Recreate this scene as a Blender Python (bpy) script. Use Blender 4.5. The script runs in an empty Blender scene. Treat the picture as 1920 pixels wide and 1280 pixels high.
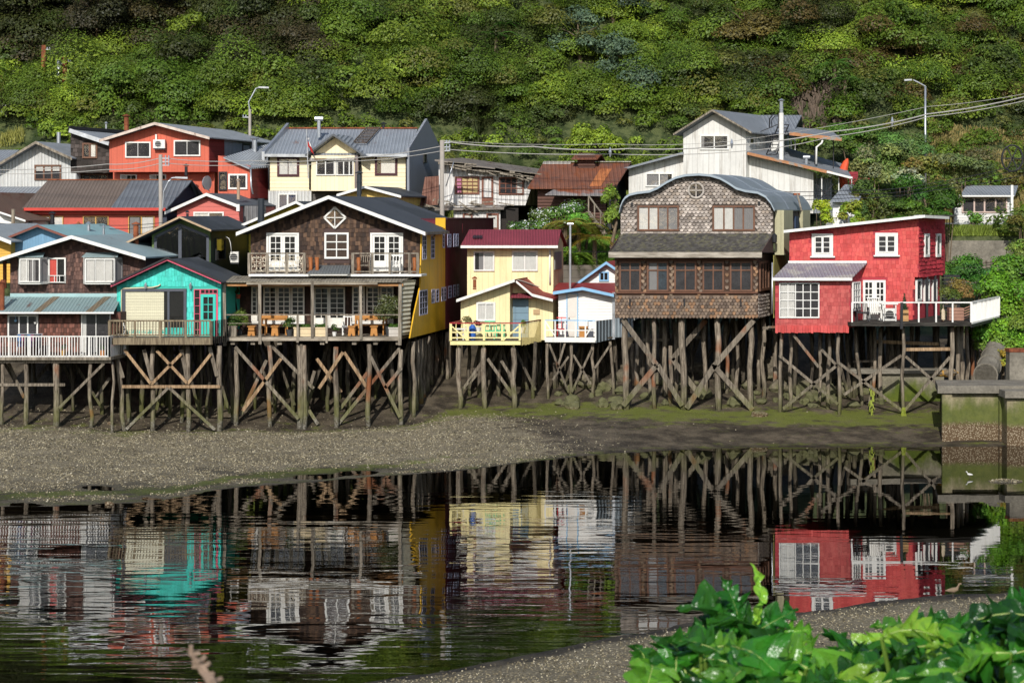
import bpy, math, random
import numpy as np
from mathutils import Vector
random.seed(7); RNG=np.random.default_rng(11)
SC=bpy.context.scene; COL=SC.collection
# ---- picture-to-place measuring: focal length (in photo pixels), horizon row, camera height above the water
F=3600.0; Y0=396.0; H=10.3; CX=960.0
def P(px,py,Y): return Vector(((px-CX)/F*Y, Y, H-(py-Y0)/F*Y))
def V(x,y,z): return Vector((x,y,z))
def S(h,k=1.0):
    h=h.lstrip('#'); o=[]
    for i in (0,2,4):
        c=int(h[i:i+2],16)/255; o.append((c/12.92 if c<.04045 else ((c+.055)/1.055)**2.4)*k)
    m=max(o); b=.93 if m>.12 else 1.0; return tuple(min(.86,c*b+.02*m*(1-c/m if m else 0)) for c in o)
# ---------------------------------------------------------------- materials
class NT:
    def __init__(s,name):
        s.m=bpy.data.materials.new(name); s.m.use_nodes=True; s.t=s.m.node_tree; s.t.nodes.clear()
        s.pos=None
    def n(s,typ,**kw):
        nd=s.t.nodes.new(typ)
        for k,v in kw.items():
            if hasattr(nd,k): setattr(nd,k,v)
        return nd
    def l(s,a,b): s.t.links.new(a,b)
    def val(s,inp,v):
        if isinstance(v,bpy.types.NodeSocket): s.l(v,inp)
        else:
            try: inp.default_value=v
            except Exception: inp.default_value=(*v,1)
    def math(s,op,a,b=0.0,c=None,clamp=False):
        nd=s.n('ShaderNodeMath',operation=op); nd.use_clamp=clamp
        s.val(nd.inputs[0],a); s.val(nd.inputs[1],b)
        if c is not None: s.val(nd.inputs[2],c)
        return nd.outputs[0]
    def P(s):
        if not s.pos:
            g=s.n('ShaderNodeNewGeometry'); s.geo=g; s.pos=g.outputs['Position']
            x=s.n('ShaderNodeSeparateXYZ'); s.l(s.pos,x.inputs[0]); s.xyz=x.outputs
        return s.pos
    def scaled(s,sx,sy,sz):
        s.P(); m=s.n('ShaderNodeMapping'); m.inputs['Scale'].default_value=(sx,sy,sz); s.l(s.pos,m.inputs['Vector']); return m.outputs[0]
    def noise(s,scale,detail=4,vec=None,rough=.6,dist=0):
        s.P(); n=s.n('ShaderNodeTexNoise'); n.inputs['Scale'].default_value=scale; n.inputs['Detail'].default_value=detail
        n.inputs['Roughness'].default_value=rough; n.inputs['Distortion'].default_value=dist
        s.l(vec if vec is not None else s.pos,n.inputs['Vector']); return n.outputs[0]
    def vor(s,scale,vec=None,out='Distance',rnd=1):
        s.P(); n=s.n('ShaderNodeTexVoronoi'); n.inputs['Scale'].default_value=scale
        s.l(vec if vec is not None else s.pos,n.inputs['Vector']); return n.outputs[out]
    def ramp(s,x,a,b):   # smoothstep a..b -> 0..1
        m=s.n('ShaderNodeMapRange',interpolation_type='SMOOTHSTEP'); s.val(m.inputs[0],x); s.val(m.inputs[1],a); s.val(m.inputs[2],b); return m.outputs[0]
    def lin(s,x,a,b,c,d):
        m=s.n('ShaderNodeMapRange'); s.val(m.inputs[0],x); s.val(m.inputs[1],a); s.val(m.inputs[2],b); s.val(m.inputs[3],c); s.val(m.inputs[4],d); return m.outputs[0]
    def mix(s,f,a,b,mode='MIX'):
        m=s.n('ShaderNodeMix',data_type='RGBA',blend_type=mode); s.val(m.inputs[0],f); s.val(m.inputs[6],a if isinstance(a,bpy.types.NodeSocket) else (*a[:3],1)); s.val(m.inputs[7],b if isinstance(b,bpy.types.NodeSocket) else (*b[:3],1)); return m.outputs[2]
    def mul(s,col,f):
        v=s.n('ShaderNodeVectorMath',operation='SCALE'); s.val(v.inputs[0],col); s.val(v.inputs['Scale'],f); return v.outputs[0]
    def attr(s,name='tint'):
        a=s.n('ShaderNodeAttribute',attribute_name=name); return a.outputs['Color']
    def axis(s,a):
        s.P()
        if a=='x': return s.xyz[0]
        if a=='y': return s.xyz[1]
        if a=='z': return s.xyz[2]
        return s.math('ADD',s.xyz[0],s.xyz[1])
    def bump(s,h,strength=.5,dist=.02,prev=None):
        b=s.n('ShaderNodeBump'); b.inputs['Strength'].default_value=strength; b.inputs['Distance'].default_value=dist
        s.val(b.inputs['Height'],h)
        if prev: s.l(prev,b.inputs['Normal'])
        return b.outputs[0]
    def out(s,sh):
        o=s.n('ShaderNodeOutputMaterial'); s.l(sh,o.inputs['Surface']); return s.m
    def bsdf(s,col,rough=.6,spec=.3,metal=0,nrm=None,**kw):
        b=s.n('ShaderNodeBsdfPrincipled'); s.val(b.inputs['Base Color'],col if isinstance(col,bpy.types.NodeSocket) else (*col[:3],1))
        s.val(b.inputs['Roughness'],rough); b.inputs['Specular IOR Level'].default_value=spec; b.inputs['Metallic'].default_value=metal
        if nrm: s.l(nrm,b.inputs['Normal'])
        return b.outputs[0]
MATS={}
def mat(name,col,rough=.65,var=.14,vs=1.5,seam=None,rust=0,rustcol=S('#6b3520'),streak=0,dirt=None,attr=False,spec=.3,metal=0,patch=None):
    """painted / sheet / board surfaces. seam=(kind,axis,pitch): lap | board | corr"""
    if name in MATS: return MATS[name]
    t=NT(name); t.P()
    c=t.attr() if attr else (*col,1)
    n1=t.noise(vs,5); n2=t.noise(vs*9,3)
    f=t.math('ADD',t.lin(n1,.25,.75,1-var,1+var),t.lin(n2,.3,.7,-var*.5,var*.5))
    if isinstance(c,tuple):
        r=t.n('ShaderNodeRGB'); r.outputs[0].default_value=c; c=r.outputs[0]
    c=t.mul(c,f)
    if patch: c=t.mix(t.ramp(t.noise(patch[1],4),.5,.6),c,patch[0])
    nr=None
    if seam:
        k,ax,p=seam; a=t.axis(ax); fr=t.math('FRACT',t.math('DIVIDE',a,p))
        cell=t.n('ShaderNodeTexWhiteNoise',noise_dimensions='1D'); t.l(t.math('FLOOR',t.math('DIVIDE',a,p)),cell.inputs['W'])
        if k!='corr': c=t.mul(c,t.lin(cell.outputs[0],0,1,.93,1.05))
        if k=='lap':
            nr=t.bump(t.math('SUBTRACT',1,fr),.9,.025); c=t.mul(c,t.lin(t.ramp(fr,.86,.97),0,1,1,.72))
        elif k=='board':
            g=t.math('ADD',t.ramp(fr,.10,.02),t.ramp(fr,.90,.98),clamp=True); nr=t.bump(t.math('SUBTRACT',1,g),.35,.012); c=t.mul(c,t.lin(g,0,1,1,.84))
        else:
            w=t.math('SINE',t.math('MULTIPLY',fr,6.2832)); nr=t.bump(w,1,p*.14); c=t.mul(c,t.lin(w,-1,1,.86,1.06))
    if streak:
        sv=t.scaled(5,5,.45); s1=t.ramp(t.noise(1.0,5,sv,.65),.5,.72)
        c=t.mix(t.math('MULTIPLY',s1,streak),c,dirt or tuple(x*.45 for x in col))
    if rust:
        rv=t.scaled(2.2,.8,.8); r1=t.ramp(t.noise(.8,6,rv,.7),.62-rust*.35,.78-rust*.3)
        c=t.mix(r1,c,t.mix(t.noise(6,3),rustcol,tuple(x*.5 for x in rustcol)))
    nr=t.bump(n2,.25,.01,nr)
    MATS[name]=t.out(t.bsdf(c,t.lin(n1,.2,.8,rough-.08,rough+.12),spec,metal,nr)); return MATS[name]
def m_wood(name,c1,c2,algae=False,ax='z',stain=0):
    if name in MATS: return MATS[name]
    t=NT(name); t.P()
    v=t.scaled(*{'z':(9,9,.9),'x':(.9,9,9),'a':(3,3,3)}[ax]); g=t.noise(1.6,6,v,.7)
    g2=t.noise(.7,3); c=t.mix(t.ramp(g,.32,.68),c1,c2); c=t.mul(c,t.lin(g2,.3,.7,.7,1.2))
    if stain:
        c=t.mix(t.math('MULTIPLY',t.ramp(t.noise(.55,2),.60,.68),stain),c,S('#8a4a1e'))
    if algae:
        zz=t.math('ADD',t.xyz[2],t.lin(t.noise(1.3,4),0,1,-1.3,1.3)); k=t.math('MULTIPLY',t.ramp(zz,2.4,.7),.6)
        c=t.mix(k,c,t.mix(t.noise(4,4),(.035,.045,.010),(.16,.17,.035)))
        b=t.ramp(t.math('ADD',t.xyz[2],t.lin(t.noise(2,3),0,1,-.5,.5)),.9,.3)
        c=t.mix(b,c,t.mix(t.ramp(t.noise(14,3),.4,.6),(.10,.085,.06),(.26,.24,.20)))
    MATS[name]=t.out(t.bsdf(c,.85,.15,0,t.bump(g,.7,.02))); return MATS[name]
def m_concrete(name,col,moss=.5):
    if name in MATS: return MATS[name]
    t=NT(name); t.P(); n=t.noise(1.2,8,None,.7); n2=t.noise(9,5)
    c=t.mix(t.ramp(n,.3,.7),tuple(x*.55 for x in col),col); c=t.mul(c,t.lin(n2,.3,.7,.75,1.15))
    v=t.scaled(1.2,1.2,.5); z=t.math('ADD',t.xyz[2],t.lin(t.noise(1.2,5,v),0,1,-1.1,1.1))
    c=t.mix(t.math('MULTIPLY',t.ramp(z,2.3,1.5),moss),c,t.mix(t.noise(3,4),(.02,.045,.006),(.13,.15,.02)))
    z2=t.math('ADD',t.xyz[2],t.lin(n2,0,1,-.2,.2))
    sp=t.mix(t.ramp(t.vor(16),.2,.5),(.34,.28,.19),(.10,.065,.035))
    c=t.mix(t.math('MULTIPLY',t.ramp(z2,1.05,.75),1 if moss else 0),c,sp)
    MATS[name]=t.out(t.bsdf(c,.85,.2,0,t.bump(n2,.6,.03))); return MATS[name]
def m_leaf(name='foliage',rough=.5,spec=.25,tr=.25,gloss=False):
    if name in MATS: return MATS[name]
    t=NT(name); c=t.attr(); b=t.bsdf(c,rough,spec)
    tl=t.n('ShaderNodeBsdfTranslucent'); t.l(t.mul(c,1.3),tl.inputs[0]); mx=t.n('ShaderNodeMixShader'); mx.inputs[0].default_value=tr
    t.l(b,mx.inputs[1]); t.l(tl.outputs[0],mx.inputs[2]); MATS[name]=t.out(mx.outputs[0]); return MATS[name]
def m_glass(name='window_glass',k=.97):
    if name in MATS: return MATS[name]
    t=NT(name); t.P(); tr=t.n('ShaderNodeBsdfTransparent'); tr.inputs[0].default_value=(k,k,k,1)
    g=t.n('ShaderNodeBsdfGlossy'); g.inputs['Roughness'].default_value=.03; g.inputs[0].default_value=(.9,.95,1,1)
    t.l(t.bump(t.noise(1.5,2),.15,.02),g.inputs['Normal'])
    fr=t.n('ShaderNodeFresnel'); fr.inputs[0].default_value=1.5; mx=t.n('ShaderNodeMixShader'); t.l(t.math('ADD',fr.outputs[0],.04),mx.inputs[0])
    t.l(tr.outputs[0],mx.inputs[1]); t.l(g.outputs[0],mx.inputs[2]); MATS[name]=t.out(mx.outputs[0]); return MATS[name]
# ---------------------------------------------------------------- mesh collecting
class MB:
    def __init__(s): s.v=[];s.f=[];s.m=[];s.c=[];s.col=(1,1,1);s.mi=0
    def face(s,pts,m=None,c=None):
        b=len(s.v); s.v+= [tuple(p) for p in pts]; s.f.append(tuple(range(b,b+len(pts)))); s.m.append(s.mi if m is None else m); s.c.append(c or s.col)
    def prism(s,poly,off,m=None,c=None):
        a=[Vector(p) for p in poly]; off=Vector(off); b=[p+off for p in a]; n=len(a); i0=len(s.v)
        s.v+=[tuple(p) for p in a]+[tuple(p) for p in b]
        fs=[tuple(range(i0,i0+n)),tuple(range(i0+2*n-1,i0+n-1,-1))]+[(i0+i,i0+n+i,i0+n+(i+1)%n,i0+(i+1)%n) for i in range(n)]
        s.f+=fs; s.m+=[s.mi if m is None else m]*len(fs); s.c+=[c or s.col]*len(fs)
    def box(s,x0,y0,z0,x1,y1,z1,m=None,c=None):
        s.prism([(x0,y0,z0),(x1,y0,z0),(x1,y0,z1),(x0,y0,z1)],(0,y1-y0,0),m,c)
    def bar(s,a,b,w,h,m=None,c=None,up=None):
        a=Vector(a);b=Vector(b);d=(b-a).normalized(); up=Vector(up) if up else Vector((0,0,1))
        if abs(d.dot(up))>.98: up=Vector((0,1,0))
        r=d.cross(up).normalized(); u=r.cross(d).normalized(); r*=w/2; u*=h/2
        s.prism([a-r-u,a+r-u,a+r+u,a-r+u],b-a,m,c)
    def tube(s,pts,rad,n=8,m=None,c=None,cap=True):
        pts=[Vector(p) for p in pts]; k=len(pts); rad=rad if hasattr(rad,'__len__') else [rad]*k; i0=len(s.v)
        for i,p in enumerate(pts):
            d=(pts[min(i+1,k-1)]-pts[max(i-1,0)]).normalized(); up=Vector((0,1,0)) if abs(d.z)>.7 else Vector((0,0,1))
            r=d.cross(up).normalized(); u=r.cross(d)
            for j in range(n):
                a=2*math.pi*j/n; s.v.append(tuple(p+(r*math.cos(a)+u*math.sin(a))*rad[i]))
        fs=[(i0+i*n+j,i0+i*n+(j+1)%n,i0+(i+1)*n+(j+1)%n,i0+(i+1)*n+j) for i in range(k-1) for j in range(n)]
        if cap: fs+=[tuple(range(i0+n-1,i0-1,-1)),tuple(range(i0+(k-1)*n,i0+k*n))]
        s.f+=fs; s.m+=[s.mi if m is None else m]*len(fs); s.c+=[c or s.col]*len(fs)
    def build(s,name,mats,parent=None,smooth=False,off=None):
        me=bpy.data.meshes.new(name); me.from_pydata(s.v,[],s.f); me.update()
        for mm in (mats if isinstance(mats,(list,tuple)) else [mats]): me.materials.append(mm)
        if max(s.m,default=0)>0: me.polygons.foreach_set('material_index',s.m)
        at=me.attributes.new('tint','FLOAT_COLOR','FACE'); at.data.foreach_set('color',np.array([(*c,1) for c in s.c],'f').ravel())
        if smooth: me.polygons.foreach_set('use_smooth',[True]*len(s.f))
        bad=len(s.f) and me.validate(); 
        o=bpy.data.objects.new(name,me); COL.objects.link(o)
        if parent is not None:
            o.parent=parent; o.matrix_parent_inverse=parent.matrix_world.inverted()
        return o
def arrmesh(name,verts,quads,cols,mt,parent=None):
    me=bpy.data.meshes.new(name); n=len(verts); q=len(quads); k=quads.shape[1]
    me.vertices.add(n); me.vertices.foreach_set('co',verts.astype('f').ravel())
    me.loops.add(q*k); me.loops.foreach_set('vertex_index',quads.astype('i').ravel())
    me.polygons.add(q); me.polygons.foreach_set('loop_start',np.arange(0,q*k,k,dtype='i'))
    try: me.polygons.foreach_set('loop_total',np.full(q,k,'i'))
    except Exception: pass
    me.update(calc_edges=True)
    at=me.attributes.new('tint','FLOAT_COLOR','FACE'); at.data.foreach_set('color',np.concatenate([cols,np.ones((q,1))],1).astype('f').ravel())
    me.materials.append(mt); o=bpy.data.objects.new(name,me); COL.objects.link(o)
    if parent is not None: o.parent=parent; o.matrix_parent_inverse=parent.matrix_world.inverted()
    return o
def tag(o,label,cat,group=None,kind=None):
    o['label']=label; o['category']=cat
    if group: o['group']=group
    if kind: o['kind']=kind
    return o
def thing(name,label,cat,loc,group=None):
    o=bpy.data.objects.new(name,None); COL.objects.link(o); o.location=loc; o.empty_display_size=.3
    o.matrix_world=__import__('mathutils').Matrix.Translation(loc); return tag(o,label,cat,group)
# ---------------------------------------------------------------- foliage
def unit(n):
    a=RNG.normal(size=(n,3)); return a/np.linalg.norm(a,axis=1,keepdims=True)
def leaf_arrays(c,nrm,size,asp=.55,droop=None):
    n=len(c); nrm=nrm/np.linalg.norm(nrm,axis=1,keepdims=True)
    r=unit(n) if droop is None else droop+unit(n)*.35
    a=np.cross(nrm,r); a/=np.linalg.norm(a,axis=1,keepdims=True)+1e-9; b=np.cross(nrm,a)
    size=np.asarray(size).reshape(-1,1)
    v=np.stack([c-a*size,c+b*size*asp,c+a*size,c-b*size*asp],1).reshape(-1,3); return v,np.arange(n*4).reshape(-1,4)
def crown_pts(c,r,n,lump=.3,low=-.35,shell=.35):
    """points spread through the outer part of a lumpy crown"""
    d=unit(int(n*1.6)); d=d[d[:,2]>low][:n]; k=len(d)
    L=unit(6); ph=RNG.uniform(3,6,6)
    amp=sum(np.maximum(0,d@L[i])**8 for i in range(6)); rad=1-lump+lump*1.6*np.minimum(1,amp)+RNG.normal(0,.05,k)
    rad*=1-shell*RNG.random(k)**1.6
    return np.array(c)+d*rad[:,None]*np.array(r),d
def cloud(blobs,leaf,base,varc=.25,dens=1,asp=.55,droop=False,low=-.35,up=.35,nrand=.5):
    """blobs: list of (centre, radii, colour); returns arrays"""
    Vs=[];Cs=[]
    for b in blobs:
        c,r=b[0],b[1]; col=np.array(b[2] if len(b)>2 else base); sz=b[3] if len(b)>3 else leaf
        area=4*math.pi*((r[0]*r[1]+r[0]*r[2]+r[1]*r[2])/3)
        n=max(20,int(dens*area*.75*2.2/(sz*sz*2*asp*2)))
        p,d=crown_pts(c,r,n,low=low); k=len(p)
        nr=d*.8+unit(k)*nrand+np.array([0,-.1,up]); 
        v,_=leaf_arrays(p,nr,sz*RNG.uniform(.6,1.25,k),asp); Vs.append(v)
        g=RNG.normal(1,varc,(k,1)).clip(.45,1.8); yel=RNG.normal(0,.08,(k,1)); cc=col*g*np.concatenate([1+yel,1+yel*.4,1-yel],1); Cs.append(cc.clip(.004,.9))
    v=np.concatenate(Vs); return v,np.arange(len(v)).reshape(-1,4),np.concatenate(Cs)
def leaves_obj(name,blobs,leaf,base,parent=None,**kw):
    v,q,c=cloud(blobs,leaf,base,**kw); return arrmesh(name,v,q,c,m_leaf(),parent)
def tree(name,label,base,height,crown_r,col,leaf=.16,trunk_r=.16,nb=9,lean=0,group=None,cat='tree',flat=.8,stems=1,dens=1,frac=.5,tcol=None):
    base=Vector(base); t=thing(name,label,cat,base,group); mb=MB(); tops=[]
    for k in range(stems):
        a=random.uniform(0,6.28); s=base+V(.25*k*math.cos(a),.25*k*math.sin(a),-.3); top=base+V(lean+random.uniform(-.3,.3),0,height*.8)
        mid=s.lerp(top,.5)+V(random.uniform(-.15,.15),random.uniform(-.15,.15),0); mb.tube([s,mid,top],[trunk_r,trunk_r*.7,trunk_r*.2],7)
        for j in range(5):
            a=random.uniform(0,6.28); e=s.lerp(top,random.uniform(.4,.8)); f=e+V(math.cos(a)*crown_r*.7,math.sin(a)*crown_r*.7,height*.2); mb.tube([e,e.lerp(f,.5)+V(0,0,.1),f],[trunk_r*.4,trunk_r*.25,trunk_r*.08],5); tops.append(f)
    mb.build('trunk',m_wood('bark',S('#4a3f33'),S('#84745f')),t)
    cz=height*(1-frac*.5); bl=[]
    for j in range(nb):
        a=random.uniform(0,6.28); q=crown_r*.62*math.sqrt(random.random()); h=random.uniform(-.5,.5)
        rr=crown_r*random.uniform(.38,.58); k=random.uniform(.8,1.2)
        bl.append((base+V(lean+q*math.cos(a),q*math.sin(a),cz+h*height*frac*.75),(rr,rr,rr*flat),tuple(x*k for x in col)))
    leaves_obj('crown',bl,leaf,col,t,dens=dens); return t
# ---------------------------------------------------------------- terrain
def _tab(rows): 
    Y=[F*(H-.0)/(py-Y0) for px,py in rows]; X=[(px-CX)/F*y for (px,py),y in zip(rows,Y)]; return X,Y
FX,FY=_tab([(-400,965),(0,953),(300,942),(430,915),(600,903),(850,884),(1000,866),(1150,849),(1450,838),(1760,838),(2200,838)])
NX,NY=_tab([(-900,1330),(500,1330),(620,1284),(760,1262),(900,1244),(1000,1228),(1090,1205),(1200,1185),(1290,1168),(1400,1158),(1600,1130),(1900,1108),(2400,1090)])
_fr=[(-300,87.5,.6),(0,87.5,.6),(180,87.8,.5),(230,88.5,.2),(440,89,.22),(560,89.5,.15),(700,89.6,.28),(770,90,.35),(850,92.3,.78),(1000,92.5,.85),(1120,92.5,1.0),(1200,91,.95),(1410,91,.92),(1470,90.5,.85),(1700,90.5,.8),(2300,90,.8)]
GX=[(a-CX)/F*y for a,y,z in _fr]; GY=[y for a,y,z in _fr]; GZ=[z for a,y,z in _fr]
def sm(a,b,x): t=np.clip((x-a)/(b-a),0,1); return t*t*(3-2*t)
def wob(x,y,s=1.0): return (np.sin(x*1.3*s+1.7*np.sin(y*.9*s))+np.sin(y*1.7*s+2.1+1.3*np.sin(x*.7*s))+np.sin((x+y)*2.9*s+.5)*.5)/2.5
def TZ(X,Y):
    X=np.asarray(X,float); Y=np.asarray(Y,float)
    yf=np.interp(X,FX,FY)+wob(X,Y*0,.7)*.25; yn=np.interp(X,NX,NY)+wob(X,Y*0+3,.9)*.3; yg=np.interp(X,GX,GY); zg=np.interp(X,GX,GZ)
    bed=-.9*np.minimum(1,np.minimum(np.maximum(yf-Y,0)/5.5,np.maximum(Y-yn,0)/9))**.8
    bed=np.where((X<6),bed*1.0,bed)
    beach=zg*np.clip((Y-yf)/(yg-yf),0,1)**1.15+.05*wob(X,Y,.8)*sm(0,2,Y-yf)
    kW=sm(19.5,21,X)
    bk=zg+.22*np.clip(Y-yg,0,5)+.45*np.clip(Y-yg-5,0,100)
    kR=sm(-3.5,-1.0,X)
    strL=4.0; strR=4.6
    bk=np.minimum(bk,strL+(strR-strL)*kR)
    wall=kR*((7.2-strR)*sm(104.2,104.9,Y)*(1-kW)+kW*4.3*sm(110.5,110.9,Y))      # retained ground right of the maroon house
    r1=np.clip((Y-104.9)/8,0,1)*2.0*kR*(1-kW); r2=sm(111.5,128,Y)*np.where(kR>.5,4.0,8.6)
    z=np.where(Y<yf,bed,np.where(Y<yg,beach,bk))+wall+r1+r2
    # bank on the near side, under the camera
    nb=np.clip((yn-Y)/8,0,1)*.35+np.clip((yn-7.5-Y)/28,0,1)**1.1*7.8
    nb=np.minimum(nb,np.maximum(.34,9.5-.262*Y)); z=np.where(Y<yn,nb,z)
    # hill
    hb=127+2.2*np.sin(X*.13+1)+sm(18,30,X)*2
    hz=np.clip(Y-hb,0,75)*(.80+.10*np.sin(X*.11+2)+.06*np.sin(X*.31))
    z=z+hz+np.where(Y>hb+2,wob(X,Y,.25)*1.0,0)
    # gravel shoal at the foot of the quay
    sh=.95*np.exp(-((X-18.8)/2.6)**2-((Y-73.2)/1.5)**2); z=z+np.where((Y<yf)&(Y>yn),sh*1.02,0)
    # mud lower right of quay: stays under water
    return z
def T1(x,y): return float(TZ(x,y))
def onground(px,py,lo=40,hi=170):
    """where the sight line of a photo pixel meets the ground"""
    y=lo
    while y<hi:
        p=P(px,py,y)
        if p.z<=T1(p.x,y): return p
        y+=.15
    return P(px,py,hi)
def make_terrain():
    xs=np.concatenate([np.arange(-195,-75,10),np.arange(-75,-32,1.5),np.arange(-32,32,.35),np.arange(32,76,1.5),np.arange(80,200,10)])
    ys=np.concatenate([np.arange(-150,-12,6),np.arange(-12,34,1.2),np.arange(34,56,.3),np.arange(56,66,.6),np.arange(66,104,.35),np.arange(104,112,.2),np.arange(112,225,1.3)])
    X,Y=np.meshgrid(xs,ys); Z=TZ(X,Y); ny,nx=X.shape
    v=np.stack([X,Y,Z],2).reshape(-1,3); i=np.arange(ny*nx).reshape(ny,nx)
    q=np.stack([i[:-1,:-1],i[:-1,1:],i[1:,1:],i[1:,:-1]],2).reshape(-1,4)
    me=bpy.data.meshes.new('ground'); me.from_pydata(v.tolist(),[],q.tolist()); me.polygons.foreach_set('use_smooth',[True]*len(q))
    w=gravel_w(X,Y).ravel(); g=green_w(X,Y,Z).ravel(); b=((Z>3.9)|(Y<38)).ravel()*1.0
    at=me.attributes.new('zone','FLOAT_COLOR','POINT'); at.data.foreach_set('color',np.stack([w,g,b,b*0+1],1).astype('f').ravel())
    o=bpy.data.objects.new('ground',me); COL.objects.link(o); o['kind']='structure'; o['label']='tidal mud, gravel banks and hillside ground'
    t=NT('tidal_ground'); t.P(); z=t.attr('zone'); sp=t.n('ShaderNodeSeparateColor'); t.l(z,sp.inputs[0])
    n=t.noise(1.1,6,None,.65); nf=t.noise(12,5,None,.7)
    mud=t.mix(t.ramp(n,.35,.65),(.040,.031,.021),(.115,.092,.062)); mud=t.mul(mud,t.lin(nf,.3,.7,.75,1.2))
    vc=t.vor(11,None,'Color'); sv=t.n('ShaderNodeSeparateColor'); t.l(vc,sv.inputs[0])
    gr=t.mix(sv.outputs[0],(.21,.17,.10),(.56,.475,.315)); gr=t.mix(t.ramp(t.vor(11),.0,.5),gr,(.16,.135,.09))
    wn=t.ramp(t.math('ADD',sp.outputs[0],t.lin(t.noise(1.9,6),.2,.8,-.45,.45)),.35,.65)
    c=t.mix(wn,mud,gr)
    c=t.mul(c,t.lin(t.noise(.45,5,t.scaled(1,1.6,1),.65),.3,.7,.62,1.25))
    gn=t.ramp(t.math('ADD',sp.outputs[1],t.lin(t.noise(1.5,8,t.scaled(.6,1,1),.7),.25,.75,-.95,.95)),.35,.95)
    c=t.mix(t.math('MULTIPLY',gn,.8),c,t.mix(nf,(.06,.075,.010),(.19,.215,.035)))
    dirt=t.mix(t.ramp(t.noise(1.6,6),.4,.6),(.022,.035,.008),(.075,.09,.03)); c=t.mix(sp.outputs[2],c,dirt)
    wet=t.ramp(t.xyz[2],.10,-.03); c=t.mix(wet,c,t.mul(c,.35)); c=t.mix(t.math('MULTIPLY',t.ramp(t.xyz[2],-.02,-.2),.8),c,t.mix(t.ramp(t.noise(1.2,5),.4,.6),(.012,.016,.004),(.045,.06,.010))); c=t.mix(t.ramp(t.xyz[2],-.3,-.75),c,(.006,.008,.003))
    h=t.math('ADD',t.vor(11),nf); bs=t.bsdf(c,t.lin(wn,0,1,.62,.85),.3,0,t.bump(h,.6,.05)); me.materials.append(t.out(bs)); return o
def gravel_w(X,Y):
    yf=np.interp(X,FX,FY); yn=np.interp(X,NX,NY); yg=np.interp(X,GX,GY)
    far=sm(5.5,-3.5,X+(Y-85)*.3)*sm(-.3,.8,Y-yf)*(1-.8*sm(-2.2,-.2,Y-yg)); far=far*(1-.9*np.exp(-((Y-yf-2.9)/1.1)**2)*sm(0,-8,X))
    near=sm(.0,1.2,yn-Y)
    sh=np.exp(-((X-18.8)/2.5)**2-((Y-73.2)/1.6)**2)
    return np.clip(far*.95+near*.85+sh*1.2,0,1)
def green_w(X,Y,Z):
    yf=np.interp(X,FX,FY); yg=np.interp(X,GX,GY)
    a=np.exp(-((Y-yf-2.9)/1.2)**2)*sm(2,-8,X)*1.0
    b=np.exp(-((Y-yg+1.2)/1.8)**2)*(.5+.55*sm(-6,-1,X))
    c=np.exp(-((Y-yf-.6)/.6)**2)*.55; u=sm(-.1,-.5,Z)*.4
    return np.clip(a+b+c+u,0,1)*(Y>50)
make_terrain()
def chips():
    P_=[];C_=[];S_=[]
    def add(n,x0,x1,y0,y1,s0,s1):
        X=RNG.uniform(x0,x1,n);Y=RNG.uniform(y0,y1,n);Z=TZ(X,Y);w=gravel_w(X,Y)
        cl=.5+.5*wob(X,Y,1.6); k=(RNG.random(n)<(w*(.35+.8*cl)+.03)**1.4)&(Z>.01)&(Z<2.5); X,Y,Z=X[k],Y[k],Z[k]; n=len(X)
        P_.append(np.stack([X,Y,Z+.012],1)); b=RNG.choice([0,1,2,3],n,p=[.46,.33,.17,.04]); pal=np.array([S('#766b52'),S('#968a6c'),S('#b5aa8c'),S('#c9bfa6')])*.78; C_.append(pal[b]*RNG.uniform(.75,1.15,(n,1))); S_.append(RNG.uniform(s0,s1,n))
    add(190000,-26,14,65,92,.018,.042); add(60000,-4,16,39,52.5,.014,.032); add(9000,14,23,71,75.5,.03,.06)
    n0=len(C_); add(9000,-26,10,65,92,.05,.10); C_[n0]=C_[n0]*.42; add(2500,-4,16,39,52.5,.03,.07); C_[-1]=C_[-1]*.5; add(5000,-26,14,65,92,.035,.07)
    p=np.concatenate(P_);c=np.concatenate(C_);s=np.concatenate(S_); nr=unit(len(p))*.55+np.array([0,-.35,.8]); v,q=leaf_arrays(p,nr,s,.7)
    o=arrmesh('gravel',v,q,c,m_leaf('shell_chip',.7,.3,0)); o['kind']='stuff'; o['label']='pale broken shells and gravel scattered over the tidal beach'
chips()
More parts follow.
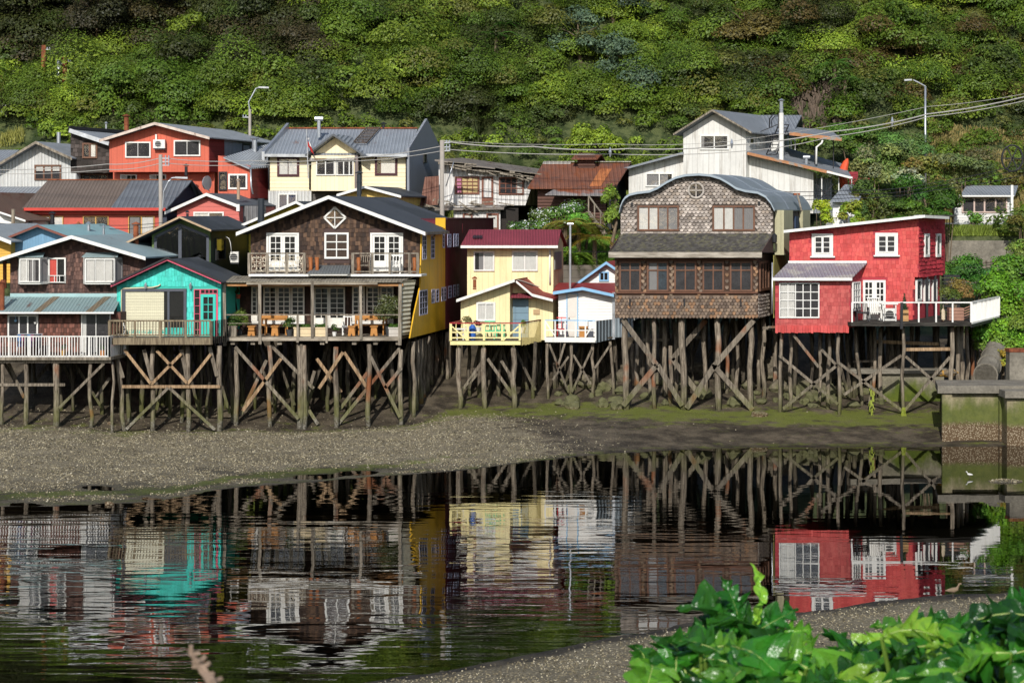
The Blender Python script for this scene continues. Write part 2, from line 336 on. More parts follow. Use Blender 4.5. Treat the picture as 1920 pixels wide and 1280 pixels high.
def make_water():
    mb=MB(); mb.face([(-195,30,0),(195,30,0),(195,96,0),(-195,96,0)])
    o=mb.build('water',None or bpy.data.materials.new('tmp')); o.data.materials.clear()
    t=NT('creek_water'); t.P()
    v1=t.scaled(.34,1.9,1); a=t.noise(1.0,1,v1,.5,.3); v2=t.scaled(1.0,4.2,1); b=t.noise(1.0,2,v2,.5,.3)
    v3=t.scaled(.10,.22,1); calm=t.ramp(t.noise(1,2,v3),.36,.62)
    calm=t.math('MULTIPLY',t.lin(calm,0,1,.2,1.15),t.lin(t.ramp(t.xyz[1],64,78),0,1,1,.28))
    calm=t.math('MULTIPLY',calm,t.lin(t.ramp(t.xyz[0],3,9),0,1,1,.38))
    h=t.math('ADD',a,t.math('MULTIPLY',b,.2)); h=t.math('MULTIPLY',h,calm)
    nr=t.bump(h,1,.010)
    g=t.n('ShaderNodeBsdfGlossy'); g.inputs['Roughness'].default_value=.006; g.inputs[0].default_value=(1,1,1,1); t.l(nr,g.inputs['Normal'])
    tr=t.n('ShaderNodeBsdfTransparent'); tr.inputs[0].default_value=(.42,.45,.33,1)
    fr=t.n('ShaderNodeFresnel'); fr.inputs[0].default_value=1.85; t.l(nr,fr.inputs['Normal'])
    mx=t.n('ShaderNodeMixShader'); t.l(fr.outputs[0],mx.inputs[0]); t.l(tr.outputs[0],mx.inputs[1]); t.l(g.outputs[0],mx.inputs[2])
    o.data.materials.append(t.out(mx.outputs[0])); o['kind']='structure'; o['label']='calm rippled creek water'
make_water()
# ---------------------------------------------------------------- building kit
SX=.2
WHITE=S('#f4f2ea',.85); 
m_white=mat('white_paint',S('#e9e7e0',.95),.5,.08,1.2,streak=.25,dirt=S('#8f8a7c'))
m_inner=mat('dark_room',(.018,.017,.016),.9,.3,1); m_glass()
m_brownfr=mat('stained_frame',S('#6e4d3a'),.6,.3,2,streak=.4)
m_dark=mat('black_paint',(.02,.02,.022),.5,.2); m_grey_fr=mat('charcoal_frame',S('#4b4f57'),.5,.15)
m_silver=mat('galvanised',S('#b9bcc0'),.35,.12,2,metal=.7,streak=.2); m_rustpipe=mat('rusty_pipe',S('#8a4d2e'),.8,.35,3,rust=.5)
m_grey=m_wood('grey_timber',S('#5c5449'),S('#a39887')); m_post=m_wood('pile_timber',S('#4a4137'),S('#9a8d7b'),algae=True,stain=.7)
m_fresh=m_wood('tan_timber',S('#6f5840'),S('#b39674'),algae=False); m_pile_shade=m_wood('shade_dark_pile',S('#2b2722'),S('#6b6153'),algae=True); m_brace=m_wood('brace_timber',S('#4a4238'),S('#8f8474'),algae=True,stain=.5)  # rear piles: the shade under the floors is put into a darker timber colour
m_deck=m_wood('deck_boards',S('#4a4238'),S('#857a6b'),ax='a')
m_wood('bark',S('#4a3f33'),S('#84745f'))
class Pl:
    def __init__(s,O,U,N): s.O=Vector(O);s.U=Vector(U).normalized();s.N=Vector(N).normalized()
    def pt(s,u,v,d=0): p=s.O+s.U*u+s.N*d; return Vector((p.x,p.y,v))
    def uv(s,px,py):
        d=Vector(((px-CX)/F,1,-(py-Y0)/F)); c=Vector((0,0,H)); n=Vector((s.N.x,s.N.y,0)); t=(s.O-Vector((0,0,s.O.z))).dot(n)/d.dot(n); p=c+d*t
        return (p-s.O).dot(s.U),p.z
def front(Y): return Pl((0,Y,0),(1,0,0),(0,-1,0))
def side(px,Y,sx=SX): p=P(px,Y0,Y); return Pl((p.x,p.y,0),(sx,1,0),(1,-sx,0))
def lb(mb,pl,u0,v0,u1,v1,d0,d1,m=None,c=None):
    mb.prism([pl.pt(u0,v0,d1),pl.pt(u1,v0,d1),pl.pt(u1,v1,d1),pl.pt(u0,v1,d1)],-pl.N*(d1-d0),m,c)
def win(par,pl,x0,y0,x1,y1,cols=2,rows=1,fm=None,fw=.07,mw=.03,back=None,curt=(),solid=0,sill=False,name='window',label=None,rsplit=None,csplit=None,d=.0,transom=None,outer=.0,dz=1.0):
    fm=fm or m_white; a=pl.uv(x0,y1); b=pl.uv(x1,y0); u0,v0=a[0],a[1]; u1=b[0]; v1=pl.uv(x0,y0)[1]
    w=u1-u0;h=v1-v0; mb=MB(); D=.085*dz+d
    if outer:
        lb(mb,pl,u0-outer,v0-outer,u1+outer,v1+outer,.002,.05+d,0)
    lb(mb,pl,u0,v0,u0+fw,v1,.003,D);lb(mb,pl,u1-fw,v0,u1,v1,.003,D);lb(mb,pl,u0+fw,v1-fw,u1-fw,v1,.003,D-.002);lb(mb,pl,u0+fw,v0,u1-fw,v0+fw,.003,D-.002)
    vs=v0+fw+(h-2*fw)*solid
    if solid: lb(mb,pl,u0+fw,v0+fw,u1-fw,vs,.003,D-.02); lb(mb,pl,u0+fw*1.6,v0+fw*1.6,u1-fw*1.6,vs-fw*.6,.003,D-.008)
    lb(mb,pl,u0+fw,vs,u1-fw,v1-fw,.003+(.048 if outer else 0)+d,.012+(.048 if outer else 0)+d,1)
    iw=w-2*fw; ih=v1-fw-vs; cs=csplit or [k/cols for k in range(1,cols)]; rs=rsplit or [k/rows for k in range(1,rows)]
    for k in cs: lb(mb,pl,u0+fw+iw*k-mw/2,vs,u0+fw+iw*k+mw/2,v1-fw,.04*dz+d,D-.012*dz)
    for k in rs: lb(mb,pl,u0+fw,v1-fw-ih*k-mw/2,u1-fw,v1-fw-ih*k+mw/2,.04*dz+d,D-.015*dz)
    if sill: lb(mb,pl,u0-.08,v0-.07,u1+.08,v0-.002,.003,D+.06)
    o=mb.build(name,[fm,back or m_inner],par)
    if label: o['label']=label
    dd=(.048 if outer else 0)+d
    for (c0,c1,cm,*r) in curt:
        mb=MB(); n=max(3,int((c1-c0)*iw/.045)); t0=r[0] if r else 0; pts=[]
        ua=u0+fw+iw*c0; ub=u0+fw+iw*c1
        for k in range(n):
            p0=ua+(ub-ua)*k/n; p1=ua+(ub-ua)*(k+1)/n; d0=.016+(.012 if k%2 else 0)+dd; d1=.016+(0 if k%2 else .012)+dd
            mb.face([pl.pt(p0,vs+ih*t0,d0),pl.pt(p1,vs+ih*t0,d1),pl.pt(p1,v1-fw,d1),pl.pt(p0,v1-fw,d0)])
        mb.build('curtain',cm,o)
    mb=MB(); gd=.036*dz+dd; mb.face([pl.pt(u0+fw,vs,gd),pl.pt(u1-fw,vs,gd),pl.pt(u1-fw,v1-fw,gd),pl.pt(u0+fw,v1-fw,gd)]); mb.build('pane',m_glass(),o)
    return o
m_cur=mat('white_curtain',S('#e8e6df',.9),.9,.1,4); m_curg=mat('grey_curtain',S('#8e8c8b'),.9,.1,4); m_curr=mat('red_curtain',S('#e0584c'),.9,.1,4); m_blind=mat('cream_blind',S('#efeacb'),.6,.04,2,seam=('lap','z',.13))
m_interior=mat('dim_room',(.045,.042,.045),.9,.5,2)
def pin(poly,x,y):
    r=False;n=len(poly);j=n-1
    for i in range(n):
        a,b=poly[i],poly[j]
        if (a[1]>y)!=(b[1]>y) and x<(b[0]-a[0])*(y-a[1])/(b[1]-a[1])+a[0]: r=not r
        j=i
    return r
def shingles(mb,pl,poly,ex,w,h,style,cols,mi=1,jit=.25,tilt=.04):
    us=[p[0] for p in poly];vs=[p[1] for p in poly];v=min(vs);r=0
    while v<max(vs):
        u=min(us)-(w*.5 if r%2 else 0)
        while u<max(us):
            ww=w*random.uniform(1-jit,1+jit*.6) if style!='wave' else w
            cx=u+ww/2;cy=v+h/2
            if pin(poly,cx,cy+h*.2) and pin(poly,cx,max(cy-h*.3,min(vs)+.001)) and not any(a-.02<cx<c+.02 and b-h*.4<cy<d+h*.4 for a,b,c,d in ex):
                g=.012 if style!='wave' else .008; j=random.uniform(-.02,.02); t=tilt*random.uniform(.7,1.35); tp=.012
                a0=max(u+g/2,min(us));a1=min(u+ww-g/2,max(us))
                if a1-a0>.03:
                    if style=='wave': bot=[(a0,v+h*.42),(a0+(a1-a0)*.22,v+h*.08),(a0+(a1-a0)*.5,v-h*.12+j),(a0+(a1-a0)*.78,v+h*.08),(a1,v+h*.42)]
                    else: k=random.uniform(-.012,.012); bot=[(a0,v+j-k),(a1,v+j+k)]
                    B=[pl.pt(x,max(y,min(vs)-.1),t) for x,y in bot]; Tq=[pl.pt(a1,v+h*1.05,tp),pl.pt(a0,v+h*1.05,tp)]
                    c=random.choice(cols); kv=.2*min(1,(tilt/.04)**1.3); kk=random.uniform(1-kv,1+kv); c=tuple(q*kk for q in c)
                    mb.face(B+Tq,mi,c)
                    for i in range(len(B)-1):
                        p,q=B[i],B[i+1]; mb.face([p,p-pl.N*(t-.004),q-pl.N*(t-.004),q],mi,tuple(x*.7 for x in c))
                    mb.face([B[-1],B[-1]-pl.N*(t-.004),Tq[0]],mi,c); mb.face([B[0],Tq[1],B[0]-pl.N*(t-.004)],mi,c)
            u+=ww
        v+=h;r+=1
m_sh=mat('timber_shingle',(0,0,0),.8,.18,1.3,attr=True,spec=.2,streak=.28,dirt=(.07,.055,.045))
def rect_uv(pl,r): a=pl.uv(r[0],r[3]);b=pl.uv(r[2],r[1]); return (a[0],a[1],b[0],pl.uv(r[0],r[1])[1])
def topline(rp,Yr,Yw,xl,xr,sx=SX,drop=.10):
    """wall-top points that follow the roof line (roof pixels measured at Yr) on a wall plane Yw between two world x"""
    rw=[(P(a,b,Yr).x+sx*(Yw-Yr),P(a,b,Yr).z-drop) for a,b in rp]
    X=[r[0] for r in rw];Z=[r[1] for r in rw]
    pts=[(xl,float(np.interp(xl,X,Z)))]+[r for r in rw if xl<r[0]<xr]+[(xr,float(np.interp(xr,X,Z)))]
    return pts
def wall(par,poly,Y,depth,mt,sx=SX,name='wall',sh=None,ex=(),sidesh=None):
    """poly: (X,Z) list on the facade plane; shingle option sh=(w,h,style,cols)"""
    mb=MB(); mb.prism([(x,Y,z) for x,z in poly],(sx*depth,depth,0))
    mats=[mt,m_sh]
    if sh: pl=front(Y); shingles(mb,pl,poly,[rect_uv(pl,r) for r in ex],*sh)
    if sidesh:
        pl,sp,sex,args=sidesh; shingles(mb,pl,[pl.uv(*p) for p in sp],[rect_uv(pl,r) for r in sex],*args)
    return mb.build(name,mats,par)
def gwall(par,rp,Yr,Yw,xlp,xrp,ybp,depth,mt,sx=SX,**kw):
    xl=P(xlp,0,Yw).x;xr=P(xrp,0,Yw).x;zb=P(0,ybp,Yw).z; t=topline(rp,Yr,Yw,xl,xr,sx)
    return wall(par,[(xl,zb)]+t+[(xr,zb)],Yw,depth,mt,sx,**kw)
def gable(par,rp,Y,depth,mt,fm=None,fh=.14,sx=SX,t=.07,name='roof'):
    off=V(sx*depth,depth,0); f=[P(a,b,Y) for a,b in rp]; mb=MB(); fb=MB()
    for i in range(len(f)-1):
        a,b=f[i],f[i+1]; mb.prism([a,b,b+off,a+off],(0,0,-t))
        if fm:
            z=V(0,0,fh); y=V(0,-.035,.012); fb.prism([a+y,b+y,b+y-z,a+y-z],(0,.032,0))
    o=mb.build(name,mt,par)
    if fm: fb.build('fascia',fm,par)
    return o
def slab(par,pts,mt,t=.07,name='roof'):
    mb=MB(); mb.prism(pts,(0,0,-t)); return mb.build(name,mt,par)
def boxpart(par,name,mt,x0,y0,x1,y1,Y,dep,yoff=0):
    a=P(x0,y1,Y);b=P(x1,y0,Y); mb=MB(); mb.box(a.x,Y,a.z,b.x,Y+dep,b.z); return mb.build(name,mt,par)
def pipe(par,name,mt,pts,r,Y=None,n=8):
    mb=MB(); mb.tube([P(*p) if len(p)==3 else P(p[0],p[1],Y) for p in pts],r,n); return mb.build(name,mt,par,smooth=True)
def chimney(par,mt,x,ytop,ybot,Y,r=.07,cap=True,name='chimney'):
    mb=MB(); a=P(x,ybot,Y);b=P(x,ytop,Y); mb.tube([a,b],r,9)
    if cap: mb.tube([b+V(0,0,.03),b+V(0,0,.06),b+V(0,0,.16)],[r*1.7,r*1.8,.02],9); mb.tube([b-V(0,0,.5),b-V(0,0,.44)],r*1.15,9)
    return mb.build(name,mt,par)
def capflue(par,mt,x,ytop,ybot,Y,r=.06):
    mb=MB(); a=P(x,ybot,Y);b=P(x,ytop,Y); mb.tube([a,b],r,9); mb.tube([b-V(r*2.2,0,0),b+V(r*2.2,0,0)],r*1.3,9); return mb.build('chimney',mt,par)
def post(par,xt,yt,Y,xb=None,r=.11,mt=None,zt=None,name='post',dx=0,foot=None):
    xb=xt if xb is None else xb; a=P(xt,yt,Y); x=P(xb,0,Y).x; zg=(T1(x,Y) if foot is None else foot)-.35; b=V(x,Y,zg)
    n=5; pts=[];rr=[];r*=random.uniform(.85,1.12)
    for i in range(n):
        k=i/(n-1); p=a.lerp(b,k); w=.075 if 0<i<n-1 else 0; pts.append(p+V(random.uniform(-w,w),random.uniform(-w,w),0)); rr.append(r*(1+.12*k)*random.uniform(.93,1.07))
    mb=MB(); mb.tube(pts,rr,8); return mb.build(name,mt or m_post,par,smooth=True)
def brace(par,x1,y1,x2,y2,Y,w=.13,mt=None,Y2=None,name='brace'):
    mb=MB(); mb.bar(P(x1,y1,Y),P(x2,y2,Y2 or Y),w,w*.6,up=(0,1,0)); return mb.build(name,mt or m_brace,par)
def piles(par,x0,x1,Y,rows,ztop,n,step=2.4,sx=SX,seed=1,braces=.6,r=.09):
    """rows of piles behind the front one, under the whole floor"""
    rnd=random.Random(seed); X0=P(x0,0,Y).x; X1=P(x1,0,Y).x
    for k in range(1,rows+1):
        y=Y+step*k; prev=None
        for i in range(n):
            x=X0+(X1-X0)*(i+rnd.uniform(.2,.8))/n+sx*step*k; yy=y+rnd.uniform(-.3,.3)
            px=CX+x/yy*F; g=T1(x,yy)
            if g>ztop-.5: continue
            random.seed(seed*100+k*17+i); post(par,px,Y0+(H-ztop)*F/yy,yy,px+rnd.uniform(-5,5),r=r*rnd.uniform(.75,1.2),mt=m_pile_shade)
            if prev and rnd.random()<braces:
                a,b=(prev,(x,yy)) ; za,zb=(ztop-.1,g+.4) if rnd.random()<.5 else (g+.4,ztop-.1)
                mb=MB(); mb.bar(V(a[0],a[1]-.12,za),V(b[0],b[1]-.12,zb),.13,.07,up=(0,1,0)); mb.build('brace',m_pile_shade,par)
            prev=(x,yy)
def rail(par,A,B,h,mt,posts=5,bal=0,bars=1,pw=.07,bw=.035,top=.06,mtop=None,name='railing',base=.08):
    A=Vector(A);B=Vector(B);mb=MB();z=V(0,0,1); L=(B-A).length
    mb.bar(A+z*h,B+z*h,top*1.3,top,m=1)
    for i in range(posts):
        p=A.lerp(B,i/(posts-1) if posts>1 else 0); mb.bar(p,p+z*(h-.01),pw,pw)
    if bars: 
        for k in range(bars): mb.bar(A+z*(base+(h-base)*k/max(1,bars)),B+z*(base+(h-base)*k/max(1,bars)),bw,bw*1.5)
    for i in range(bal):
        p=A.lerp(B,(i+.5)/bal); j=random.uniform(-.01,.01); mb.bar(p+z*base,p+z*(h-.01)+V(j,0,0),bw,bw)
    return mb.build(name,[mt,mtop or mt],par)
def deck(par,pts,th=.2,mt=None,name='deck'):
    mb=MB(); mb.prism(pts,(0,0,-th)); return mb.build(name,mt or m_deck,par)
def root(name,label,cat,px,py,Y,group=None): 
    p=P(px,py,Y); return thing(name,label,cat,(p.x,Y,p.z),group)
# ================================================================ front row, left to right
BR=[S('#54403a'),S('#634a42'),S('#70544a'),S('#463531')]
# ---- A brown house with bay windows
r=root('stilt_house','brown shingled stilt house with white bay windows and white picket balcony at far left','house',110,670,88)
m_teal=mat('teal_sheet_roof',S('#869b9b'),.5,.10,1.2,seam=('corr','x',.16),rust=.12,streak=.2)
m_teal2=mat('teal_roof',S('#8b9ea0'),.5,.10,.6,streak=.25,rust=.05)
rp=[(-40,495),(0,483.5),(134,441.5),(273,482)]
gable(r,rp,88.9,7.6,m_teal2,m_white,.16)
m_core=mat('brown_under',S('#4a3a36'),.8,.2)
exA=[(34,482,90,532),(91,483,124,531),(156,483,229,531)]
gwall(r,rp,88.9,89.8,19,273,556,7,m_core,sh=(.13,.2,'flat',BR),ex=exA)
pl=front(89.8)
def bay(x0,y0,x1,y1,Y,dep,cut,panes,curt,label=None,roofm=None):
    pf=front(Y-dep); a=P(x0,y1,Y);b=P(x1,y0,Y); mb=MB(); cx=cut
    mb.prism([(a.x,Y,a.z),(a.x+cx,Y-dep,a.z),(b.x-cx,Y-dep,a.z),(b.x,Y,a.z)],(0,0,.12)); mb.prism([(a.x,Y,b.z-.1),(a.x+cx,Y-dep,b.z-.1),(b.x-cx,Y-dep,b.z-.1),(b.x,Y,b.z-.1)],(0,0,.1))
    o=mb.build('bay_window',m_white,r); 
    xl=CX+(a.x+cx)/(Y-dep)*F; xr=CX+(b.x-cx)/(Y-dep)*F
    win(o,pf,xl,y0+3,xr,y1-3,*panes,fw=.05,curt=curt,back=m_interior,name='window')
    ps=Pl((b.x-cx,Y-dep,0),(cx,dep,0),(dep,-cx,0)); L=math.hypot(cx,dep); q=MB(); lb(q,ps,0,a.z+.12,L,b.z-.1,-.01,0); lb(q,ps,0,a.z+.12,.05,b.z-.1,.002,.03);lb(q,ps,L-.05,a.z+.12,L,b.z-.1,.002,.03); q.build('side_pane',m_white if cx<.1 else m_curg,o)
    ps=Pl((a.x,Y,0),(cx,-dep,0),(-dep,-cx,0)); q=MB(); lb(q,ps,0,a.z+.12,L,b.z-.1,-.01,0); q.build('side_pane',m_white,o)
    q=MB(); f0=V(a.x-.08+cx*.7,Y-dep-.1,b.z+.01);f1=V(b.x+.08-cx*.7,Y-dep-.1,b.z+.01); q.prism([f0,f1,V(b.x-.15,Y-.01,b.z+.2),V(a.x+.15,Y-.01,b.z+.2)],(0,0,.02)); q.build('bay_roof',roofm or m_teal2,o)
for x0,x1,cu in ((34,90,[(0,.45,m_cur),(.5,.8,m_curg)]),(156,229,[(0,.3,m_cur),(.34,.95,m_cur)])):
    bay(x0,482,x1,532,89.75,.55,.22,(3,1),cu)
win(r,pl,91,483,124,531,2,1,fw=.07,curt=[(0,.45,m_curr)],back=m_inner)
win(r,pl,92,516,123,531,3,1,fw=.03,name='window_guard')
# lean-to porch storey
zb=P(0,632,88).z
slab(r,[P(-60,584.5,87.6),P(213,584.5,87.6),P(213,584.5,87.6)+V(-.05,2.1,.62),P(-60,584.5,87.6)+V(.42,2.1,.62)],m_teal,.05,'porch_roof')
boxpart(r,'roof_flashing',mat('teal_flash',S('#9dbcbc'),.5,.1),19,550,226,557,89.6,.1)
for xa in (62,160):
    a=P(xa,585.5,87.58);b=P(xa+14,585.5,87.58); slab(r,[a+V(0,0,.03),b+V(0,0,.03),b+V(.42,2.08,.65),a+V(.42,2.08,.65)],mat('translucent_sheet',S('#7c6d58'),.5,.2,2,seam=('corr','x',.16)),.02,'roof_panel')
boxpart(r,'gutter',m_white,-60,585,213,588,87.5,.09)
plA=front(88.3); exB=[(15,588,72,640),(152,586,208,680)]
wall(r,[(P(-60,0,88.3).x,P(0,668,88.3).z),(P(-60,0,88.3).x,P(0,585,88.3).z),(P(226,0,88.3).x,P(0,585,88.3).z),(P(226,0,88.3).x,P(0,668,88.3).z)],88.3,8,m_core,name='porch_wall',sh=(.13,.22,'flat',[S('#6b4438'),S('#7a5044'),S('#54382f')]),ex=exB)
win(r,plA,15,590,72,632,3,1,fw=.07,mw=.06,csplit=[.36,.68],back=m_interior)
win(r,plA,153,587,208,668,2,1,fw=.05,curt=[(0,.14,m_cur)],name='glass_door',back=m_interior)
zf=P(0,669,87).z
deck(r,[V(-25.5,86.9,zf),P(208,669,86.9),P(208,669,86.9)+V(.3,1.7,0),V(-25.2,88.6,zf)],.14,m_grey)
boxpart(r,'floor_beam',m_grey,-60,672,208,680,87.1,.2)
A=V(-25.5,86.95,zf);B=P(205,669,86.95); rail(r,A,B,.93,m_white,9,58,1,.06,.035,.045,base=.03)
rail(r,B,B+V(.25,1.5,0),.93,m_white,2,10,1,.06,.035,.045,base=.03)
for x,y,rr in ((-28,676,.11),(5,676,.10),(48,676,.11),(105,676,.15),(170,676,.09),(211,678,.07)): post(r,x,y,87.3,r=rr)
brace(r,110,765,195,681,87.2,.12); brace(r,-5,721,122,721,87.2,.13); brace(r,180,745,206,708,88.6); brace(r,16,680,45,745,88.5)
piles(r,-60,215,87.3,4,P(0,672,87).z,6,seed=3); HA=r
# ---- blue house behind
r=root('blue_house','blue boarded house with red-brown gable edge and teal roof behind the brown bay-window house','house',80,500,96)
rp=[(12,445),(70,421.5),(129,443.5)]
gable(r,rp,96,8,mat('aqua_roof',S('#86adb0'),.5,.1,.7,streak=.2),mat('redbrown_trim',S('#77463a'),.6,.15),.12)
gwall(r,rp,96,96.5,25,136,520,7,mat('blue_boards',S('#6f97b3'),.6,.12,1.5,seam=('board','x',.14),streak=.2))
slab(r,[P(118,441,97),P(150,441,97),P(222,448,103),P(178,424,104)],mat('dark_felt',S('#3c4147'),.7,.2,2),.06,'side_roof')
chimney(r,m_silver,166,421,436,100,.09); chimney(r,m_silver,194,428,440,99,.06); chimney(r,m_rustpipe,147,421,432,101,.06)
r=root('yellow_house','yellow boarded house corner at the left edge under the white eave','house',5,520,95.5)
pY=[(-50,420),(-20,436),(21,452)]
gable(r,pY,95.2,7,mat('grey_tin',S('#9aa0a3'),.5,.12,1,seam=('corr','y',.18)),m_white,.18)
gwall(r,pY,95.2,96,-60,20,530,6,mat('yellow_lap',S('#d9a63c'),.6,.1,1.5,seam=('lap','z',.16)))
# rusty flue pipes at far left
r=root('flue_pipe','tall rusty flue pipe with cone cap rising from the teal porch roof at left edge','pipe',5,580,88)
mb=MB(); mb.tube([P(4,582,87.9),P(4,530,87.9)],.115,12); mb.tube([P(4,530,87.9),P(4,524,87.9)],[.17,.03],12); mb.build('pipe',m_rustpipe,r); 
mb=MB(); mb.tube([P(9,540,90.2),P(9,486,90.2)],.09,10); mb.build('pipe',m_rustpipe,r)
# ---- D dark green house
r=root('green_house','dark green house with tall pointed glass gable behind the turquoise house','house',345,560,93)
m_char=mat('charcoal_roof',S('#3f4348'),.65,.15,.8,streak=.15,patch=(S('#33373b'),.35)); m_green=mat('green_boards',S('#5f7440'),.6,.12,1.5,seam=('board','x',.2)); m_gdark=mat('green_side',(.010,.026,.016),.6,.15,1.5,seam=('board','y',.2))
rp=[(234,455),(336.5,405.5),(396,431)]
gable(r,rp,92.2,6.6,m_char,mat('raw_trim',S('#b39a7c'),.7,.2,3),.10)
mbx=gwall(r,rp,92.2,93,285,394.5,560,5.6,m_gdark); mb=MB(); _t=topline(rp,92.2,93,P(285,0,93).x,P(394.5,0,93).x); mb.prism([(x,92.985,z-.01) for x,z in [(P(285,0,93).x,P(0,560,93).z)]+_t+[(P(394.5,0,93).x,P(0,560,93).z)]],(0,.012,0)); mb.build('front_boards',m_green,r)
pd=front(93)
def polywin(par,pl,poly,fm,fw,back,mull=()):
    mb=MB(); q=[pl.uv(*p) for p in poly]; n=len(q)
    mb.prism([pl.pt(u,v,.015) for u,v in q],-pl.N*.012,1)
    cx=sum(u for u,v in q)/n;cz=sum(v for u,v in q)/n
    for i in range(n): a=pl.pt(*q[i],.05);b=pl.pt(*q[(i+1)%n],.05); mb.bar(a,b,fw,.1,up=(0,1,0))
    for m1 in mull: mb.bar(pl.pt(*pl.uv(*m1[0]),.05),pl.pt(*pl.uv(*m1[1]),.05),fw*m1[2],.09,up=(0,1,0))
    o=mb.build('window',[fm,back],par); g=MB(); g.face([pl.pt(u,v,.04) for u,v in q]); g.build('pane',m_glass(),o); return o
polywin(r,pd,[(292,508),(292,444),(338,421.5),(390,443),(390,508)],m_grey_fr,.13,m_interior,[((338,421),(338,508),1.2)])
sd=side(394.5,93)
win(r,sd,403,447,421,488,1,1,fm=m_dark,fw=.05,back=m_interior)
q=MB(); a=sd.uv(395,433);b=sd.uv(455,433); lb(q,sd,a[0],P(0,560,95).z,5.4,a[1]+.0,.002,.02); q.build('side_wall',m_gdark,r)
def acunit(x0,y0,x1,y1,Y,label,dep=.35,par=None):
    a=P(x0,y1,Y);b=P(x1,y0,Y); t=thing('air_conditioner',label,'air conditioner',((a.x+b.x)/2,Y,a.z)); mb=MB(); mb.box(a.x,Y,a.z,b.x,Y+dep,b.z); mb.build('casing',m_white,t)
    mb=MB(); c=V(a.x+(b.x-a.x)*.42,Y-.01,(a.z+b.z)/2); R=(b.z-a.z)*.38; mb.tube([c,c+V(0,.012,0)],R,20,m=0); 
    for k in range(4): mb.tube([c+V(-R,-.01,-R+2*R*(k+.5)/4),c+V(R,-.01,-R+2*R*(k+.5)/4)],.008,4,m=1)
    mb.tube([c+V(R*math.cos(i*.628),-.012,R*math.sin(i*.628)) for i in range(11)],.012,5,m=1); mb.build('fan_grille',[m_dark,m_white],t)
    mb=MB(); mb.bar(V(a.x,Y+.1,a.z-.04),V(b.x,Y+.1,a.z-.04),.05,.05); mb.bar(V(b.x-.05,Y+.1,a.z-.04),V(b.x-.05,Y+dep+.2,a.z-.3),.04,.04); mb.build('bracket',m_grey_fr,t); return t
acunit(432,472,447,492,94.5,'white air conditioner on the dark green wall beside the shingled house balcony')
rail(r,P(243,503,91.5),P(284,503,91.5),.42,m_dark,2,9,1,.05,.03,.04,name='side_railing'); boxpart(r,'lower_wall',m_green,244,505,284,540,92.4,3)
chimney(r,m_rustpipe,255,422,470,92.6,.13)
pipe(r,'cable_loop',m_white,[(423,443),(429,447),(432,455),(434,472)],.02,94.4,5)
# ---- C turquoise house
r=root('stilt_house','small turquoise shingled stilt house with pink trim, cream roller blind and grey timber balcony','house',310,646,88)
rp=[(208,535),(313.5,485.5),(414.5,529)]
m_tq=mat('turquoise_under',S('#2fb3a0'),.6,.1); m_pink=mat('pink_paint',S('#d95a74'),.5,.08)
gable(r,rp,88.5,3.9,m_char,m_pink,.085); mb=MB()
for i in (0,1): a,b=P(*rp[i],88.42),P(*rp[i+1],88.42); mb.bar(a+V(0,0,.06),b+V(0,0,.06),.1,.07)
mb.build('roof_edge',m_dark,r)
exC=[(230,541,350,606),(364,542,408.5,635)]
TQ=[S('#48cfbf'),S('#4fd4c6'),S('#44c9b8'),S('#4bd0c2')]
slr=side(414,89)
gwall(r,rp,88.5,89,219,414,634,3.4,m_tq,sh=(.17,.24,'flat',TQ,1,.3,.022),ex=exC)
pc=front(89)
win(r,pc,230,541,350,640,2,1,fm=m_grey_fr,fw=.13,mw=.1,csplit=[.74],back=m_inner,curt=[(0,.66,m_blind)])
win(r,pc,364,542,376,634,1,6,fm=m_pink,fw=.035,mw=.02); win(r,pc,376.2,542,408.5,551,4,1,fm=m_pink,fw=.03,mw=.03)
win(r,pc,376.5,551.5,405,634,2,3,fm=mat('turquoise_door',S('#35c2af'),.45,.06),fw=.13,mw=.03,solid=.42,name='door')
boxpart(r,'door_jamb',m_pink,405.3,551.5,408.5,634,88.93,.06)
for x in (273,357):
    mb=MB(); c=P(x,536,88.85); mb.tube([c+V(0,0,.12),c+V(0,0,.06),c-V(0,0,.14)],[.03,.07,.05],8); mb.tube([c+V(0,0,.13),c+V(0,.14,.16)],.02,5); t=mb.build('wall_lamp',m_silver,r)
pipe(r,'conduit',mat('ivory_pipe',S('#cfc6a4'),.5,.1),[(228,625),(228,544),(231,540.5),(268,539.5),(285,539),(297,536),(301,533)],.035,88.93,6)
zf=P(0,634,87.6).z
m_brail=m_wood('balcony_timber',S('#5d5040'),S('#9a8b70'))
deck(r,[P(203,634,87.4),P(398,634,87.4),P(398,634,87.4)+V(.4,1.65,0),P(203,634,87.4)+V(.4,1.65,0)],.08)
boxpart(r,'floor_beam',m_brail,202,633.5,398,646,87.3,.09)
A=P(205,633,87.36);B=P(396,633,87.36); rail(r,A,B,.77,m_brail,5,34,1,.10,.035,.07,base=.12)
mb=MB(); 
for k in range(9): p=B.lerp(B+V(.5,1.7,0),k/8.5); mb.bar(p-V(0,0,.3),p+V(0,0,.76),.19,.03,up=(1,0,0))
mb.build('balcony_screen',m_wood('dark_boards',S('#1e1c19'),S('#3c3832')),r)
rail(r,A,A+V(.4,1.6,0),.77,m_brail,2,10,1,.08,.035,.07)
for a in ((217,650,236),(287,648,286),(352,648,353),(411,648,410)): post(r,a[0],a[1],88.1,a[2],r=.115)
for x1,y1,x2,y2 in ((213,650,231,708),(270,655,285,712),(340,655,352,716),(393,650,407,705)): brace(r,x1,y1,x2,y2,88.0,.17)
mt=m_fresh
for x1,y1,x2,y2 in ((233,655,283,719),(284,720,340,663),(294,657,351,718),(352,719,395,664)): brace(r,x1,y1,x2,y2,87.85,.13,mt)
brace(r,229,724.5,413,724.5,87.9,.14,mt)
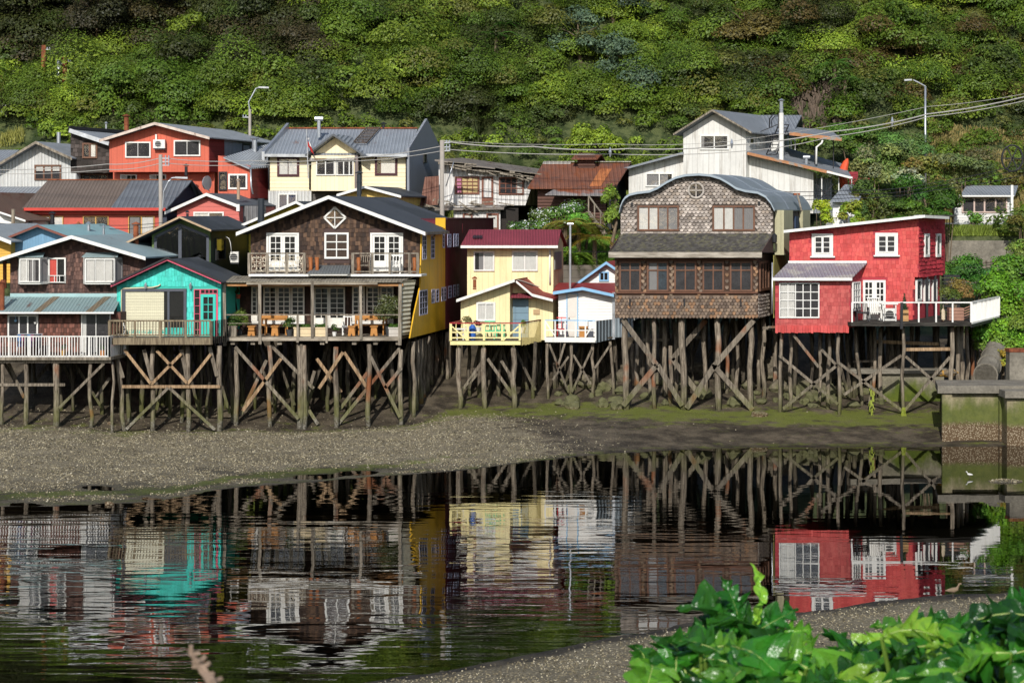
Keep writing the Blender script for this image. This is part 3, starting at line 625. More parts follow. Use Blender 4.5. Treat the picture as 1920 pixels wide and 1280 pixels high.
for x1,y1,x2,y2 in ((237,804,315,727),(318,727,403,805)): brace(r,x1,y1,x2,y2,87.8,.13)
piles(r,215,412,88.1,4,zf-.2,7,seed=5,step=2.0,braces=.9)
mb=MB(); mb.box(P(212,0,88.5).x,88.6,P(0,668,88).z,P(236,0,88.5).x,89.1,zf-.12); mb.build('service_box',m_silver,r)
# ---- E big shingled house
r=root('stilt_house','large dark shingled stilt house with white gable edge, diamond window and yellow side wall','house',600,640,90)
m_felt=mat('bitumen_roof',S('#43474d'),.75,.14,.7,patch=(S('#383c41'),.25),streak=.12)
rf=MB(); Yf=90.6; a=P(616,367,Yf);b=P(797.5,435.5,Yf);l=P(442.5,436,Yf); bk=V(2.4,11.9,0)
e1=b+V(.95,4.7,0); e2=P(858,411,102.5); sl=(b.z-a.z)/(b.x-a.x); e2.z=a.z+sl*(e2.x-(a.x+2.4)); e1b=V(e1.x-.35,e1.y+.05,a.z+sl*(e1.x-.35-a.x-.95))
rf.prism([a,b,e1,e1b,e2,a+bk],(0,0,-.1)); rf.prism([l,a,a+bk,l+bk],(0,0,-.1)); rf.build('roof',m_felt,r)
fb=MB(); z=V(0,0,.17)
for p,q in ((l,a),(a,b)): y=V(0,-.04,.015); fb.prism([p+y,q+y,q+y-z,p+y-z],(0,.037,0))
fb.build('fascia',m_white,r); mb=MB(); mb.bar(b+V(.02,0,-.06),e1+V(.02,0,-.06),.06,.14); mb.build('eave_board',m_grey,r)
rp=[(442.5,436),(616,367),(797.5,435.5)]
DK=[S('#3e3129'),S('#4b3a2f'),S('#594538'),S('#352a25'),S('#664f3e')]
exE=[(499,436,562,512),(607,435,655,487),(693,435,757,512)]
Yw=91.5; X788=P(789,0,Yw).x
gwall(r,rp,Yf,Yw,470,789,535,11,m_core,sh=(.15,.21,'flat',DK,1,.3,.035),ex=exE)
pe=front(Yw)
def dleaf(x0,x1,y0,y1,Y,c,rw,solid,fm=None,fw=.1): return win(r,front(Y),x0,y0,x1,y1,c,rw,fm=fm,fw=fw,mw=.03,solid=solid,name='door')
for x0,x1 in ((500,561),(694.5,756)):
    mb=MB(); p0,p1=P(x0,510,Yw),P(x1,436.5,Yw); fr=.09
    mb.box(p0.x,Yw-.13,p0.z,p0.x+fr,Yw-.002,p1.z);mb.box(p1.x-fr,Yw-.13,p0.z,p1.x,Yw-.002,p1.z);mb.box(p0.x+fr,Yw-.128,p1.z-fr,p1.x-fr,Yw-.002,p1.z); mb.build('door_frame',m_white,r)
    xm=(x0+x1)/2; dleaf(x0+4,xm-.2,440,510,Yw,2,4,.28); dleaf(xm+.2,x1-4,440,510,Yw,2,4,.28)
win(r,pe,608.5,436,654,485,2,3,fw=.09,mw=.05,back=mat('brown_blind',S('#4b3a30'),.8,.2))
q=[(608,408),(628,388.5),(648.5,408),(628,428)]; polywin(r,pe,q,m_white,.08,m_interior,[((608,408),(648,408),.5),((628,388),(628,428),.5)])
# upper balconies
zb=P(0,514,90.3).z; m_gw=m_grey
deck(r,[V(P(466,0,90.2).x,90.2,zb),V(P(790,0,90.2).x,90.2,zb),V(P(790,0,90.2).x+.2,91.45,zb),V(P(466,0,90.2).x,91.45,zb)],.10,m_white,'balcony_floor')
for xs in ((467,501,537.5,571),(661.5,698,731,768,783)):
    A=V(P(xs[0],0,90.3).x,90.3,zb);B=V(P(xs[-1],0,90.3).x,90.3,zb); mb=MB(); mb.bar(A+V(0,0,.98),B+V(0,0,.98),.09,.06); mb.bar(A+V(0,0,.12),B+V(0,0,.12),.06,.06)
    for x in xs: p=V(P(x,0,90.3).x,90.3,zb); mb.bar(p,p+V(0,0,1.0),.12,.1)
    mb.build('balcony_rail',m_grey,r)
rnd=random.Random(4)
for xa,xb,nm in ((472,498,1),(504,534,1),(541,567,0)):
    mb=MB()
    for k in range(34):
        p=P(rnd.uniform(xa,xb),rnd.uniform(480,511),90.3); rr=rnd.uniform(.02,.05); mb.tube([p,p+V(0,.03,0)],rr,8)
    for k in range(4): mb.bar(P(xa,483+k*8,90.34),P(xb,483+k*8,90.34),.02,.02)
    for k in range(4): mb.bar(P(xa+(xb-xa)*k/3,479,90.34),P(xa+(xb-xa)*k/3,511,90.34),.02,.02)
    mb.build('wood_disc_screen',mat('cut_wood',S('#cfc4ae'),.7,.3,4),r)
mb=MB(); a=P(590,497,91.45);b=P(657,497,91.45); mb.prism([a,b,P(656,511.5,90.0),P(576,511.5,90.0)],(0,0,-.05)); mb.build('canopy',mat('grey_corr',S('#6b6f70'),.6,.15,1,seam=('corr','x',.14)),r)
mb=MB(); mb.prism([P(577,512,90.02),P(655,512,90.02),P(650,516.5,90.05),P(583,516.5,90.05)],(0,.9,0)); mb.build('canopy_soffit',m_white,r)
for x in (582,594,672,777):
    mb=MB(); a=P(x,512,90.6); mb.tube([a,a+V(.02,0,.3),a+V(0,0,.75)],[.13,.08,.10],10); t=mb.build('carved_log',mat('orange_log',S('#9a5a2c'),.6,.3,5),None,True); tag(t,'carved orange log standing on the upper balcony of the shingled house','log',group='carved logs on the upper balcony')
# porch
m_porchroof=mat('porch_sheet',S('#8b8373'),.7,.2,1.2,seam=('corr','x',.15),rust=.3,rustcol=S('#5a4b3c'))
slab(r,[P(418,527.5,89.2),P(753,527.5,89.2),P(779,517,91.4),P(430,517,91.4)],m_porchroof,.05,'porch_roof')
mb=MB(); mb.bar(P(420,534,89.4),P(756,534,89.4),.1,.12,up=(0,0,1)); mb.build('porch_beam',m_wood('orange_beam',S('#8f6038'),S('#c99867'),ax='x'),r)
mb=MB(); mb.bar(P(462,530.5,89.25),P(708,530.5,89.25),.06,.14); mb.build('porch_beam',m_wood('grey_beam',S('#7d7263'),S('#b8ad9b'),ax='x'),r)
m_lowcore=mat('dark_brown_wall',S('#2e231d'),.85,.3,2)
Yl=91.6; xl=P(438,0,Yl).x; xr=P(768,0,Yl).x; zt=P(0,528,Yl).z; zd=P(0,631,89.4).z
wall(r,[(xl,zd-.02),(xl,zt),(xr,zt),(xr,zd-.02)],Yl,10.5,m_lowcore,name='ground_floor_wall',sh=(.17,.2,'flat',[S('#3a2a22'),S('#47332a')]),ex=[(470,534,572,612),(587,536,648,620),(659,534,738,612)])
pw=front(Yl); m_ivory=mat('ivory_paint',S('#e6e1d5'),.6,.15,2,streak=.3)
for x0,x1,c in ((471.5,483,1),(494,519,2),(520,545,2),(546,571,2),(660.5,684,2),(687,711.5,2),(713,738,2)):
    win(r,pw,x0,537,x1,602,c,6,fm=m_ivory,fw=.07,mw=.04,solid=.14)
win(r,pw,589,538,616.5,614,2,6,fm=m_ivory,fw=.07,mw=.03,solid=.22,name='door'); win(r,pw,617,538,647,614,2,6,fm=m_ivory,fw=.07,mw=.03,solid=.22,name='door')
for k,(xa,xb) in enumerate(((455,470),(660,655))): boxpart(r,'window_sill',m_white,472+k*188,602,571+k*167,607,Yl-.06,.06)
Ya=89.35
deck(r,[P(418,631,Ya),P(752,631,Ya),P(752,631,Ya)+V(.55,2.9,0),P(418,631,Ya)+V(.55,2.9,0)],.14)
mb=MB(); mb.bar(P(424,635.5,89.3),P(752,635,89.3),.06,.17); mb.build('floor_beam',m_wood('grey_beam',S('#7d7263'),S('#b8ad9b'),ax='x'),r)
for x,y0,y1,w in ((421.5,531,648,.14),(487.5,531,645,.14),(585.5,526,632,.13),(677,536,636,.13),(749.5,533,647,.15),(558,590,642,.10),(612.5,590,643,.10)):
    mb=MB(); a,b=P(x,y1,89.25),P(x+random.uniform(-1,1),y0,89.25); mb.bar(a,b,w,w*.8); mb.build('porch_post',m_grey,r)
mb=MB(); mb.bar(P(421,590,89.3),P(750,590,89.3),.07,.055); mb.bar(P(421,606,89.32),P(490,606,89.32),.04,.03); mb.build('porch_rail',m_grey,r)
mb=MB()
for k in range(9): mb.bar(P(438+random.uniform(-4,10),534,91.0),P(438+random.uniform(-8,10),600,91.0),.05,.05)
mb.build('trellis',m_wood('old_sticks',S('#3e352c'),S('#6b5d4d')),r)
m_corrc=mat('cream_corr',S('#cfc8ae'),.6,.15,1.5,seam=('corr','z',.2),streak=.35)
ps=side(752.5,89.35,.46); mb=MB(); u1=ps.uv(780,527)[0]; z0,z1=P(0,628,89.35).z,P(0,527,89.35).z
mb.prism([ps.pt(.02,z0,0),ps.pt(u1*.62,z0,0),ps.pt(u1*.62,P(0,575,90).z,0),ps.pt(u1,z1+.02,0),ps.pt(.02,z1-.02,0)],-ps.N*.04); mb.build('porch_side',m_corrc,r)
# yellow side wall of E: plane through the right corner, leaning with the street
m_yel=mat('yellow_boards',S('#dba808'),.5,.10,1.2,seam=('board','y',.30),streak=.35,dirt=S('#8f6c12'))
sE=side(789,Yw); uY=lambda y:(y-Yw)*math.hypot(1,SX)
zlo=P(767,634,89.2).z; ztop=e1.z-.1
mb=MB(); pts=[(uY(89.25),zlo),(uY(96.2),zlo),(uY(96.2),P(0,433,96).z+.15),(uY(91.45),P(789,440,91.5).z),(uY(91.2),P(0,535,91.3).z),(uY(90.0),P(0,590,90).z)]
mb.prism([sE.pt(u,v,.0) for u,v in pts],sE.N*.06); mb.build('yellow_side_wall',m_yel,r)
sE2=Pl(sE.O+sE.N*.06,sE.U,sE.N); m_lil=mat('lilac_frame',S('#b9b9cf'),.5,.1)
for x0,y0,x1,y1,c,w_ in ((792,441,799,487,2,5),(807.5,441,814.5,485.5,2,5),(786,544.5,801,592,3,4),(809,542.5,815,569,2,3),(817,542,822.5,567,1,3)):
    win(r,sE2,x0,y0,x1,y1,c,w_,fm=m_lil,fw=.06,mw=.03,back=m_interior,dz=.3)
pipe(r,'downpipe',m_yel,[(817,438,94.0),(811,446,93.6),(805,452,93.3),(805,616,93.3)],.05)
pipe(r,'downpipe',m_yel,[(832,470,96.0),(828,476,96.0),(828,520,96.0),(824,524,96.0)],.07)
XE=[(443,655,.12),(505,647,.12),(562,645,.15),(570,647,.1),(630,650,.12),(692,645,.12),(752,655,.12)]
for x,y,rr in XE: post(r,x,y,89.6,x+random.uniform(-1,1)+(3 if x==505 else 0),r=rr)
for i,(x1,y1,x2,y2) in enumerate(((441,650,560,785),(509,648,588,728),(500,675,451,778),(527,672,455,770),(750,652,633,796),(689,698,637,767),(695,668,750,782),(645,660,688,726),(594,672,640,735),(643,660,598,728),(579,768,596,795),(590,695,572,757),(722,727,752,690))):
    brace(r,x1,y1,x2,y2,89.4+(i%3)*.35,.15,m_fresh if i in(3,7,8,9) else m_brace)
piles(r,440,755,89.6,5,P(0,640,90).z,9,seed=8,step=2.1,braces=.8)
for k in range(8): post(r,775+k*7,640-k*2.5,91.0+k*1.0,r=.10)
for xa in (432,470,520,600,660,700,742): boxpart(r,'joist',m_grey,xa,638,xa+8,646,89.45,1.5)
# ---- F maroon house
r=root('maroon_house','narrow maroon boarded house adjoining the yellow wall','house',860,620,99)
m_mar=mat('maroon_boards',S('#5e1424'),.55,.12,1.2,seam=('board','y',.45),streak=.2)
uF0,uF1=uY(96.25),uY(108); sF=sE
zt=P(0,412,97.5).z
mb=MB(); a=sF.pt(uF0,zlo,.06); mb.prism([a,sF.pt(uF0,zt,.06),sF.pt(uF0,zt,.06)+V(-4,0,0),sF.pt(uF0,zlo,.06)+V(-4,0,0)],(SX*11.5,11.5,0)); mb.build('wall',m_mar,r)
mb=MB(); a=sF.pt(uF0,zt+.002,.12); mb.prism([a,a+V(-4.2,0,0),a+V(-4.2,0,.07),a+V(0,0,.07)],(SX*11.7,11.7,0)); mb.build('roof',mat('maroon_trim',S('#451020'),.6,.1),r)
mb=MB(); a=sF.pt(uF0-.03,zt-.7,.07); mb.box(a.x-.5,a.y-.04,a.z,a.x,a.y,a.z+.8); mb.build('corner_board',m_yel,r)
sF2=Pl(sE.O+sE.N*.06,sE.U,sE.N)
for x0,y0,x1,y1,c in ((829.5,439,833.3,465,1),(838.7,439,845.3,464,2),(850,438,853.5,463,1),(855.5,438,859,462,1),(827.2,538.5,831,565,1),(832,538,836,564,1),(840,536,846.7,559.5,2),(850,534,854,557,1),(856.5,533,860,555,1)):
    win(r,sF2,x0,y0,x1,y1,c,3,fm=m_lil,fw=.07,mw=.03,back=m_interior,dz=.3)
pipe(r,'downpipe',m_mar,[(845,468,98.2),(843,475,98),(840,520,98),(836,524,98)],.08)
pipe(r,'flue',mat('coral_pipe',S('#c2504c'),.5,.1),[(866,437,100),(866,419,100)],.05)
for k in range(7): post(r,838+k*5,622-k*2,97+k*1.1,r=.1)
piles(r,775,835,95,3,P(0,620,95).z,4,seed=21,step=2.3)
# ---- G cream two-storey + H annex
r=root('cream_house','pale yellow two-storey house with maroon corrugated roof between maroon house and flue pipe','house',955,600,97)
m_cream=mat('cream_boards',S('#f1e2ad'),.55,.06,1.2,seam=('board','x',.30),streak=.26,dirt=S('#b3a067')); m_marroof=mat('maroon_corr',S('#853843'),.6,.14,.8,seam=('corr','x',.14),streak=.2)
YG=97; e0=P(863.7,462,96.4);e1_=P(1046,460,96.4); r0=P(880,431,98.4);r1=P(1052,429.5,98.4); r0.z=r1.z=(r0.z+r1.z)/2; e0.z=e1_.z
slab(r,[e0,e1_,r1,r0],m_marroof,.06); slab(r,[r0+V(0,.003,0),r1+V(0,.003,0),r1+V(.4,2,-.85),r0+V(.4,2,-.85)],m_marroof,.06,'rear_roof')
mb=MB(); mb.bar(e0+V(0,-.05,-.07),e1_+V(0,-.05,-.07),.08,.13); mb.build('gutter',m_white,r)
xl,xr=P(876,0,97).x,P(1037.5,0,97).x; zt=e0.z+.12;zb=P(0,560,97).z
wall(r,[(xl,zb),(xl,zt),(xr,zt),(xr,zb)],97,2.9,m_cream)
mb=MB(); s=side(1037.5,97); mb.prism([s.pt(0,zt,.0),s.pt(2.95,zt,.0),s.pt(1.45,r0.z-.1,.0)],-s.N*.06); mb.build('gable_wall',m_cream,r)
mb=MB(); lb(mb,s,.25,P(0,505,98).z,2.2,P(0,472,98).z,.003,.05); mb.build('side_shutter',mat('grey_slats',S('#8d8a86'),.6,.15,2,seam=('board','y',.3)),r)
pg=front(97); win(r,pg,888,471,927,508,2,1,fw=.07,mw=.05,csplit=[.5],curt=[(.22,.48,m_curg),(.52,1,m_cur)]); win(r,pg,960,470,1008,508,2,1,fw=.07,mw=.05,curt=[(0,.48,m_cur),(.52,1,m_cur)])
pipe(r,'downpipe',m_white,[(1031,468),(1031,532)],.045,96.9)
mb=MB(); a=P(888,446,97.3); 
for k in range(6): mb.bar(P(887+k*3,446,97.0),P(889+k*3,441,97.3),.06,.02)
mb.build('roof_vent',m_dark,r)
piles(r,870,1035,93.5,3,P(0,640,93).z,6,seed=30,step=1.8,braces=.4)
r=root('cream_annex','low pale yellow cottage with red gable roof, blue-grey door and cream deck with red handrail','house',930,645,94)
m_redroof=mat('red_roof',S('#93322f'),.55,.12,.9,seam=('corr','y',.3),streak=.25)
rpL=[(855.5,561.5),(965,523.5)]; rpR=[(965,523.5),(998,551),(1036.5,561)]
gable(r,rpL,93.7,3.6,m_redroof,m_white,.14); gable(r,rpR,94.1,3.2,m_redroof,m_white,.13)
zb=P(0,640,94).z
for (a,b,Yw_,rp_,Yr_) in ((864,956,94.3,rpL,93.7),(956.4,1037,95.0,[(900,523),(965,523.5),(998,551),(1036.5,561)],94.1)):
    x0,x1=P(a,0,Yw_).x,P(b,0,Yw_).x; t=topline(rp_,Yr_,Yw_,x0,x1,SX,.12); wall(r,[(x0,zb)]+t+[(x1,zb)],Yw_,3,m_cream)
p0=P(966,524,94.6); 
mb=MB()
for (xa,ya,xb,yb) in ((985,532,1003,545),(972,530,992,543)):
    a=P(xa,ya,94.6); mb.bar(P(968+(xa-972)*.6,526+(ya-530),94.35)+V(.0,0,.06),P(1000+(xa-972)*.8,541+(ya-530)*.6,94.9)+V(0,0,.12),.16,.03)
mb.build('roof_panel',mat('pale_sheet',S('#b8b4a8'),.5,.15,3),r)
ph=front(94.3); win(r,ph,893,566,929,602,2,1,fw=.10,mw=.05,curt=[(0,1,m_cur)])
pk=front(95.0); mb=MB(); m_bg=mat('bluegrey_door',S('#6d8796'),.5,.1,2,seam=('lap','z',.33)); a=pk.uv(961.5,640);b=pk.uv(991,560); lb(mb,pk,a[0],a[1],a[0]+.12,b[1],.003,.1);lb(mb,pk,b[0]-.12,a[1],b[0],b[1],.003,.1);lb(mb,pk,a[0]+.12,b[1]-.1,b[0]-.12,b[1],.003,.098);lb(mb,pk,a[0]+.12,a[1],b[0]-.12,b[1]-.1,.003,.05); mb.build('door',m_bg,r)
slab(r,[P(956,556.5,94.2),P(1000,556.5,94.2),P(994,549,94.9),P(961,549,94.9)],m_marroof,.05,'door_canopy')
boxpart(r,'wall_plaque',mat('tan_board',S('#b79a72'),.7,.1),1000,580,1012,589,94.94,.05)
chimney(r,m_rustpipe,890,524,540,95,.08)
m_cr2=mat('cream_rail',S('#ecdc9a'),.55,.1,2,streak=.2,dirt=S('#8f7b4a')); m_red=mat('red_handrail',S('#a3232b'),.5,.1)
zf=P(0,639,92.3).z; xa,xb=P(844,0,92.3).x,P(976,0,92.3).x; dv=P(1022,0,95.7).x-xb
deck(r,[V(xa,92.25,zf),V(xb,92.25,zf),V(xb+dv,95.7,zf),V(xa+dv*.6,95.2,zf)],.1)
boxpart(r,'deck_beam',m_cr2,844,639.5,976,646.5,92.15,.08)
hh=.86; mb=MB(); mb.bar(V(xa,92.2,zf+hh),V(xb,92.2,zf+hh),.09,.05,m=1)
for px in (845.5,877,907.5,941.5,974.5): x=P(px,0,92.2).x; mb.box(x-.05,92.16,zf+.03,x+.05,92.24,zf+hh-.03)
for k in (.16,.42): mb.bar(V(xa,92.21,zf+k),V(xb,92.21,zf+k),.05,.06)
mb.bar(P(848,612,92.2),P(876,638,92.2),.06,.05,up=(0,1,0)); mb.bar(P(972,612,92.2),P(943,638,92.2),.06,.05,up=(0,1,0)); mb.build('railing',[m_cr2,m_red],r)
A=V(xb+.05,92.3,zf);B=V(xb+dv,95.7,zf); mb=MB(); n=24
for k in range(n): 
    p=A.lerp(B,(k+.5)/n); mb.bar(p-V(0,0,.2+random.uniform(0,.04)),p+V(0,0,hh-.04+random.uniform(-.015,.015)),(B-A).length/n*.93,.03,up=(1,0,0),c=None)
mb.bar(A+V(0,0,hh),B+V(0,0,hh),.08,.05,m=1); mb.build('board_fence',[mat('cream_weathered',S('#c9b878'),.7,.25,4,streak=.55,dirt=S('#6d6038')),m_rustpipe],r)
rail(r,V(xa,92.3,zf),V(xa+dv*.4,94.2,zf),hh,m_cr2,3,0,2,.06,.05,.05,mtop=m_red)
for x,y,xb_ in ((860,650,862),(907,650,910),(962,650,964)): post(r,x,y,92.5,xb_,r=.13)
for px in (859,907,963): boxpart(r,'post_cap',m_cr2,px-2,647,px+2,652,92.4,.08)
for q in ((906,675,864,735),(914,672,962,742),(940,676,962,712),(895,700,880,718)): brace(r,*q,92.8,.14)
piles(r,850,1000,92.5,3,zf-.15,5,seed=12,step=1.7,braces=.7)
# ---- J white gable behind, I white shed
r=root('white_cottage','small white cottage gable with light blue trim and tiny window beside the curved shingle house','house',1120,600,99)
m_lb=mat('lightblue_paint',S('#86b6da'),.5,.08); m_wlap=mat('white_lap',S('#eceae4'),.5,.05,1.2,seam=('lap','z',.14),streak=.12,dirt=S('#9a968a'))
rp=[(1077,533),(1136.5,490.5),(1200,533)]
gable(r,rp,98.6,7,m_redroof,m_lb,.15); gwall(r,rp,98.6,99,1083,1190,600,6,m_wlap)
win(r,front(99),1123,509,1141.5,527,2,1,fm=m_lb,fw=.07,mw=.05,back=m_inner)
slab(r,[P(1036,546,95.5),P(1155,546,95.5),P(1165,530,98.7),P(1045,530,98.7)],m_redroof,.06,'lower_roof')
r=root('white_shed','white boarded stilt shed with light blue eave and door frame and white railed deck','shed',1095,636,95)
rp=[(1036.5,547),(1092,538.5),(1151,551.5)]
gable(r,rp,94.5,3.5,m_redroof,m_lb,.15); gwall(r,rp,94.5,95,1047,1150,636,3.2,m_wlap)
pi=front(95); mb=MB(); a=pi.uv(1062,636);b=pi.uv(1084,549)
for u0,u1,v0,v1 in ((a[0],a[0]+.05,a[1],b[1]),(b[0]-.05,b[0],a[1],b[1]),(a[0]+.05,b[0]-.05,b[1]-.05,b[1])): lb(mb,pi,u0,v0,u1,v1,.003,.07,1)
lb(mb,pi,a[0]+.05,a[1],b[0]-.05,b[1]-.05,.003,.04,0); lb(mb,pi,a[0]+.12,a[1]+.2,b[0]-.12,a[1]+1.0,.04,.052,0); lb(mb,pi,a[0]+.12,a[1]+1.12,b[0]-.12,b[1]-.15,.04,.052,0); d_=mb.build('door',[mat('offwhite_door',S('#dcd6cc'),.5,.08),m_lb],r)
mb=MB(); c=pi.pt(a[0]+.12,a[1]+1.05,.07); mb.tube([c,c+V(.02,-.03,0)],.03,6); mb.build('handle',m_dark,d_)
boxpart(r,'corner_trim',m_silver,1148,548,1153,636,94.9,.2)
zf=P(0,633,94).z; Yd=93.6; x0,x1=P(1022,0,Yd).x,P(1116,0,Yd).x
deck(r,[V(x0,Yd,zf),V(x1,Yd-.25,zf),V(P(1150,0,94.9).x,94.95,zf),V(x0+.1,94.95,zf)],.08)
A=V(x0,Yd-.04,zf);B=V(x1,Yd-.29,zf); mb=MB()
mb.bar(A+V(0,0,.88),B+V(0,0,.88),.07,.05,m=1)
for k in (0,.2,.4,.6,.8,1): p=A.lerp(B,k); mb.bar(p-V(0,0,.1),p+V(0,0,.87),.07,.06)
mb.bar(A+V(0,0,.4),B+V(0,0,.4),.05,.05); mb.bar(A+V(0,-.02,.85),A.lerp(B,.2)+V(0,-.02,.1),.06,.04,up=(0,1,0)); mb.bar(B+V(0,-.02,.85),A.lerp(B,.8)+V(0,-.02,.1),.06,.04,up=(0,1,0)); mb.bar(A-V(0,.02,.06),B-V(0,.02,.06),.05,.24,up=(0,0,1)); mb.build('railing',[m_white,m_lb],r)
m_zinc=mat('zinc_panels',S('#8e9aa2'),.45,.12,1.5,seam=('corr','x',.17),streak=.2)
mb=MB(); C=V(P(1148,0,94.9).x,94.9,zf); mb.prism([B+V(.03,0,-.2),C-V(0,0,.12),C+V(0,0,.86),B+V(.03,0,.86)],(0,.04,0)); mb.prism([C+V(.04,.1,-.05),C+V(1.1,.4,-.05),C+V(1.1,.4,.9),C+V(.04,.1,.9)],(0,.04,0)); mb.build('metal_panel',m_zinc,r)
for a_ in ((1026,640,1028),(1071,640,1069),(1112,642,1112),(1144,640,1150)): post(r,a_[0],a_[1],93.7,a_[2],r=.08)
for q in ((1030,645,1066,735),(1066,668,1036,712),(1075,665,1108,720),(1109,655,1072,735),(1145,645,1115,690),(1060,640,1045,690)): brace(r,*q,93.55,.10)
piles(r,1022,1150,93.7,3,zf-.15,5,seed=13,step=1.7,braces=.5)
r=root('flue_pipe','slim silver flue pipe with flat cap rising between the cream house and the white cottage','pipe',1069,540,96)
mb=MB(); mb.tube([P(1069,545,96),P(1069.3,421,96)],.06,10); mb.tube([P(1063.5,420,96),P(1075,420,96)],.07,10); mb.build('pipe',m_silver,r)
# ---- K curved shingle house
SK=.364
r=root('stilt_house','grey fish-scale shingled stilt house with curved zinc roof and round window','house',1300,596,91)
cp=[(1160.5,397),(1163,386),(1167,376),(1172,369),(1180,363.5),(1195,360),(1217,357.5),(1232,351.5),(1250,340),(1267,331.5),(1285,327),(1310,325.5),(1332,327.5),(1350,333),(1365,341.5),(1380,351.5),(1397,356.5),(1420,359.5),(1435,367),(1445,379),(1452,393)]
m_zroof=mat('zinc_roof',S('#8c959d'),.42,.10,.7,streak=.2,dirt=S('#5d6a76'),metal=.25)
o=gable(r,cp,91.6,8.6,m_zroof,mat('pale_blue_edge',S('#98a4ac'),.5,.1),.11,sx=SK,t=.05)
mb=MB()
for d in (3.1,6.0): mb.tube([P(a,b,91.6)+V(SK*d,d,.01) for a,b in cp],.03,4)
mb.build('roof_seam',m_zroof,r)
FS=[S('#a69b91'),S('#968c83'),S('#b3a89d'),S('#867c73'),S('#9a8d80')]; FB=[S('#7a695a'),S('#86725f'),S('#6d5e51'),S('#8b6b50'),S('#625449')]
exK=[(1194,384,1273,434),(1334,383,1416,434),(1291,343,1319,371)]
xl,xr=P(1163.5,0,92).x,P(1449,0,92).x; t=topline(cp,91.6,92,xl,xr,SK,.07); zb=P(0,440,92).z
wall(r,[(xl,zb)]+t+[(xr,zb)],92,8,mat('grey_under',S('#5f554e'),.8,.2),SK,sh=(.195,.145,'wave',FS,1,.1,.075),ex=exK)
pK=front(92)
for x0,x1 in ((1195,1273),(1335.5,1415)):
    win(r,pK,x0,385.5,x1,433,4,1,fm=m_brownfr,fw=.085,mw=.075,curt=[(0,.24,m_cur),(.27,.48,m_cur),(.52,.74,m_curg),(.77,1,m_curg)])
mb=MB(); c=P(1305,357,91.93); R=.36
ring=[c+V(math.cos(a)*R,0,math.sin(a)*R) for a in [i*math.pi/14 for i in range(29)]]; mb.tube(ring,.055,6); mb.bar(c-V(R,0,0),c+V(R,0,0),.045,.045); mb.bar(c-V(0,0,R),c+V(0,0,R),.045,.045)
mb.prism([c+V(math.cos(a)*R,.05,math.sin(a)*R) for a in [i*math.pi/12 for i in range(24)]],(0,.012,0),1); o=mb.build('round_window',[mat('grey_frame',S('#b3aaa0'),.6,.2,3),m_interior],r)
mb=MB(); mb.face([c+V(math.cos(a)*R,.02,math.sin(a)*R) for a in [i*math.pi/12 for i in range(24)]]); mb.build('pane',m_glass(),o)
# mossy skirt roof, slightly hollow
prof=[(0,0),(.35,.42),(.7,.72),(1,1)]
mb=MB(); SKR=[S('#4d4a46'),S('#55524c'),S('#46433f'),S('#5b5848')]
y0,y1=90.0,91.95; rows=16
tl,tr=P(1165,438,y1),P(1449,438,y1); bl,br_=P(1142,472.5,y0),P(1427,471.5,y0)
br_.z=bl.z; tr.z=tl.z
def skp(u,k,d=0):
    a=bl.lerp(br_,u); b=tl.lerp(tr,u); q=a.lerp(b,k); q.z=a.z+(b.z-a.z)*(k**1.45)+d; return q
for i in range(rows):
    k0,k1=i/rows,(i+1)/rows; n=52; 
    for j in range(n):
        kq=random.uniform(.75,1.2); c=tuple(x*kq for x in random.choice(SKR)); u0=(j+.5*(i%2))/n; u1=min(1,u0+.97/n); w=random.uniform(.015,.04)
        mb.face([skp(u0,k0,w),skp(u1,k0,w),skp(u1,k1+.02,.012),skp(u0,k1+.02,.012)],1,c); mb.face([skp(u0,k0,-.01),skp(u1,k0,-.01),skp(u1,k0,w),skp(u0,k0,w)],1,tuple(x*.8 for x in c))
for i in range(8): mb.face([skp(0,i/8,-.02),skp(1,i/8,-.02),skp(1,(i+1)/8,-.02),skp(0,(i+1)/8,-.02)],0)
mb.prism([bl-V(0,0,.02),br_-V(0,0,.02),tr-V(0,0,.9),tl-V(0,0,.9)],(0,0,-.02)); mb.prism([br_,tr,tr-V(0,0,.9)],(.03,0,0)); mb.prism([bl,tl,tl-V(0,0,.9)],(-.03,0,0)); mb.build('skirt_roof',[m_core,m_sh],r)
mb=MB(); mb.bar(bl+V(-.03,-.05,-.13),br_+V(.03,-.05,-.13),.06,.26); mb.build('eave_board',m_wood('pale_board',S('#8b8173'),S('#bdb3a4'),ax='x'),r)
Yk=90.6; wk=[(1161,490,1201.5,546),(1213,490,1253,546),(1264,490,1305.5,546),(1317,490,1357,546),(1368,490,1410,546)]
xl,xr=P(1153,0,Yk).x,P(1421,0,Yk).x
wall(r,[(xl,P(0,596,Yk).z),(xl,P(0,478,Yk).z),(xr,P(0,478,Yk).z),(xr,P(0,596,Yk).z)],Yk,9.2,mat('rust_under',S('#4b372b'),.8,.2),SK,name='lower_wall',sh=(.165,.15,'wave',FB,1,.1,.065),ex=[(a-2,486,c+2,549) for a,b,c,d in wk])
pk=front(Yk); m_inb=mat('bluish_room',(.05,.065,.08),.8,.6,2)
for i,(a,b,c,d) in enumerate(wk):
    win(r,pk,a,b,c,d,2,1,fm=m_brownfr,fw=.075,mw=.06,rsplit=[.27],back=m_inb if i in(1,) else m_interior,curt=[(.05,.45,m_curg)] if i==1 else ())
for y in (487,548.5): 
    mb=MB(); mb.bar(P(1155,y,Yk-.06),P(1420,y,Yk-.06),.1,.07); mb.build('trim_board',mat('brown_trim',S('#6b4836'),.7,.25,4),r)
for x in (1181,1283,1389):
    mb=MB(); a=P(x,560,Yk-.08); mb.tube([a,a-V(.0,.02,.35)],.04,6); mb.build('wall_hook',m_dark,r)
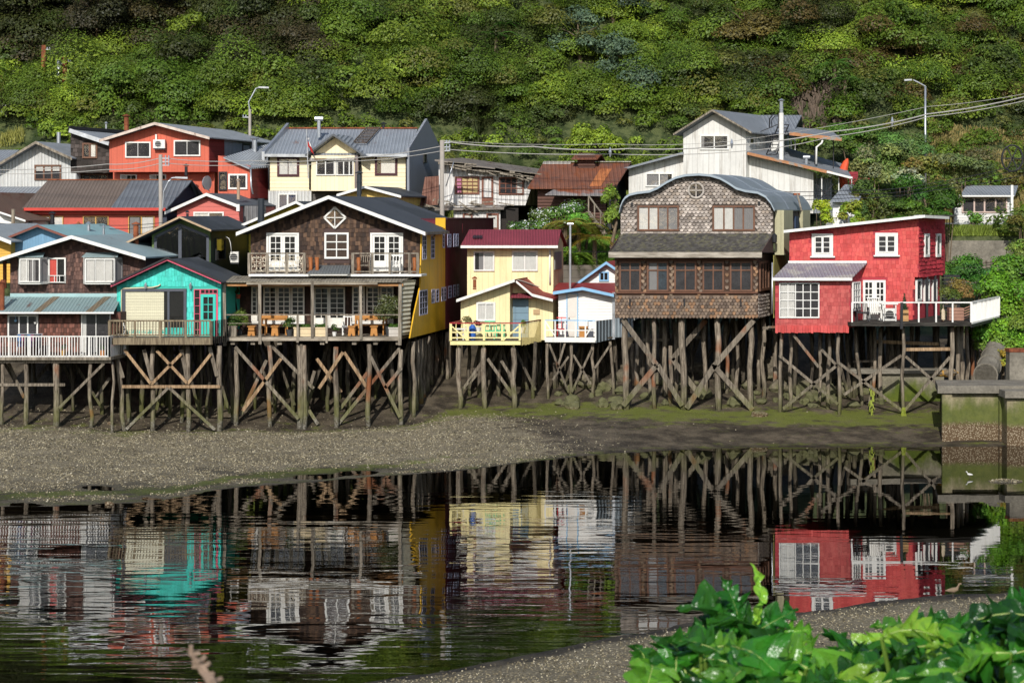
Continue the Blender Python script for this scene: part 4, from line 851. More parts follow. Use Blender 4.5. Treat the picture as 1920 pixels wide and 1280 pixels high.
for x,y in ((1184.5,382),(1303,336),(1422.5,380)):
    mb=MB(); a=P(x,y,91.9); mb.tube([a,a-V(0,.12,0)],[.04,.07],8); mb.build('spot_lamp',m_dark,r)
# side wall of K: shingles low, dark side windows, pale boards above
sk=side(1421.2,Yk,SK); mb=MB(); L=sk.uv(1441,500)[0]; 
shingles(mb,sk,[(0,P(0,596,Yk).z),(L,P(0,596,Yk).z),(L,P(0,548,Yk).z),(0,P(0,548,Yk).z)],[],.3,.16,'wave',FS,0,.1,.05); mb.build('side_shingles',m_sh,r)
win(r,sk,1423,490,1440,546,3,1,fm=m_brownfr,fw=.12,mw=.1,back=m_inner)
m_pale=mat('pale_green_boards',S('#b3ae8c'),.65,.14,1.5,seam=('board','y',.22),streak=.35); m_olv=mat('olive_boards',S('#a39c58'),.65,.14,1.5,seam=('board','y',.22),streak=.35)
s2=side(1450,92,SK); mb=MB(); za,zb_,zc=P(0,398,92).z,P(0,478,92).z,P(0,596,92).z
lb(mb,s2,.3,zb_,2.4,za+.1,.01,.45); mb.build('side_bay',m_pale,r); mb=MB(); lb(mb,s2,6.1,zb_,8.0,za+.1,.01,.2); mb.build('side_bay',m_pale,r); mb=MB(); lb(mb,s2,.0,zc,8.0,zb_-.01,.0,.03); mb.build('side_wall',m_olv,r)
mb=MB(); lb(mb,s2,4.9,zb_+.2,5.7,za-.2,.01,.08); mb.build('door',mat('navy_door',S('#2e3d55'),.5,.1),r)
pipe(r,'downpipe',m_silver,[(1448,492),(1448,560),(1447.5,588)],.04,91.2); 
mb=MB(); a=P(1452,446,91.6); mb.tube([a+V(0,0,.22),a+V(0,0,.12),a-V(0,0,.2),a-V(0,0,.26)],[.03,.13,.12,.03],10); t=mb.build('wall_lantern',m_dark,r)
pipe(r,'stay_post',m_grey,[(1495,364,96),(1503,396,95.5)],.05); boxpart(r,'rust_cap',m_rustpipe,1489,362,1500,366,96,.3)
for x,y,xb,rr in ((1172,598,1175,.13),(1226,598,1227,.12),(1278,596,1281,.13),(1344,597,1348,.14),(1407,596,1409,.13)): post(r,x,y,91,xb,r=rr)
for i,q in enumerate(((1167,598,1231,684),(1231,684,1168,760),(1233,684,1279,760),(1323,600,1259,674),(1260,672,1316,746),(1413,600,1337,688),(1340,684,1287,765),(1339,686,1411,768))): brace(r,*q,90.8 if i not in(3,4) else 91.9,.24)
zt=P(0,597,91).z
for x,y,Y,xb in ((1216,600,92.6,1218),(1245,602,93,1246),(1266,605,93.4,1266),(1321,602,92.6,1322),(1361,602,93.4,1363),(1380,602,92.8,1383),(1431,596,92.4,1431),(1421,600,94,1422),(1451,600,94.4,1452),(1257,648,91.9,1258),(1195,640,94,1196),(1187,645,94.6,1188)): post(r,x,y,Y,xb,r=.1)
piles(r,1170,1430,93,4,zt,8,seed=41,step=1.9,sx=SK,braces=.15)
for xa,ya,xb,yb,Y in ((1205,637,1255,637,93.5),(1296,632,1320,632,94),(1430,615,1453,615,91)): brace(r,xa,ya,xb,yb,Y,.14,name='cross_beam')
# ---- M red house
SM=.5
r=root('stilt_house','red shingled stilt house with sloping roof, white windows, lean-to room and railed deck','house',1620,620,91)
RD=[S('#cb524e'),S('#c64c49'),S('#d05853'),S('#c14844'),S('#cd5850')]
rp=[(1469,433.5),(1734,404)]
m_rt=mat('red_under',S('#a8323c'),.7,.1)
gable(r,[(1469,432),(1734,403.3)],90.9,5.6,mat('dark_roof',S('#5a5650'),.7,.2,1),m_white,.13,sx=SM)
mb=MB(); a=P(1734,403.3,90.9); e=P(1780,406,94.0); mb.prism([a+V(0,-.03,0),e,e-V(0,0,.13),a+V(0,-.03,-.13)],(.0,.04,0)); mb.prism([a,e,e+V(-1.2,2.6,.05),a+V(1.0,5.6,0)],(0,0,-.06)); mb.build('verge_board',m_white,r)
Ym=91.5; exM=[(1520,436,1563,483),(1639,435,1684,482),(1616,524,1661,606)]
xl,xr=P(1480,0,Ym).x,P(1722.5,0,Ym).x; t=topline([(1469,432),(1734,403.3)],90.9,Ym,xl,xr,SM,.09)
sM=side(1722.5,Ym,SM)
wall(r,[(xl,P(0,606,Ym).z)]+t+[(xr,P(0,519,Ym).z),(P(1712,0,Ym).x,P(0,519,Ym).z),(P(1712,0,Ym).x,P(0,606,Ym).z)],Ym,4.6,m_rt,SM,sh=(.19,.2,'flat',RD,1,.35,.02),ex=exM,
  sidesh=(sM,[(1723,519),(1768,515),(1768,411),(1723,411)],[(1731,437,1741,483),(1753,438,1763,482)],(.45,.19,'flat',[S('#a52a35'),S('#b5333d')],1,.3,.05)))  # right side shingles in darker reds: its weaker light is painted in
pm=front(Ym)
for x0,y0,x1,y1 in ((1521.5,438,1561.5,480),(1640.5,436.5,1683,478)):
    win(r,pm,x0,y0,x1,y1,1,1,fw=.12,d=.0,sill=True,name='window',curt=()); 
    for xa,xb in ((x0+5,(x0+x1)/2),((x0+x1)/2,x1-5)): win(r,pm,xa,y0+5,xb,y1-5,1,3,fw=.05,mw=.03,d=.03,name='casement',back=m_interior)
win(r,pm,1617.5,525,1638.8,606,2,3,fw=.11,mw=.05,solid=.52,name='door'); win(r,pm,1639,525,1660,606,2,3,fw=.11,mw=.05,solid=.52,name='door')
for x0,x1 in ((1732,1740.5),(1754,1762)): win(r,sM,x0,438,x1,482,1,1,fw=.12,back=m_curg)
# lower side wing
sL=side(1713,Ym,SM); 
for x0,x1 in ((1716,1725.5),(1731,1740),(1746.5,1754)): win(r,sL,x0,524,x1,565,1,1,fw=.10,back=m_interior,d=.02)
for x,y in ((1728.5,604),(1744,599)):
    mb=MB(); p=sL.pt(sL.uv(x,y)[0],0,.25); zt_=P(0,520,Ym).z; mb.bar(V(p.x,p.y,P(0,606,91.5).z),V(p.x,p.y,zt_),.1,.1); mb.build('dark_post',m_dark,r)
# lean-to room
Yn=89.8; a0=P(1449,520.5,89.5);a1=P(1597,520.5,89.5); m_lt=mat('violet_corr',S('#8d8790'),.55,.12,1.2,seam=('corr','x',.16),patch=(S('#a9a49f'),.8))
slab(r,[a0,a1,P(1626,492,91.46),P(1478,492,91.46)],m_lt,.05,'leanto_roof')
boxpart(r,'leanto_fascia',m_white,1449,520.8,1598,526,89.42,.06); boxpart(r,'flashing',m_white,1478,489,1625,493,91.38,.1)
xl,xr=P(1453.5,0,Yn).x,P(1594.5,0,Yn).x; zt_=P(0,521.5,Yn).z
wall(r,[(xl,P(0,614,Yn).z),(xl,zt_-.0),(xr,zt_),(xr,P(0,614,Yn).z)],Yn,1.65,m_rt,SM,name='leanto_wall',sh=(.19,.2,'flat',[S('#b55450'),S('#ad4d49'),S('#bb5b55')],1,.35,.02),ex=[(1458,527,1538,598)])
mb=MB(); x=xl
while x<xr-.1:
    w=random.uniform(.10,.2); q=random.uniform(.0,.06); mb.prism([(x,Yn-.03,P(0,622.5,Yn).z-q*.6),(x+w-.01,Yn-.03,P(0,622.5,Yn).z-q),(x+w-.01,Yn-.06,P(0,610,Yn).z),(x,Yn-.06,P(0,610,Yn).z)],(0,.03,0),0,random.choice(RD[:4])); x+=w
mb.build('skirt_boards',m_sh,r)
win(r,front(Yn),1460.5,529.5,1536,596,5,4,fw=.06,mw=.04,back=m_interior,curt=[(.02,.38,m_cur)])
sN=side(1594.5,Yn,SM); win(r,sN,1597,529,1611,583,3,4,fw=.06,mw=.04,back=m_curg)
mb=MB(); mb.prism([sN.pt(.05,zt_-.02,.01),sN.pt(1.8,zt_-.02,.01),sN.pt(1.8,P(0,494,91.4).z,.01)],-sN.N*.03); mb.build('leanto_cheek',m_rt,r)
# deck of M
zf=P(0,604,89.4).z; x0,x1=P(1595,0,89.4).x,P(1821,0,89.4).x; ex_=P(1867,590,96.0); m_bdeck=m_wood('black_deck',S('#1d1b19'),S('#4a4640'),ax='x')
deck(r,[V(x0,89.35,zf),V(x1,89.35,zf),V(ex_.x,95.5,zf),V(ex_.x-9.5,95.5,zf)],.18,m_bdeck)
A=V(x0+.05,89.4,zf);B=V(x1,89.4,zf); mb=MB(); hh=.92
mb.bar(A+V(0,0,hh),B+V(0,0,hh),.07,.06)
for px in (1597.5,1722.5,1755,1786,1821): x=P(px,0,89.4).x; mb.bar(V(x,89.4,zf-.05),V(x,89.4,zf+hh),.07,.06)
mb.build('railing',m_white,r)
mb=MB(); x=P(1690,0,89.3).x; mb.bar(V(x,89.3,zf-.3),V(x+.02,89.3,zf+hh),.12,.1); mb.build('dark_post',m_dark,r)
rail(r,B,V(ex_.x,95.4,zf),hh,m_white,2,24,1,.1,.06,.06,base=-.05)
mb=MB(); mb.bar(B+V(0,0,-.14),V(ex_.x,95.5,zf-.14),.05,.2); mb.build('deck_edge',m_dark,r)
for k in range(28): pass
for x,y,xb,Y in ((1466,616,1462,90.4),(1481,616,1482,91.0),(1538,616,1535,91.4),(1554,618,1552,91),(1573,619,1573,90.2),(1604,618,1616,91.6),(1640,615,1640,92.2),(1651,615,1652,91.8),(1672,612,1672,93.5),(1680,612,1678,94),(1693,609,1695,90),(1711,612,1711,93),(1785,612,1784,89.9)):
    post(r,x,y,Y,xb,r=.09)
for x in (1795,1803.5,1812,1824,1833): post(r,x,612,91.6+(x-1795)*.08,x+1,r=.10)
for q in ((1461,666,1571,757),(1570,684,1468,766),(1570,678,1692,770),(1690,666,1582,740),(1698,668,1762,724),(1781,669,1697,768),(1488,628,1535,688),(1540,655,1570,686)): brace(r,*q,90.1,.13)
brace(r,1697,655,1782,654,90.1,.15,m_fresh,name='cross_beam'); brace(r,1640,640,1760,645,92.5,.16,m_fresh,name='cross_beam'); brace(r,1600,678,1650,676,92.6,.1,name='cross_beam')
brace(r,1440,613,1455,613,90.8,.1,name='cross_beam')
piles(r,1460,1600,91,4,P(0,615,91).z,5,seed=51,step=1.6,sx=SM,braces=.3); piles(r,1600,1820,91.2,3,zf-.2,7,seed=52,step=1.7,sx=.3,braces=.2)
# ================================================================ back row
m_wcorr=mat('white_corr',S('#d3d3cf'),.55,.10,1.2,seam=('corr','x',.2),streak=.4,dirt=S('#7d7468')); m_gcorr=mat('grey_corr_roof',S('#969ba0'),.5,.14,.8,seam=('corr','y',.2),streak=.2)
m_gcorx=mat('grey_corr_x',S('#8f949a'),.5,.14,.8,seam=('corr','x',.2),streak=.25,rust=.05)
def simple(name,label,rp,Yr,Yw,x0,x1,yb,dep,mr,mw,fm=None,fh=.15,sx=SX,cat='house'):
    r=root(name,label,cat,(x0+x1)/2,yb,Yw); gable(r,rp,Yr,dep+1.2,mr,fm,fh,sx=sx); gwall(r,rp,Yr,Yw,x0,x1,yb,dep,mw,sx); return r
# N white barn
r=simple('barn','pale corrugated barn with three-pane window left of the dark shingled shed','barn' and [(-30,322),(-4,307),(67,265),(135,296)],112.3,113,-30,143,420,8,m_gcorr,m_wcorr,m_grey,.16,cat='barn')
win(r,front(113),65,309,115,338,3,1,fm=m_brownfr,fw=.09,mw=.09,curt=[(0,1,m_cur,.62)],back=m_interior); chimney(r,m_silver,110,248,279,117,.12,False)
r=root('tin_roof_house','grey metal roof edge at the far left behind the pale barn','house',5,330,120); slab(r,[P(-80,303,118),P(8,303,118),P(36,281,122),P(-40,281,122)],m_gcorx,.08); boxpart(r,'wall',m_wcorr,-80,304,6,360,118.6,3)
r=root('tin_roof_house','house with grey upper and rusty lower metal roof below the pale barn','house',20,440,109)
slab(r,[P(-60,391,108),P(45,391,108),P(62,368,110),P(-40,368,110)],mat('rust_sheet',S('#7a5546'),.7,.25,1.2,seam=('corr','x',.3),rust=.5,rustcol=S('#5e3a2e')),.06); slab(r,[P(-40,368,110),P(62,368,110),P(88,350,112.5),P(-20,350,112.5)],m_gcorx,.07,'upper_roof'); boxpart(r,'wall',m_core,-60,391,40,450,108.6,3)
r=simple('white_cottage','small white boarded cottage with brown roof edge at left below the rusty roof',[(-60,372),(-20,385),(0,395),(47,413)][:0] or [(-40,360),(0,397),(48,413)],103.5,104,-40,46,490,6,mat('brown_roof',S('#6b5548'),.7,.2,1,seam=('corr','y',.2),rust=.3),m_wlap,m_white,.1)
boxpart(r,'dark_side',m_dark,46,410,57,450,104.5,2)
# utility post small at left
r=root('utility_pole','short grey wooden pole before the white cottage at far left','pole',25,440,101); mb=MB(); mb.tube([P(25,450,101),P(24.5,392,101)],.1,8); mb.build('pole',m_grey,r)
# O dark shingle shed
r=root('shingled_shed','tall dark shingled shed with sloping grey roof left of the orange house','shed',168,350,113)
m_dsh=mat('black_shingle_under',S('#2e2926'),.8,.2); dk=[S('#423b37'),S('#35302c'),S('#4f4743')]
x0,x1=P(132.5,0,113).x,P(205,0,113).x; wall(r,[(x0,P(0,324,113).z),(x0,P(0,247,113).z),(x1,P(0,266,113).z),(x1,P(0,324,113).z)],113,6,m_dsh,sh=(.28,.24,'flat',dk,1,.3,.04),ex=[(154,267,184,298)])
f=[P(130,242,112.6),P(205,267,112.6)]; slab(r,[f[0],f[1],f[1]+V(1.5,6.5,.3),f[0]+V(3.1,6.5,-.1)],m_gcorr,.1); mb=MB(); mb.bar(f[0]+V(0,-.04,-.08),f[1]+V(0,-.04,-.08),.06,.24); mb.build('fascia',m_silver,r)
mb=MB(); mb.bar(f[0]+V(0,0,.08),f[0]+V(3.2,6.5,.0),.15,.2); mb.build('ridge_board',m_dark,r); chimney(r,m_silver,199,233,243,116,.06)
win(r,front(113),154.5,268,183,297,2,1,fm=m_brownfr,fw=.1,mw=.12,curt=[(.55,.95,m_cur)],back=m_interior)
boxpart(r,'lower_wall',m_core,143,324,215,380,113.7,4); win(r,front(113.7),150,326,203,345,3,1,fm=m_brownfr,fw=.08,back=m_interior)
# P orange-red house
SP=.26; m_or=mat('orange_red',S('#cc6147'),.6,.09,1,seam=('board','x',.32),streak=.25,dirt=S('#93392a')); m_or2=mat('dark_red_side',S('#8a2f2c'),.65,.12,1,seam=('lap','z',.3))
r=root('orange_house','large orange-red house with two dark windows and an air conditioner under a broad gable','house',300,370,112)
rp=[(186,262),(290,229.5),(393,257)]
gable(r,rp,111.3,11,m_gcorr,mat('peeling_trim',S('#cdbcae'),.7,.25,3,rust=.3),.16,sx=SP)
gwall(r,rp,111.3,112,205,391.5,322.5,9.5,m_or,SP)
pP=front(112)
for x0,y0,x1,y1 in ((235,266,283,296),(326,263,376,293)): win(r,pP,x0,y0,x1,y1,2,1,fw=.08,mw=.03,back=m_interior)
sP=side(391.5,112,SP); zt=P(0,262,112).z+.1
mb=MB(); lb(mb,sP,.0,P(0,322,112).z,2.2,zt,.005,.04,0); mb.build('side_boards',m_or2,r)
mb=MB(); lb(mb,sP,2.2,P(0,322,112).z,9.6,zt,.005,.04,0); mb.build('side_sheet',mat('bluegrey_corr',S('#9aa1ab'),.5,.12,1,seam=('corr','y',.2),streak=.3),r)
win(r,sP,453,269,468,293,1,1,fm=m_dark,fw=.1,back=mat('blue_curtain',S('#1d2a44'),.8,.2))
boxpart(r,'lower_wall',m_or,212,323,402,380,112.8,8); 
for x0,x1 in ((226,257),(281,312)): win(r,front(112.8),x0,327,x1,345,3,1,fw=.07,curt=[(0,.4,m_cur)])
acunit(287,262,309,278,111.6,'white air conditioner on the orange wall between two dark windows')
boxpart(r,'conduit',m_white,291,252,294,262,111.85,.1)
# annex
xa,xb=P(409,0,110.5).x,P(469,0,110.5).x; Za=P(0,295,110.5).z
wall(r,[(xa,P(0,372,110.5).z),(xa,Za+.1),(xb,P(0,315,110.5).z+.1),(xb,P(0,372,110.5).z)],110.5,4,m_or,SP,name='annex_wall')
a=P(419,294.5,110.2);b=P(467,315,110.2); slab(r,[a,b,b+V(2.0,4.3,.35),a+V(2.0,4.3,.9)],m_gcorr,.08,'annex_roof')
win(r,front(110.5),428,326,464,355,2,1,fw=.1,mw=.08,back=m_interior); win(r,front(110.48),410,322,426,357,1,1,fm=m_dark,fw=.08,back=m_interior)
sA=side(469,110.5,SP); mb=MB(); lb(mb,sA,.02,P(0,372,110.5).z,4,P(0,318,110.5).z,.003,.04); mb.build('annex_side',m_or2,r); pipe(r,'downpipe',m_silver,[(470,317),(471,350),(474,364)],.05,110.3)
chimney(r,m_silver,477.5,262,309,113,.15); chimney(r,m_dark,349,312,330,111,.09); chimney(r,m_rustpipe,237,219,245,116,.14)
mb=MB(); c=P(386,343,110); mb.tube([c,c+V(.1,-.05,0)],[.38,.42],16); mb.tube([c,c+V(.15,.3,-.5)],.03,5); t=mb.build('satellite_dish',m_silver,None); tag(t,'grey satellite dish on the red wall right of the tall utility pole','satellite dish')
# Q long red row
r=root('red_row_house','long red house with half brown, half grey roof and yellow-edged windows','house',180,500,107)
m_redw=mat('red_render',S('#c4594a'),.7,.12,2.5,streak=.1,dirt=S('#8a2a20')); m_bro=mat('brown_roof_sheet',S('#6f6259'),.7,.14,.8,seam=('corr','x',.2),streak=.2); m_slate=mat('slate_sheet',S('#6b7076'),.6,.16,.9,seam=('corr','x',.25),streak=.25)
e0,e1_=P(42,389,106.5),P(314,388.5,106.5); r0,r1=P(89.5,338,110),P(360,334.5,110); e1_.z=e0.z; r1.z=r0.z
em=P(208,389,106.5); em.z=e0.z; rm=P(246,336,110); rm.z=r0.z
slab(r,[e0,em,rm,r0],m_bro,.08); slab(r,[em+V(.005,0,0),e1_,r1,rm+V(.005,0,0)],m_slate,.08,'grey_roof')
bk=V(.7,3.5,-1.5); slab(r,[r0+V(0,.005,0),r1+V(0,.005,0),r1+bk,r0+bk],m_slate,.08,'rear_roof'); mb=MB(); mb.bar(r0+V(0,0,.03),r1+V(0,0,.03),.12,.06); mb.build('ridge_cap',m_rustpipe,r)
x0,x1=P(57,0,107).x,P(302,0,107).x; zt=e0.z-.0; zb=P(0,500,107).z
wall(r,[(x0,zb),(x0,zt),(x1,zt),(x1,zb)],107,6,m_redw)
s=side(303,107); mb=MB(); mb.prism([s.pt(-.0,zb,.3),s.pt(6,zb,.3),s.pt(6,zt-.0,.3),s.pt(3,r0.z-.12,.3),s.pt(0,zt,.3)],-s.N*.3); mb.build('gable_wall',mat('navy_boards',S('#353a48'),.6,.15,1,seam=('lap','z',.25)),r)
mb=MB(); mb.bar(e0+V(.1,-.05,-.1),e1_+V(-.1,-.05,-.1),.1,.16); mb.bar(e0+V(.5,.3,-.32),e1_+V(-.4,.3,-.32),.06,.1); mb.build('gutter',mat('red_gutter',S('#c23b2e'),.5,.1),r); pipe(r,'downpipe',mat('red_gutter',0),[(58,396,106.8),(60,402,106.9),(60,470,106.9)],.05)
m_yfr=mat('ochre_frame',S('#cba055'),.6,.1)
for x0,x1,cu in ((71,119,[(0,.42,m_cur),(.6,1,m_cur)]),(156,204,()),(241,290,[(.03,.42,m_curg),(.5,.97,m_cur)])):
    win(r,front(107),x0,405,x1,445,2,1,fm=m_yfr,fw=.045,mw=.06,back=m_interior,curt=cu)
chimney(r,m_dark,98,402,428,104,.12)
# R small red gable
r=simple('red_cottage','small orange-red gabled cottage with white trim right of the tall utility pole',[(309,397),(387,362),(447,384.5)],105.6,106,332,449,460,6.5,mat('darkgrey_felt',S('#50565c'),.65,.15,.8,streak=.2),mat('red_lap',S('#c8655a'),.6,.08,1,seam=('lap','z',.22)),m_white,.17)
win(r,front(106),363,397,420,425,2,1,fw=.08,mw=.08,curt=[(.0,.5,m_cur)],back=m_interior); boxpart(r,'grey_extension',mat('grey_sheet',S('#7d7c7c'),.6,.15,1,seam=('corr','x',.22),streak=.4),450,386,486,430,106.6,3)
chimney(r,mat('tan_pipe',S('#a78f78'),.6,.2),447,340,374,107,.09); chimney(r,m_dark,351.5,400,412,104,.07)
boxpart(r,'corner_box',m_white,443,383,449,396,105.4,.2)
# S big cream house
r=root('cream_villa','large pale yellow villa with grey metal roof, central gabled bay and white window band','house',640,400,112)
m_lap=mat('cream_lap',S('#f0e0b8'),.55,.06,1,seam=('lap','z',.22),streak=.1,dirt=S('#a28f60')); m_bar=mat('cream_vert',S('#f0e1bb'),.55,.05,1,seam=('board','x',.25),streak=.1,dirt=S('#a28f60')); m_gr=mat('steel_roof',S('#8f959c'),.45,.12,.7,seam=('corr','x',.2),rust=.1,rustcol=S('#8a5a3c'),streak=.2); m_gdk=mat('grey_gable_sheet',S('#8b8f97'),.55,.08,.8,seam=('corr','y',.2))
YS=112; eL,eR=P(496,289.5,111.5),P(764,287,111.5); rL,rR=P(536,242.5,116),P(783,241,116); eL.z=eR.z=(eL.z+eR.z)/2; rL.z=rR.z=(rL.z+rR.z)/2
slab(r,[eL,eR,rR,rL],m_gr,.08); bk=V(.9,4.5,eL.z-rL.z); slab(r,[rL+V(0,.004,0),rR+V(0,.004,0),rR+bk,rL+bk],m_gr,.08,'rear_roof')
mb=MB(); mb.bar(rL+V(0,0,.05),rR+V(0,0,.05),.2,.08); mb.build('ridge_cap',m_rustpipe,r)
x0,x1=P(503,0,YS).x,P(763,0,YS).x; zt=eL.z-.02; zm=P(0,357.5,YS).z; zb=P(0,420,YS).z
wall(r,[(x0,zm),(x0,zt),(x1,zt),(x1,zm)],YS,8,m_lap); wall(r,[(x0,zb),(x0,zm),(P(584,0,YS).x,zm),(P(584,0,YS).x,zb)],YS+.01,7,m_wcorr,name='lower_wall'); wall(r,[(P(584,0,YS).x,zb),(P(584,0,YS).x,zm),(x1,zm),(x1,zb)],YS+.3,7,mat('dark_slats',S('#5e5a55'),.7,.2,1,seam=('lap','z',.2),streak=.4),name='basement')
mb=MB(); s=side(763,111.6); a,b,c=s.pt(0,zt+.35,0),s.pt(4.35,rL.z+.6,0),s.pt(8.9,zt+.1,0); mb.prism([s.pt(0,zb,0),s.pt(8.9,zb,0),c,b,a],s.N*.14); mb.build('gable_wall',m_gdk,r)
win(r,Pl(s.O+s.N*.14,s.U,s.N),793,289,798,305,1,1,fm=m_dark,fw=.05)
mb=MB(); o_=V(x0-.25,111.5,0); z1=eL.z+.12; mb.prism([(x0-.30,111.4,z1),(x0-.30+.9,115.95,rL.z+.35),(x0-.30+.9,115.95,rL.z-.1),(x0-.30,111.4,z1-.5)],(.16,0,0)); mb.build('parapet',m_silver,r)
mb=MB(); mb.bar(eL+V(0,-.06,-.1),P(578,289,111.5)*1+V(0,-.06,-.1),.12,.16); mb.bar(V(P(676,0,111.5).x,111.44,eL.z-.1),eR+V(0,-.06,-.1),.12,.16); mb.build('gutter',m_silver,r)
for x in (504,581,675,762): pipe(r,'downpipe',m_dark,[(x,294),(x,355)],.05,YS-.08)
pS=front(YS); m_wfr=mat('maroon_frame',S('#4f2f33'),.6,.1)
win(r,pS,522,296.5,559,329,2,1,fm=m_wfr,fw=.07,mw=.05,curt=[(.0,.48,m_cur),(.5,1,m_cur)],outer=.07); win(r,pS,705,293,743,327,2,1,fm=m_wfr,fw=.07,mw=.05,curt=[(.22,1,m_cur)],csplit=[.2],outer=.07)
win(r,front(YS+.01),522,363,557,392,2,1,fw=.07,mw=.1,back=mat('blue_check',S('#39435f'),.8,.5,6))
# bay
Yb=110.9; xa,xb=P(584,0,Yb).x,P(665,0,Yb).x; wall(r,[(xa,P(0,358,Yb).z),(xa,P(0,292,Yb).z),(xb,P(0,292,Yb).z),(xb,P(0,358,Yb).z)],Yb,1.6,m_bar,0,name='bay_wall')
win(r,front(Yb),593,300.5,628,329,2,1,fw=.06,mw=.06,back=m_interior,csplit=[.5]); win(r,front(Yb),629,300.5,663,329,3,1,fw=.06,mw=.06,back=m_interior,csplit=[.45,.8],curt=[(0,.1,m_cur)])
mb=MB(); mb.box(P(665.5,0,Yb).x,Yb+.02,P(0,358,Yb).z,P(671,0,Yb).x,Yb+1.3,P(0,292,Yb).z); mb.build('bay_side',mat('taupe_sheet',S('#7a6d68'),.6,.1),r)
q=[P(579,299,110.7),P(665,298,110.7),P(671,286,111.9),P(586,287,111.9)]; q[1].z=q[0].z;q[3].z=q[2].z; slab(r,q,mat('patchy_sheet',S('#b1aca5'),.6,.2,1.5,seam=('corr','x',.2),patch=(S('#84705a'),.8)),.05,'bay_roof')
gp=[(572,290),(624.5,251),(686,292)]
xa,xb=P(592,0,111.6).x,P(668,0,111.6).x; t=topline(gp,110.9,111.6,xa,xb,SX,.12); wall(r,[(xa,P(0,287,111.6).z)]+t+[(xb,P(0,287,111.6).z)],111.6,1.2,m_bar,name='dormer_wall')
gable(r,gp,110.9,4.2,m_gr,mat('dark_trim',S('#55585c'),.6,.1),.13,name='dormer_roof')
capflue(r,m_silver,598,223,258,113.8,.11); chimney(r,m_dark,719,234,241,116,.12)
mb=MB(); a=P(674,272,112.9);b=P(700,243,115.7)
for k in (-.4,.4): mb.bar(a+V(k,0,.12),b+V(k,0,.12),.07,.05)
for k in range(11): p=a.lerp(b,k/10)+V(0,0,.13); mb.bar(p-V(.4,0,0),p+V(.4,0,0),.06,.05)
t=mb.build('roof_ladder',m_wood('old_ladder',S('#39332d'),S('#6b6057')),None); tag(t,'wooden ladder lying on the grey roof of the pale yellow villa','ladder')
# flag
r=root('flag','red, white and blue flag hanging from a slim pole before the villa roof','flag',577,330,110.4); mb=MB(); mb.tube([P(578,335,110.4),P(575,243,110.4)],.035,6); mb.build('flag_pole',m_silver,r)
mb=MB(); n=9
def fl(u,v): # u along fly (drooping), v hoist 0 top..1
    x=575.5+v*2+u*14*(.35+.5*v)+math.sin(u*9)*.8; y=253+v*22+u*14+u*v*3; return P(x,y,110.35+.12*math.sin(u*10+v*2))
for i in range(n):
    for j in range(8):
        u0,u1,v0,v1=i/n,(i+1)/n,j/8,(j+1)/8; c=(S('#c8342f') if j>=4 else (S('#2c4f9e') if i<3 else S('#efefef')))
        mb.face([fl(u0,v0),fl(u1,v0),fl(u1,v1),fl(u0,v1)],0,c)
mb.build('flag_cloth',mat('cloth',(0,0,0),.8,.05,2,attr=True),r)
mb=MB(); c=fl(.16,.22)-V(0,.03,0); mb.prism([c+V(math.cos(a)*(.1 if k%2==0 else .04),0,math.sin(a)*(.1 if k%2==0 else .04)) for k,a in enumerate([math.pi/2+i*math.pi/5 for i in range(10)])],(0,.01,0)); mb.build('star',m_white,r)
# T yellow gable pieces
m_ylw=mat('lemon_boards',S('#e3c63a'),.6,.08,1,seam=('board','x',.2)); m_ylw2=mat('amber_boards',S('#e8c46a'),.6,.08,1,seam=('board','x',.2))
r=simple('yellow_cottage','lemon yellow gable peeking over the left slope of the big shingled house',[(440,426),(555,377),(640,420)],98,98.5,452,630,470,5,m_char,m_ylw,m_white,.14)
chimney(r,mat('black_stove_pipe',S('#2e3338'),.5,.1),489.5,372,420,95.5,.17,False)
r=simple('amber_cottage','amber gable with white edge and black stove pipe above the big shingled house roof ridge',[(631,364.5),(684,348.5),(752,367)],105,105.5,638,742,440,6,m_char,m_ylw2,m_white,.14)
chimney(r,mat('black_stove_pipe',0),673.5,326,370,104.3,.13)
# U shabby white house
r=root('old_white_house','run-down white house with brown multi-pane windows and sagging tin roof','house',910,480,112)
m_pw=mat('peeling_white',S('#e2dfda'),.75,.14,2,streak=.55,dirt=S('#8d7a6a'),seam=('corr','x',.25)); YU=112
x0,x1=P(822.5,0,YU).x,P(1003,0,YU).x
wall(r,[(x0,P(0,385,YU).z),(x0,P(0,305,YU).z),(x1,P(0,331,YU).z),(P(985,0,YU).x,P(0,385,YU).z)],YU,7,m_pw)
m_old=mat('old_tin',S('#7d756d'),.75,.25,1.5,seam=('corr','y',.25),rust=.3,rustcol=S('#5a4336'),streak=.4)
a,b=P(815,299,111.3),P(1011,327,111.3); slab(r,[a,b,b+V(1.4,7,.3),a+V(1.4,7,.3)],m_old,.1); 
rnd=random.Random(5); mb=MB()
for k in range(26):
    u=rnd.random(); p=a.lerp(b,u)+V(0,-.06,-rnd.uniform(.05,.32)); mb.bar(p,p+V(rnd.uniform(.6,1.8),0,-rnd.uniform(.1,.3)),.04,rnd.uniform(.05,.14))
mb.build('broken_eave_boards',m_grey,r)
pU=front(YU); m_bw=mat('rosewood_frame',S('#7b4f3f'),.7,.2,3,streak=.3); tan=mat('tan_curtain',S('#d9bf8a'),.9,.1)
win(r,pU,853,331,899,364,4,4,fm=m_bw,fw=.09,mw=.045,curt=[(.02,.22,mat('pink_curtain',S('#d98bab'),.9,.1)),(.25,.5,tan),(.5,.98,tan)],back=m_interior)
win(r,pU,935,332,982,365,4,3,fm=m_bw,fw=.09,mw=.045,curt=[(.72,1,m_cur)],back=m_interior)
win(r,pU,903,331,925,385,1,1,fm=m_bw,fw=.12,solid=.9,back=m_interior,name='door'); boxpart(r,'door_leaf',m_pw,907,335,921,370,YU-.09,.04)
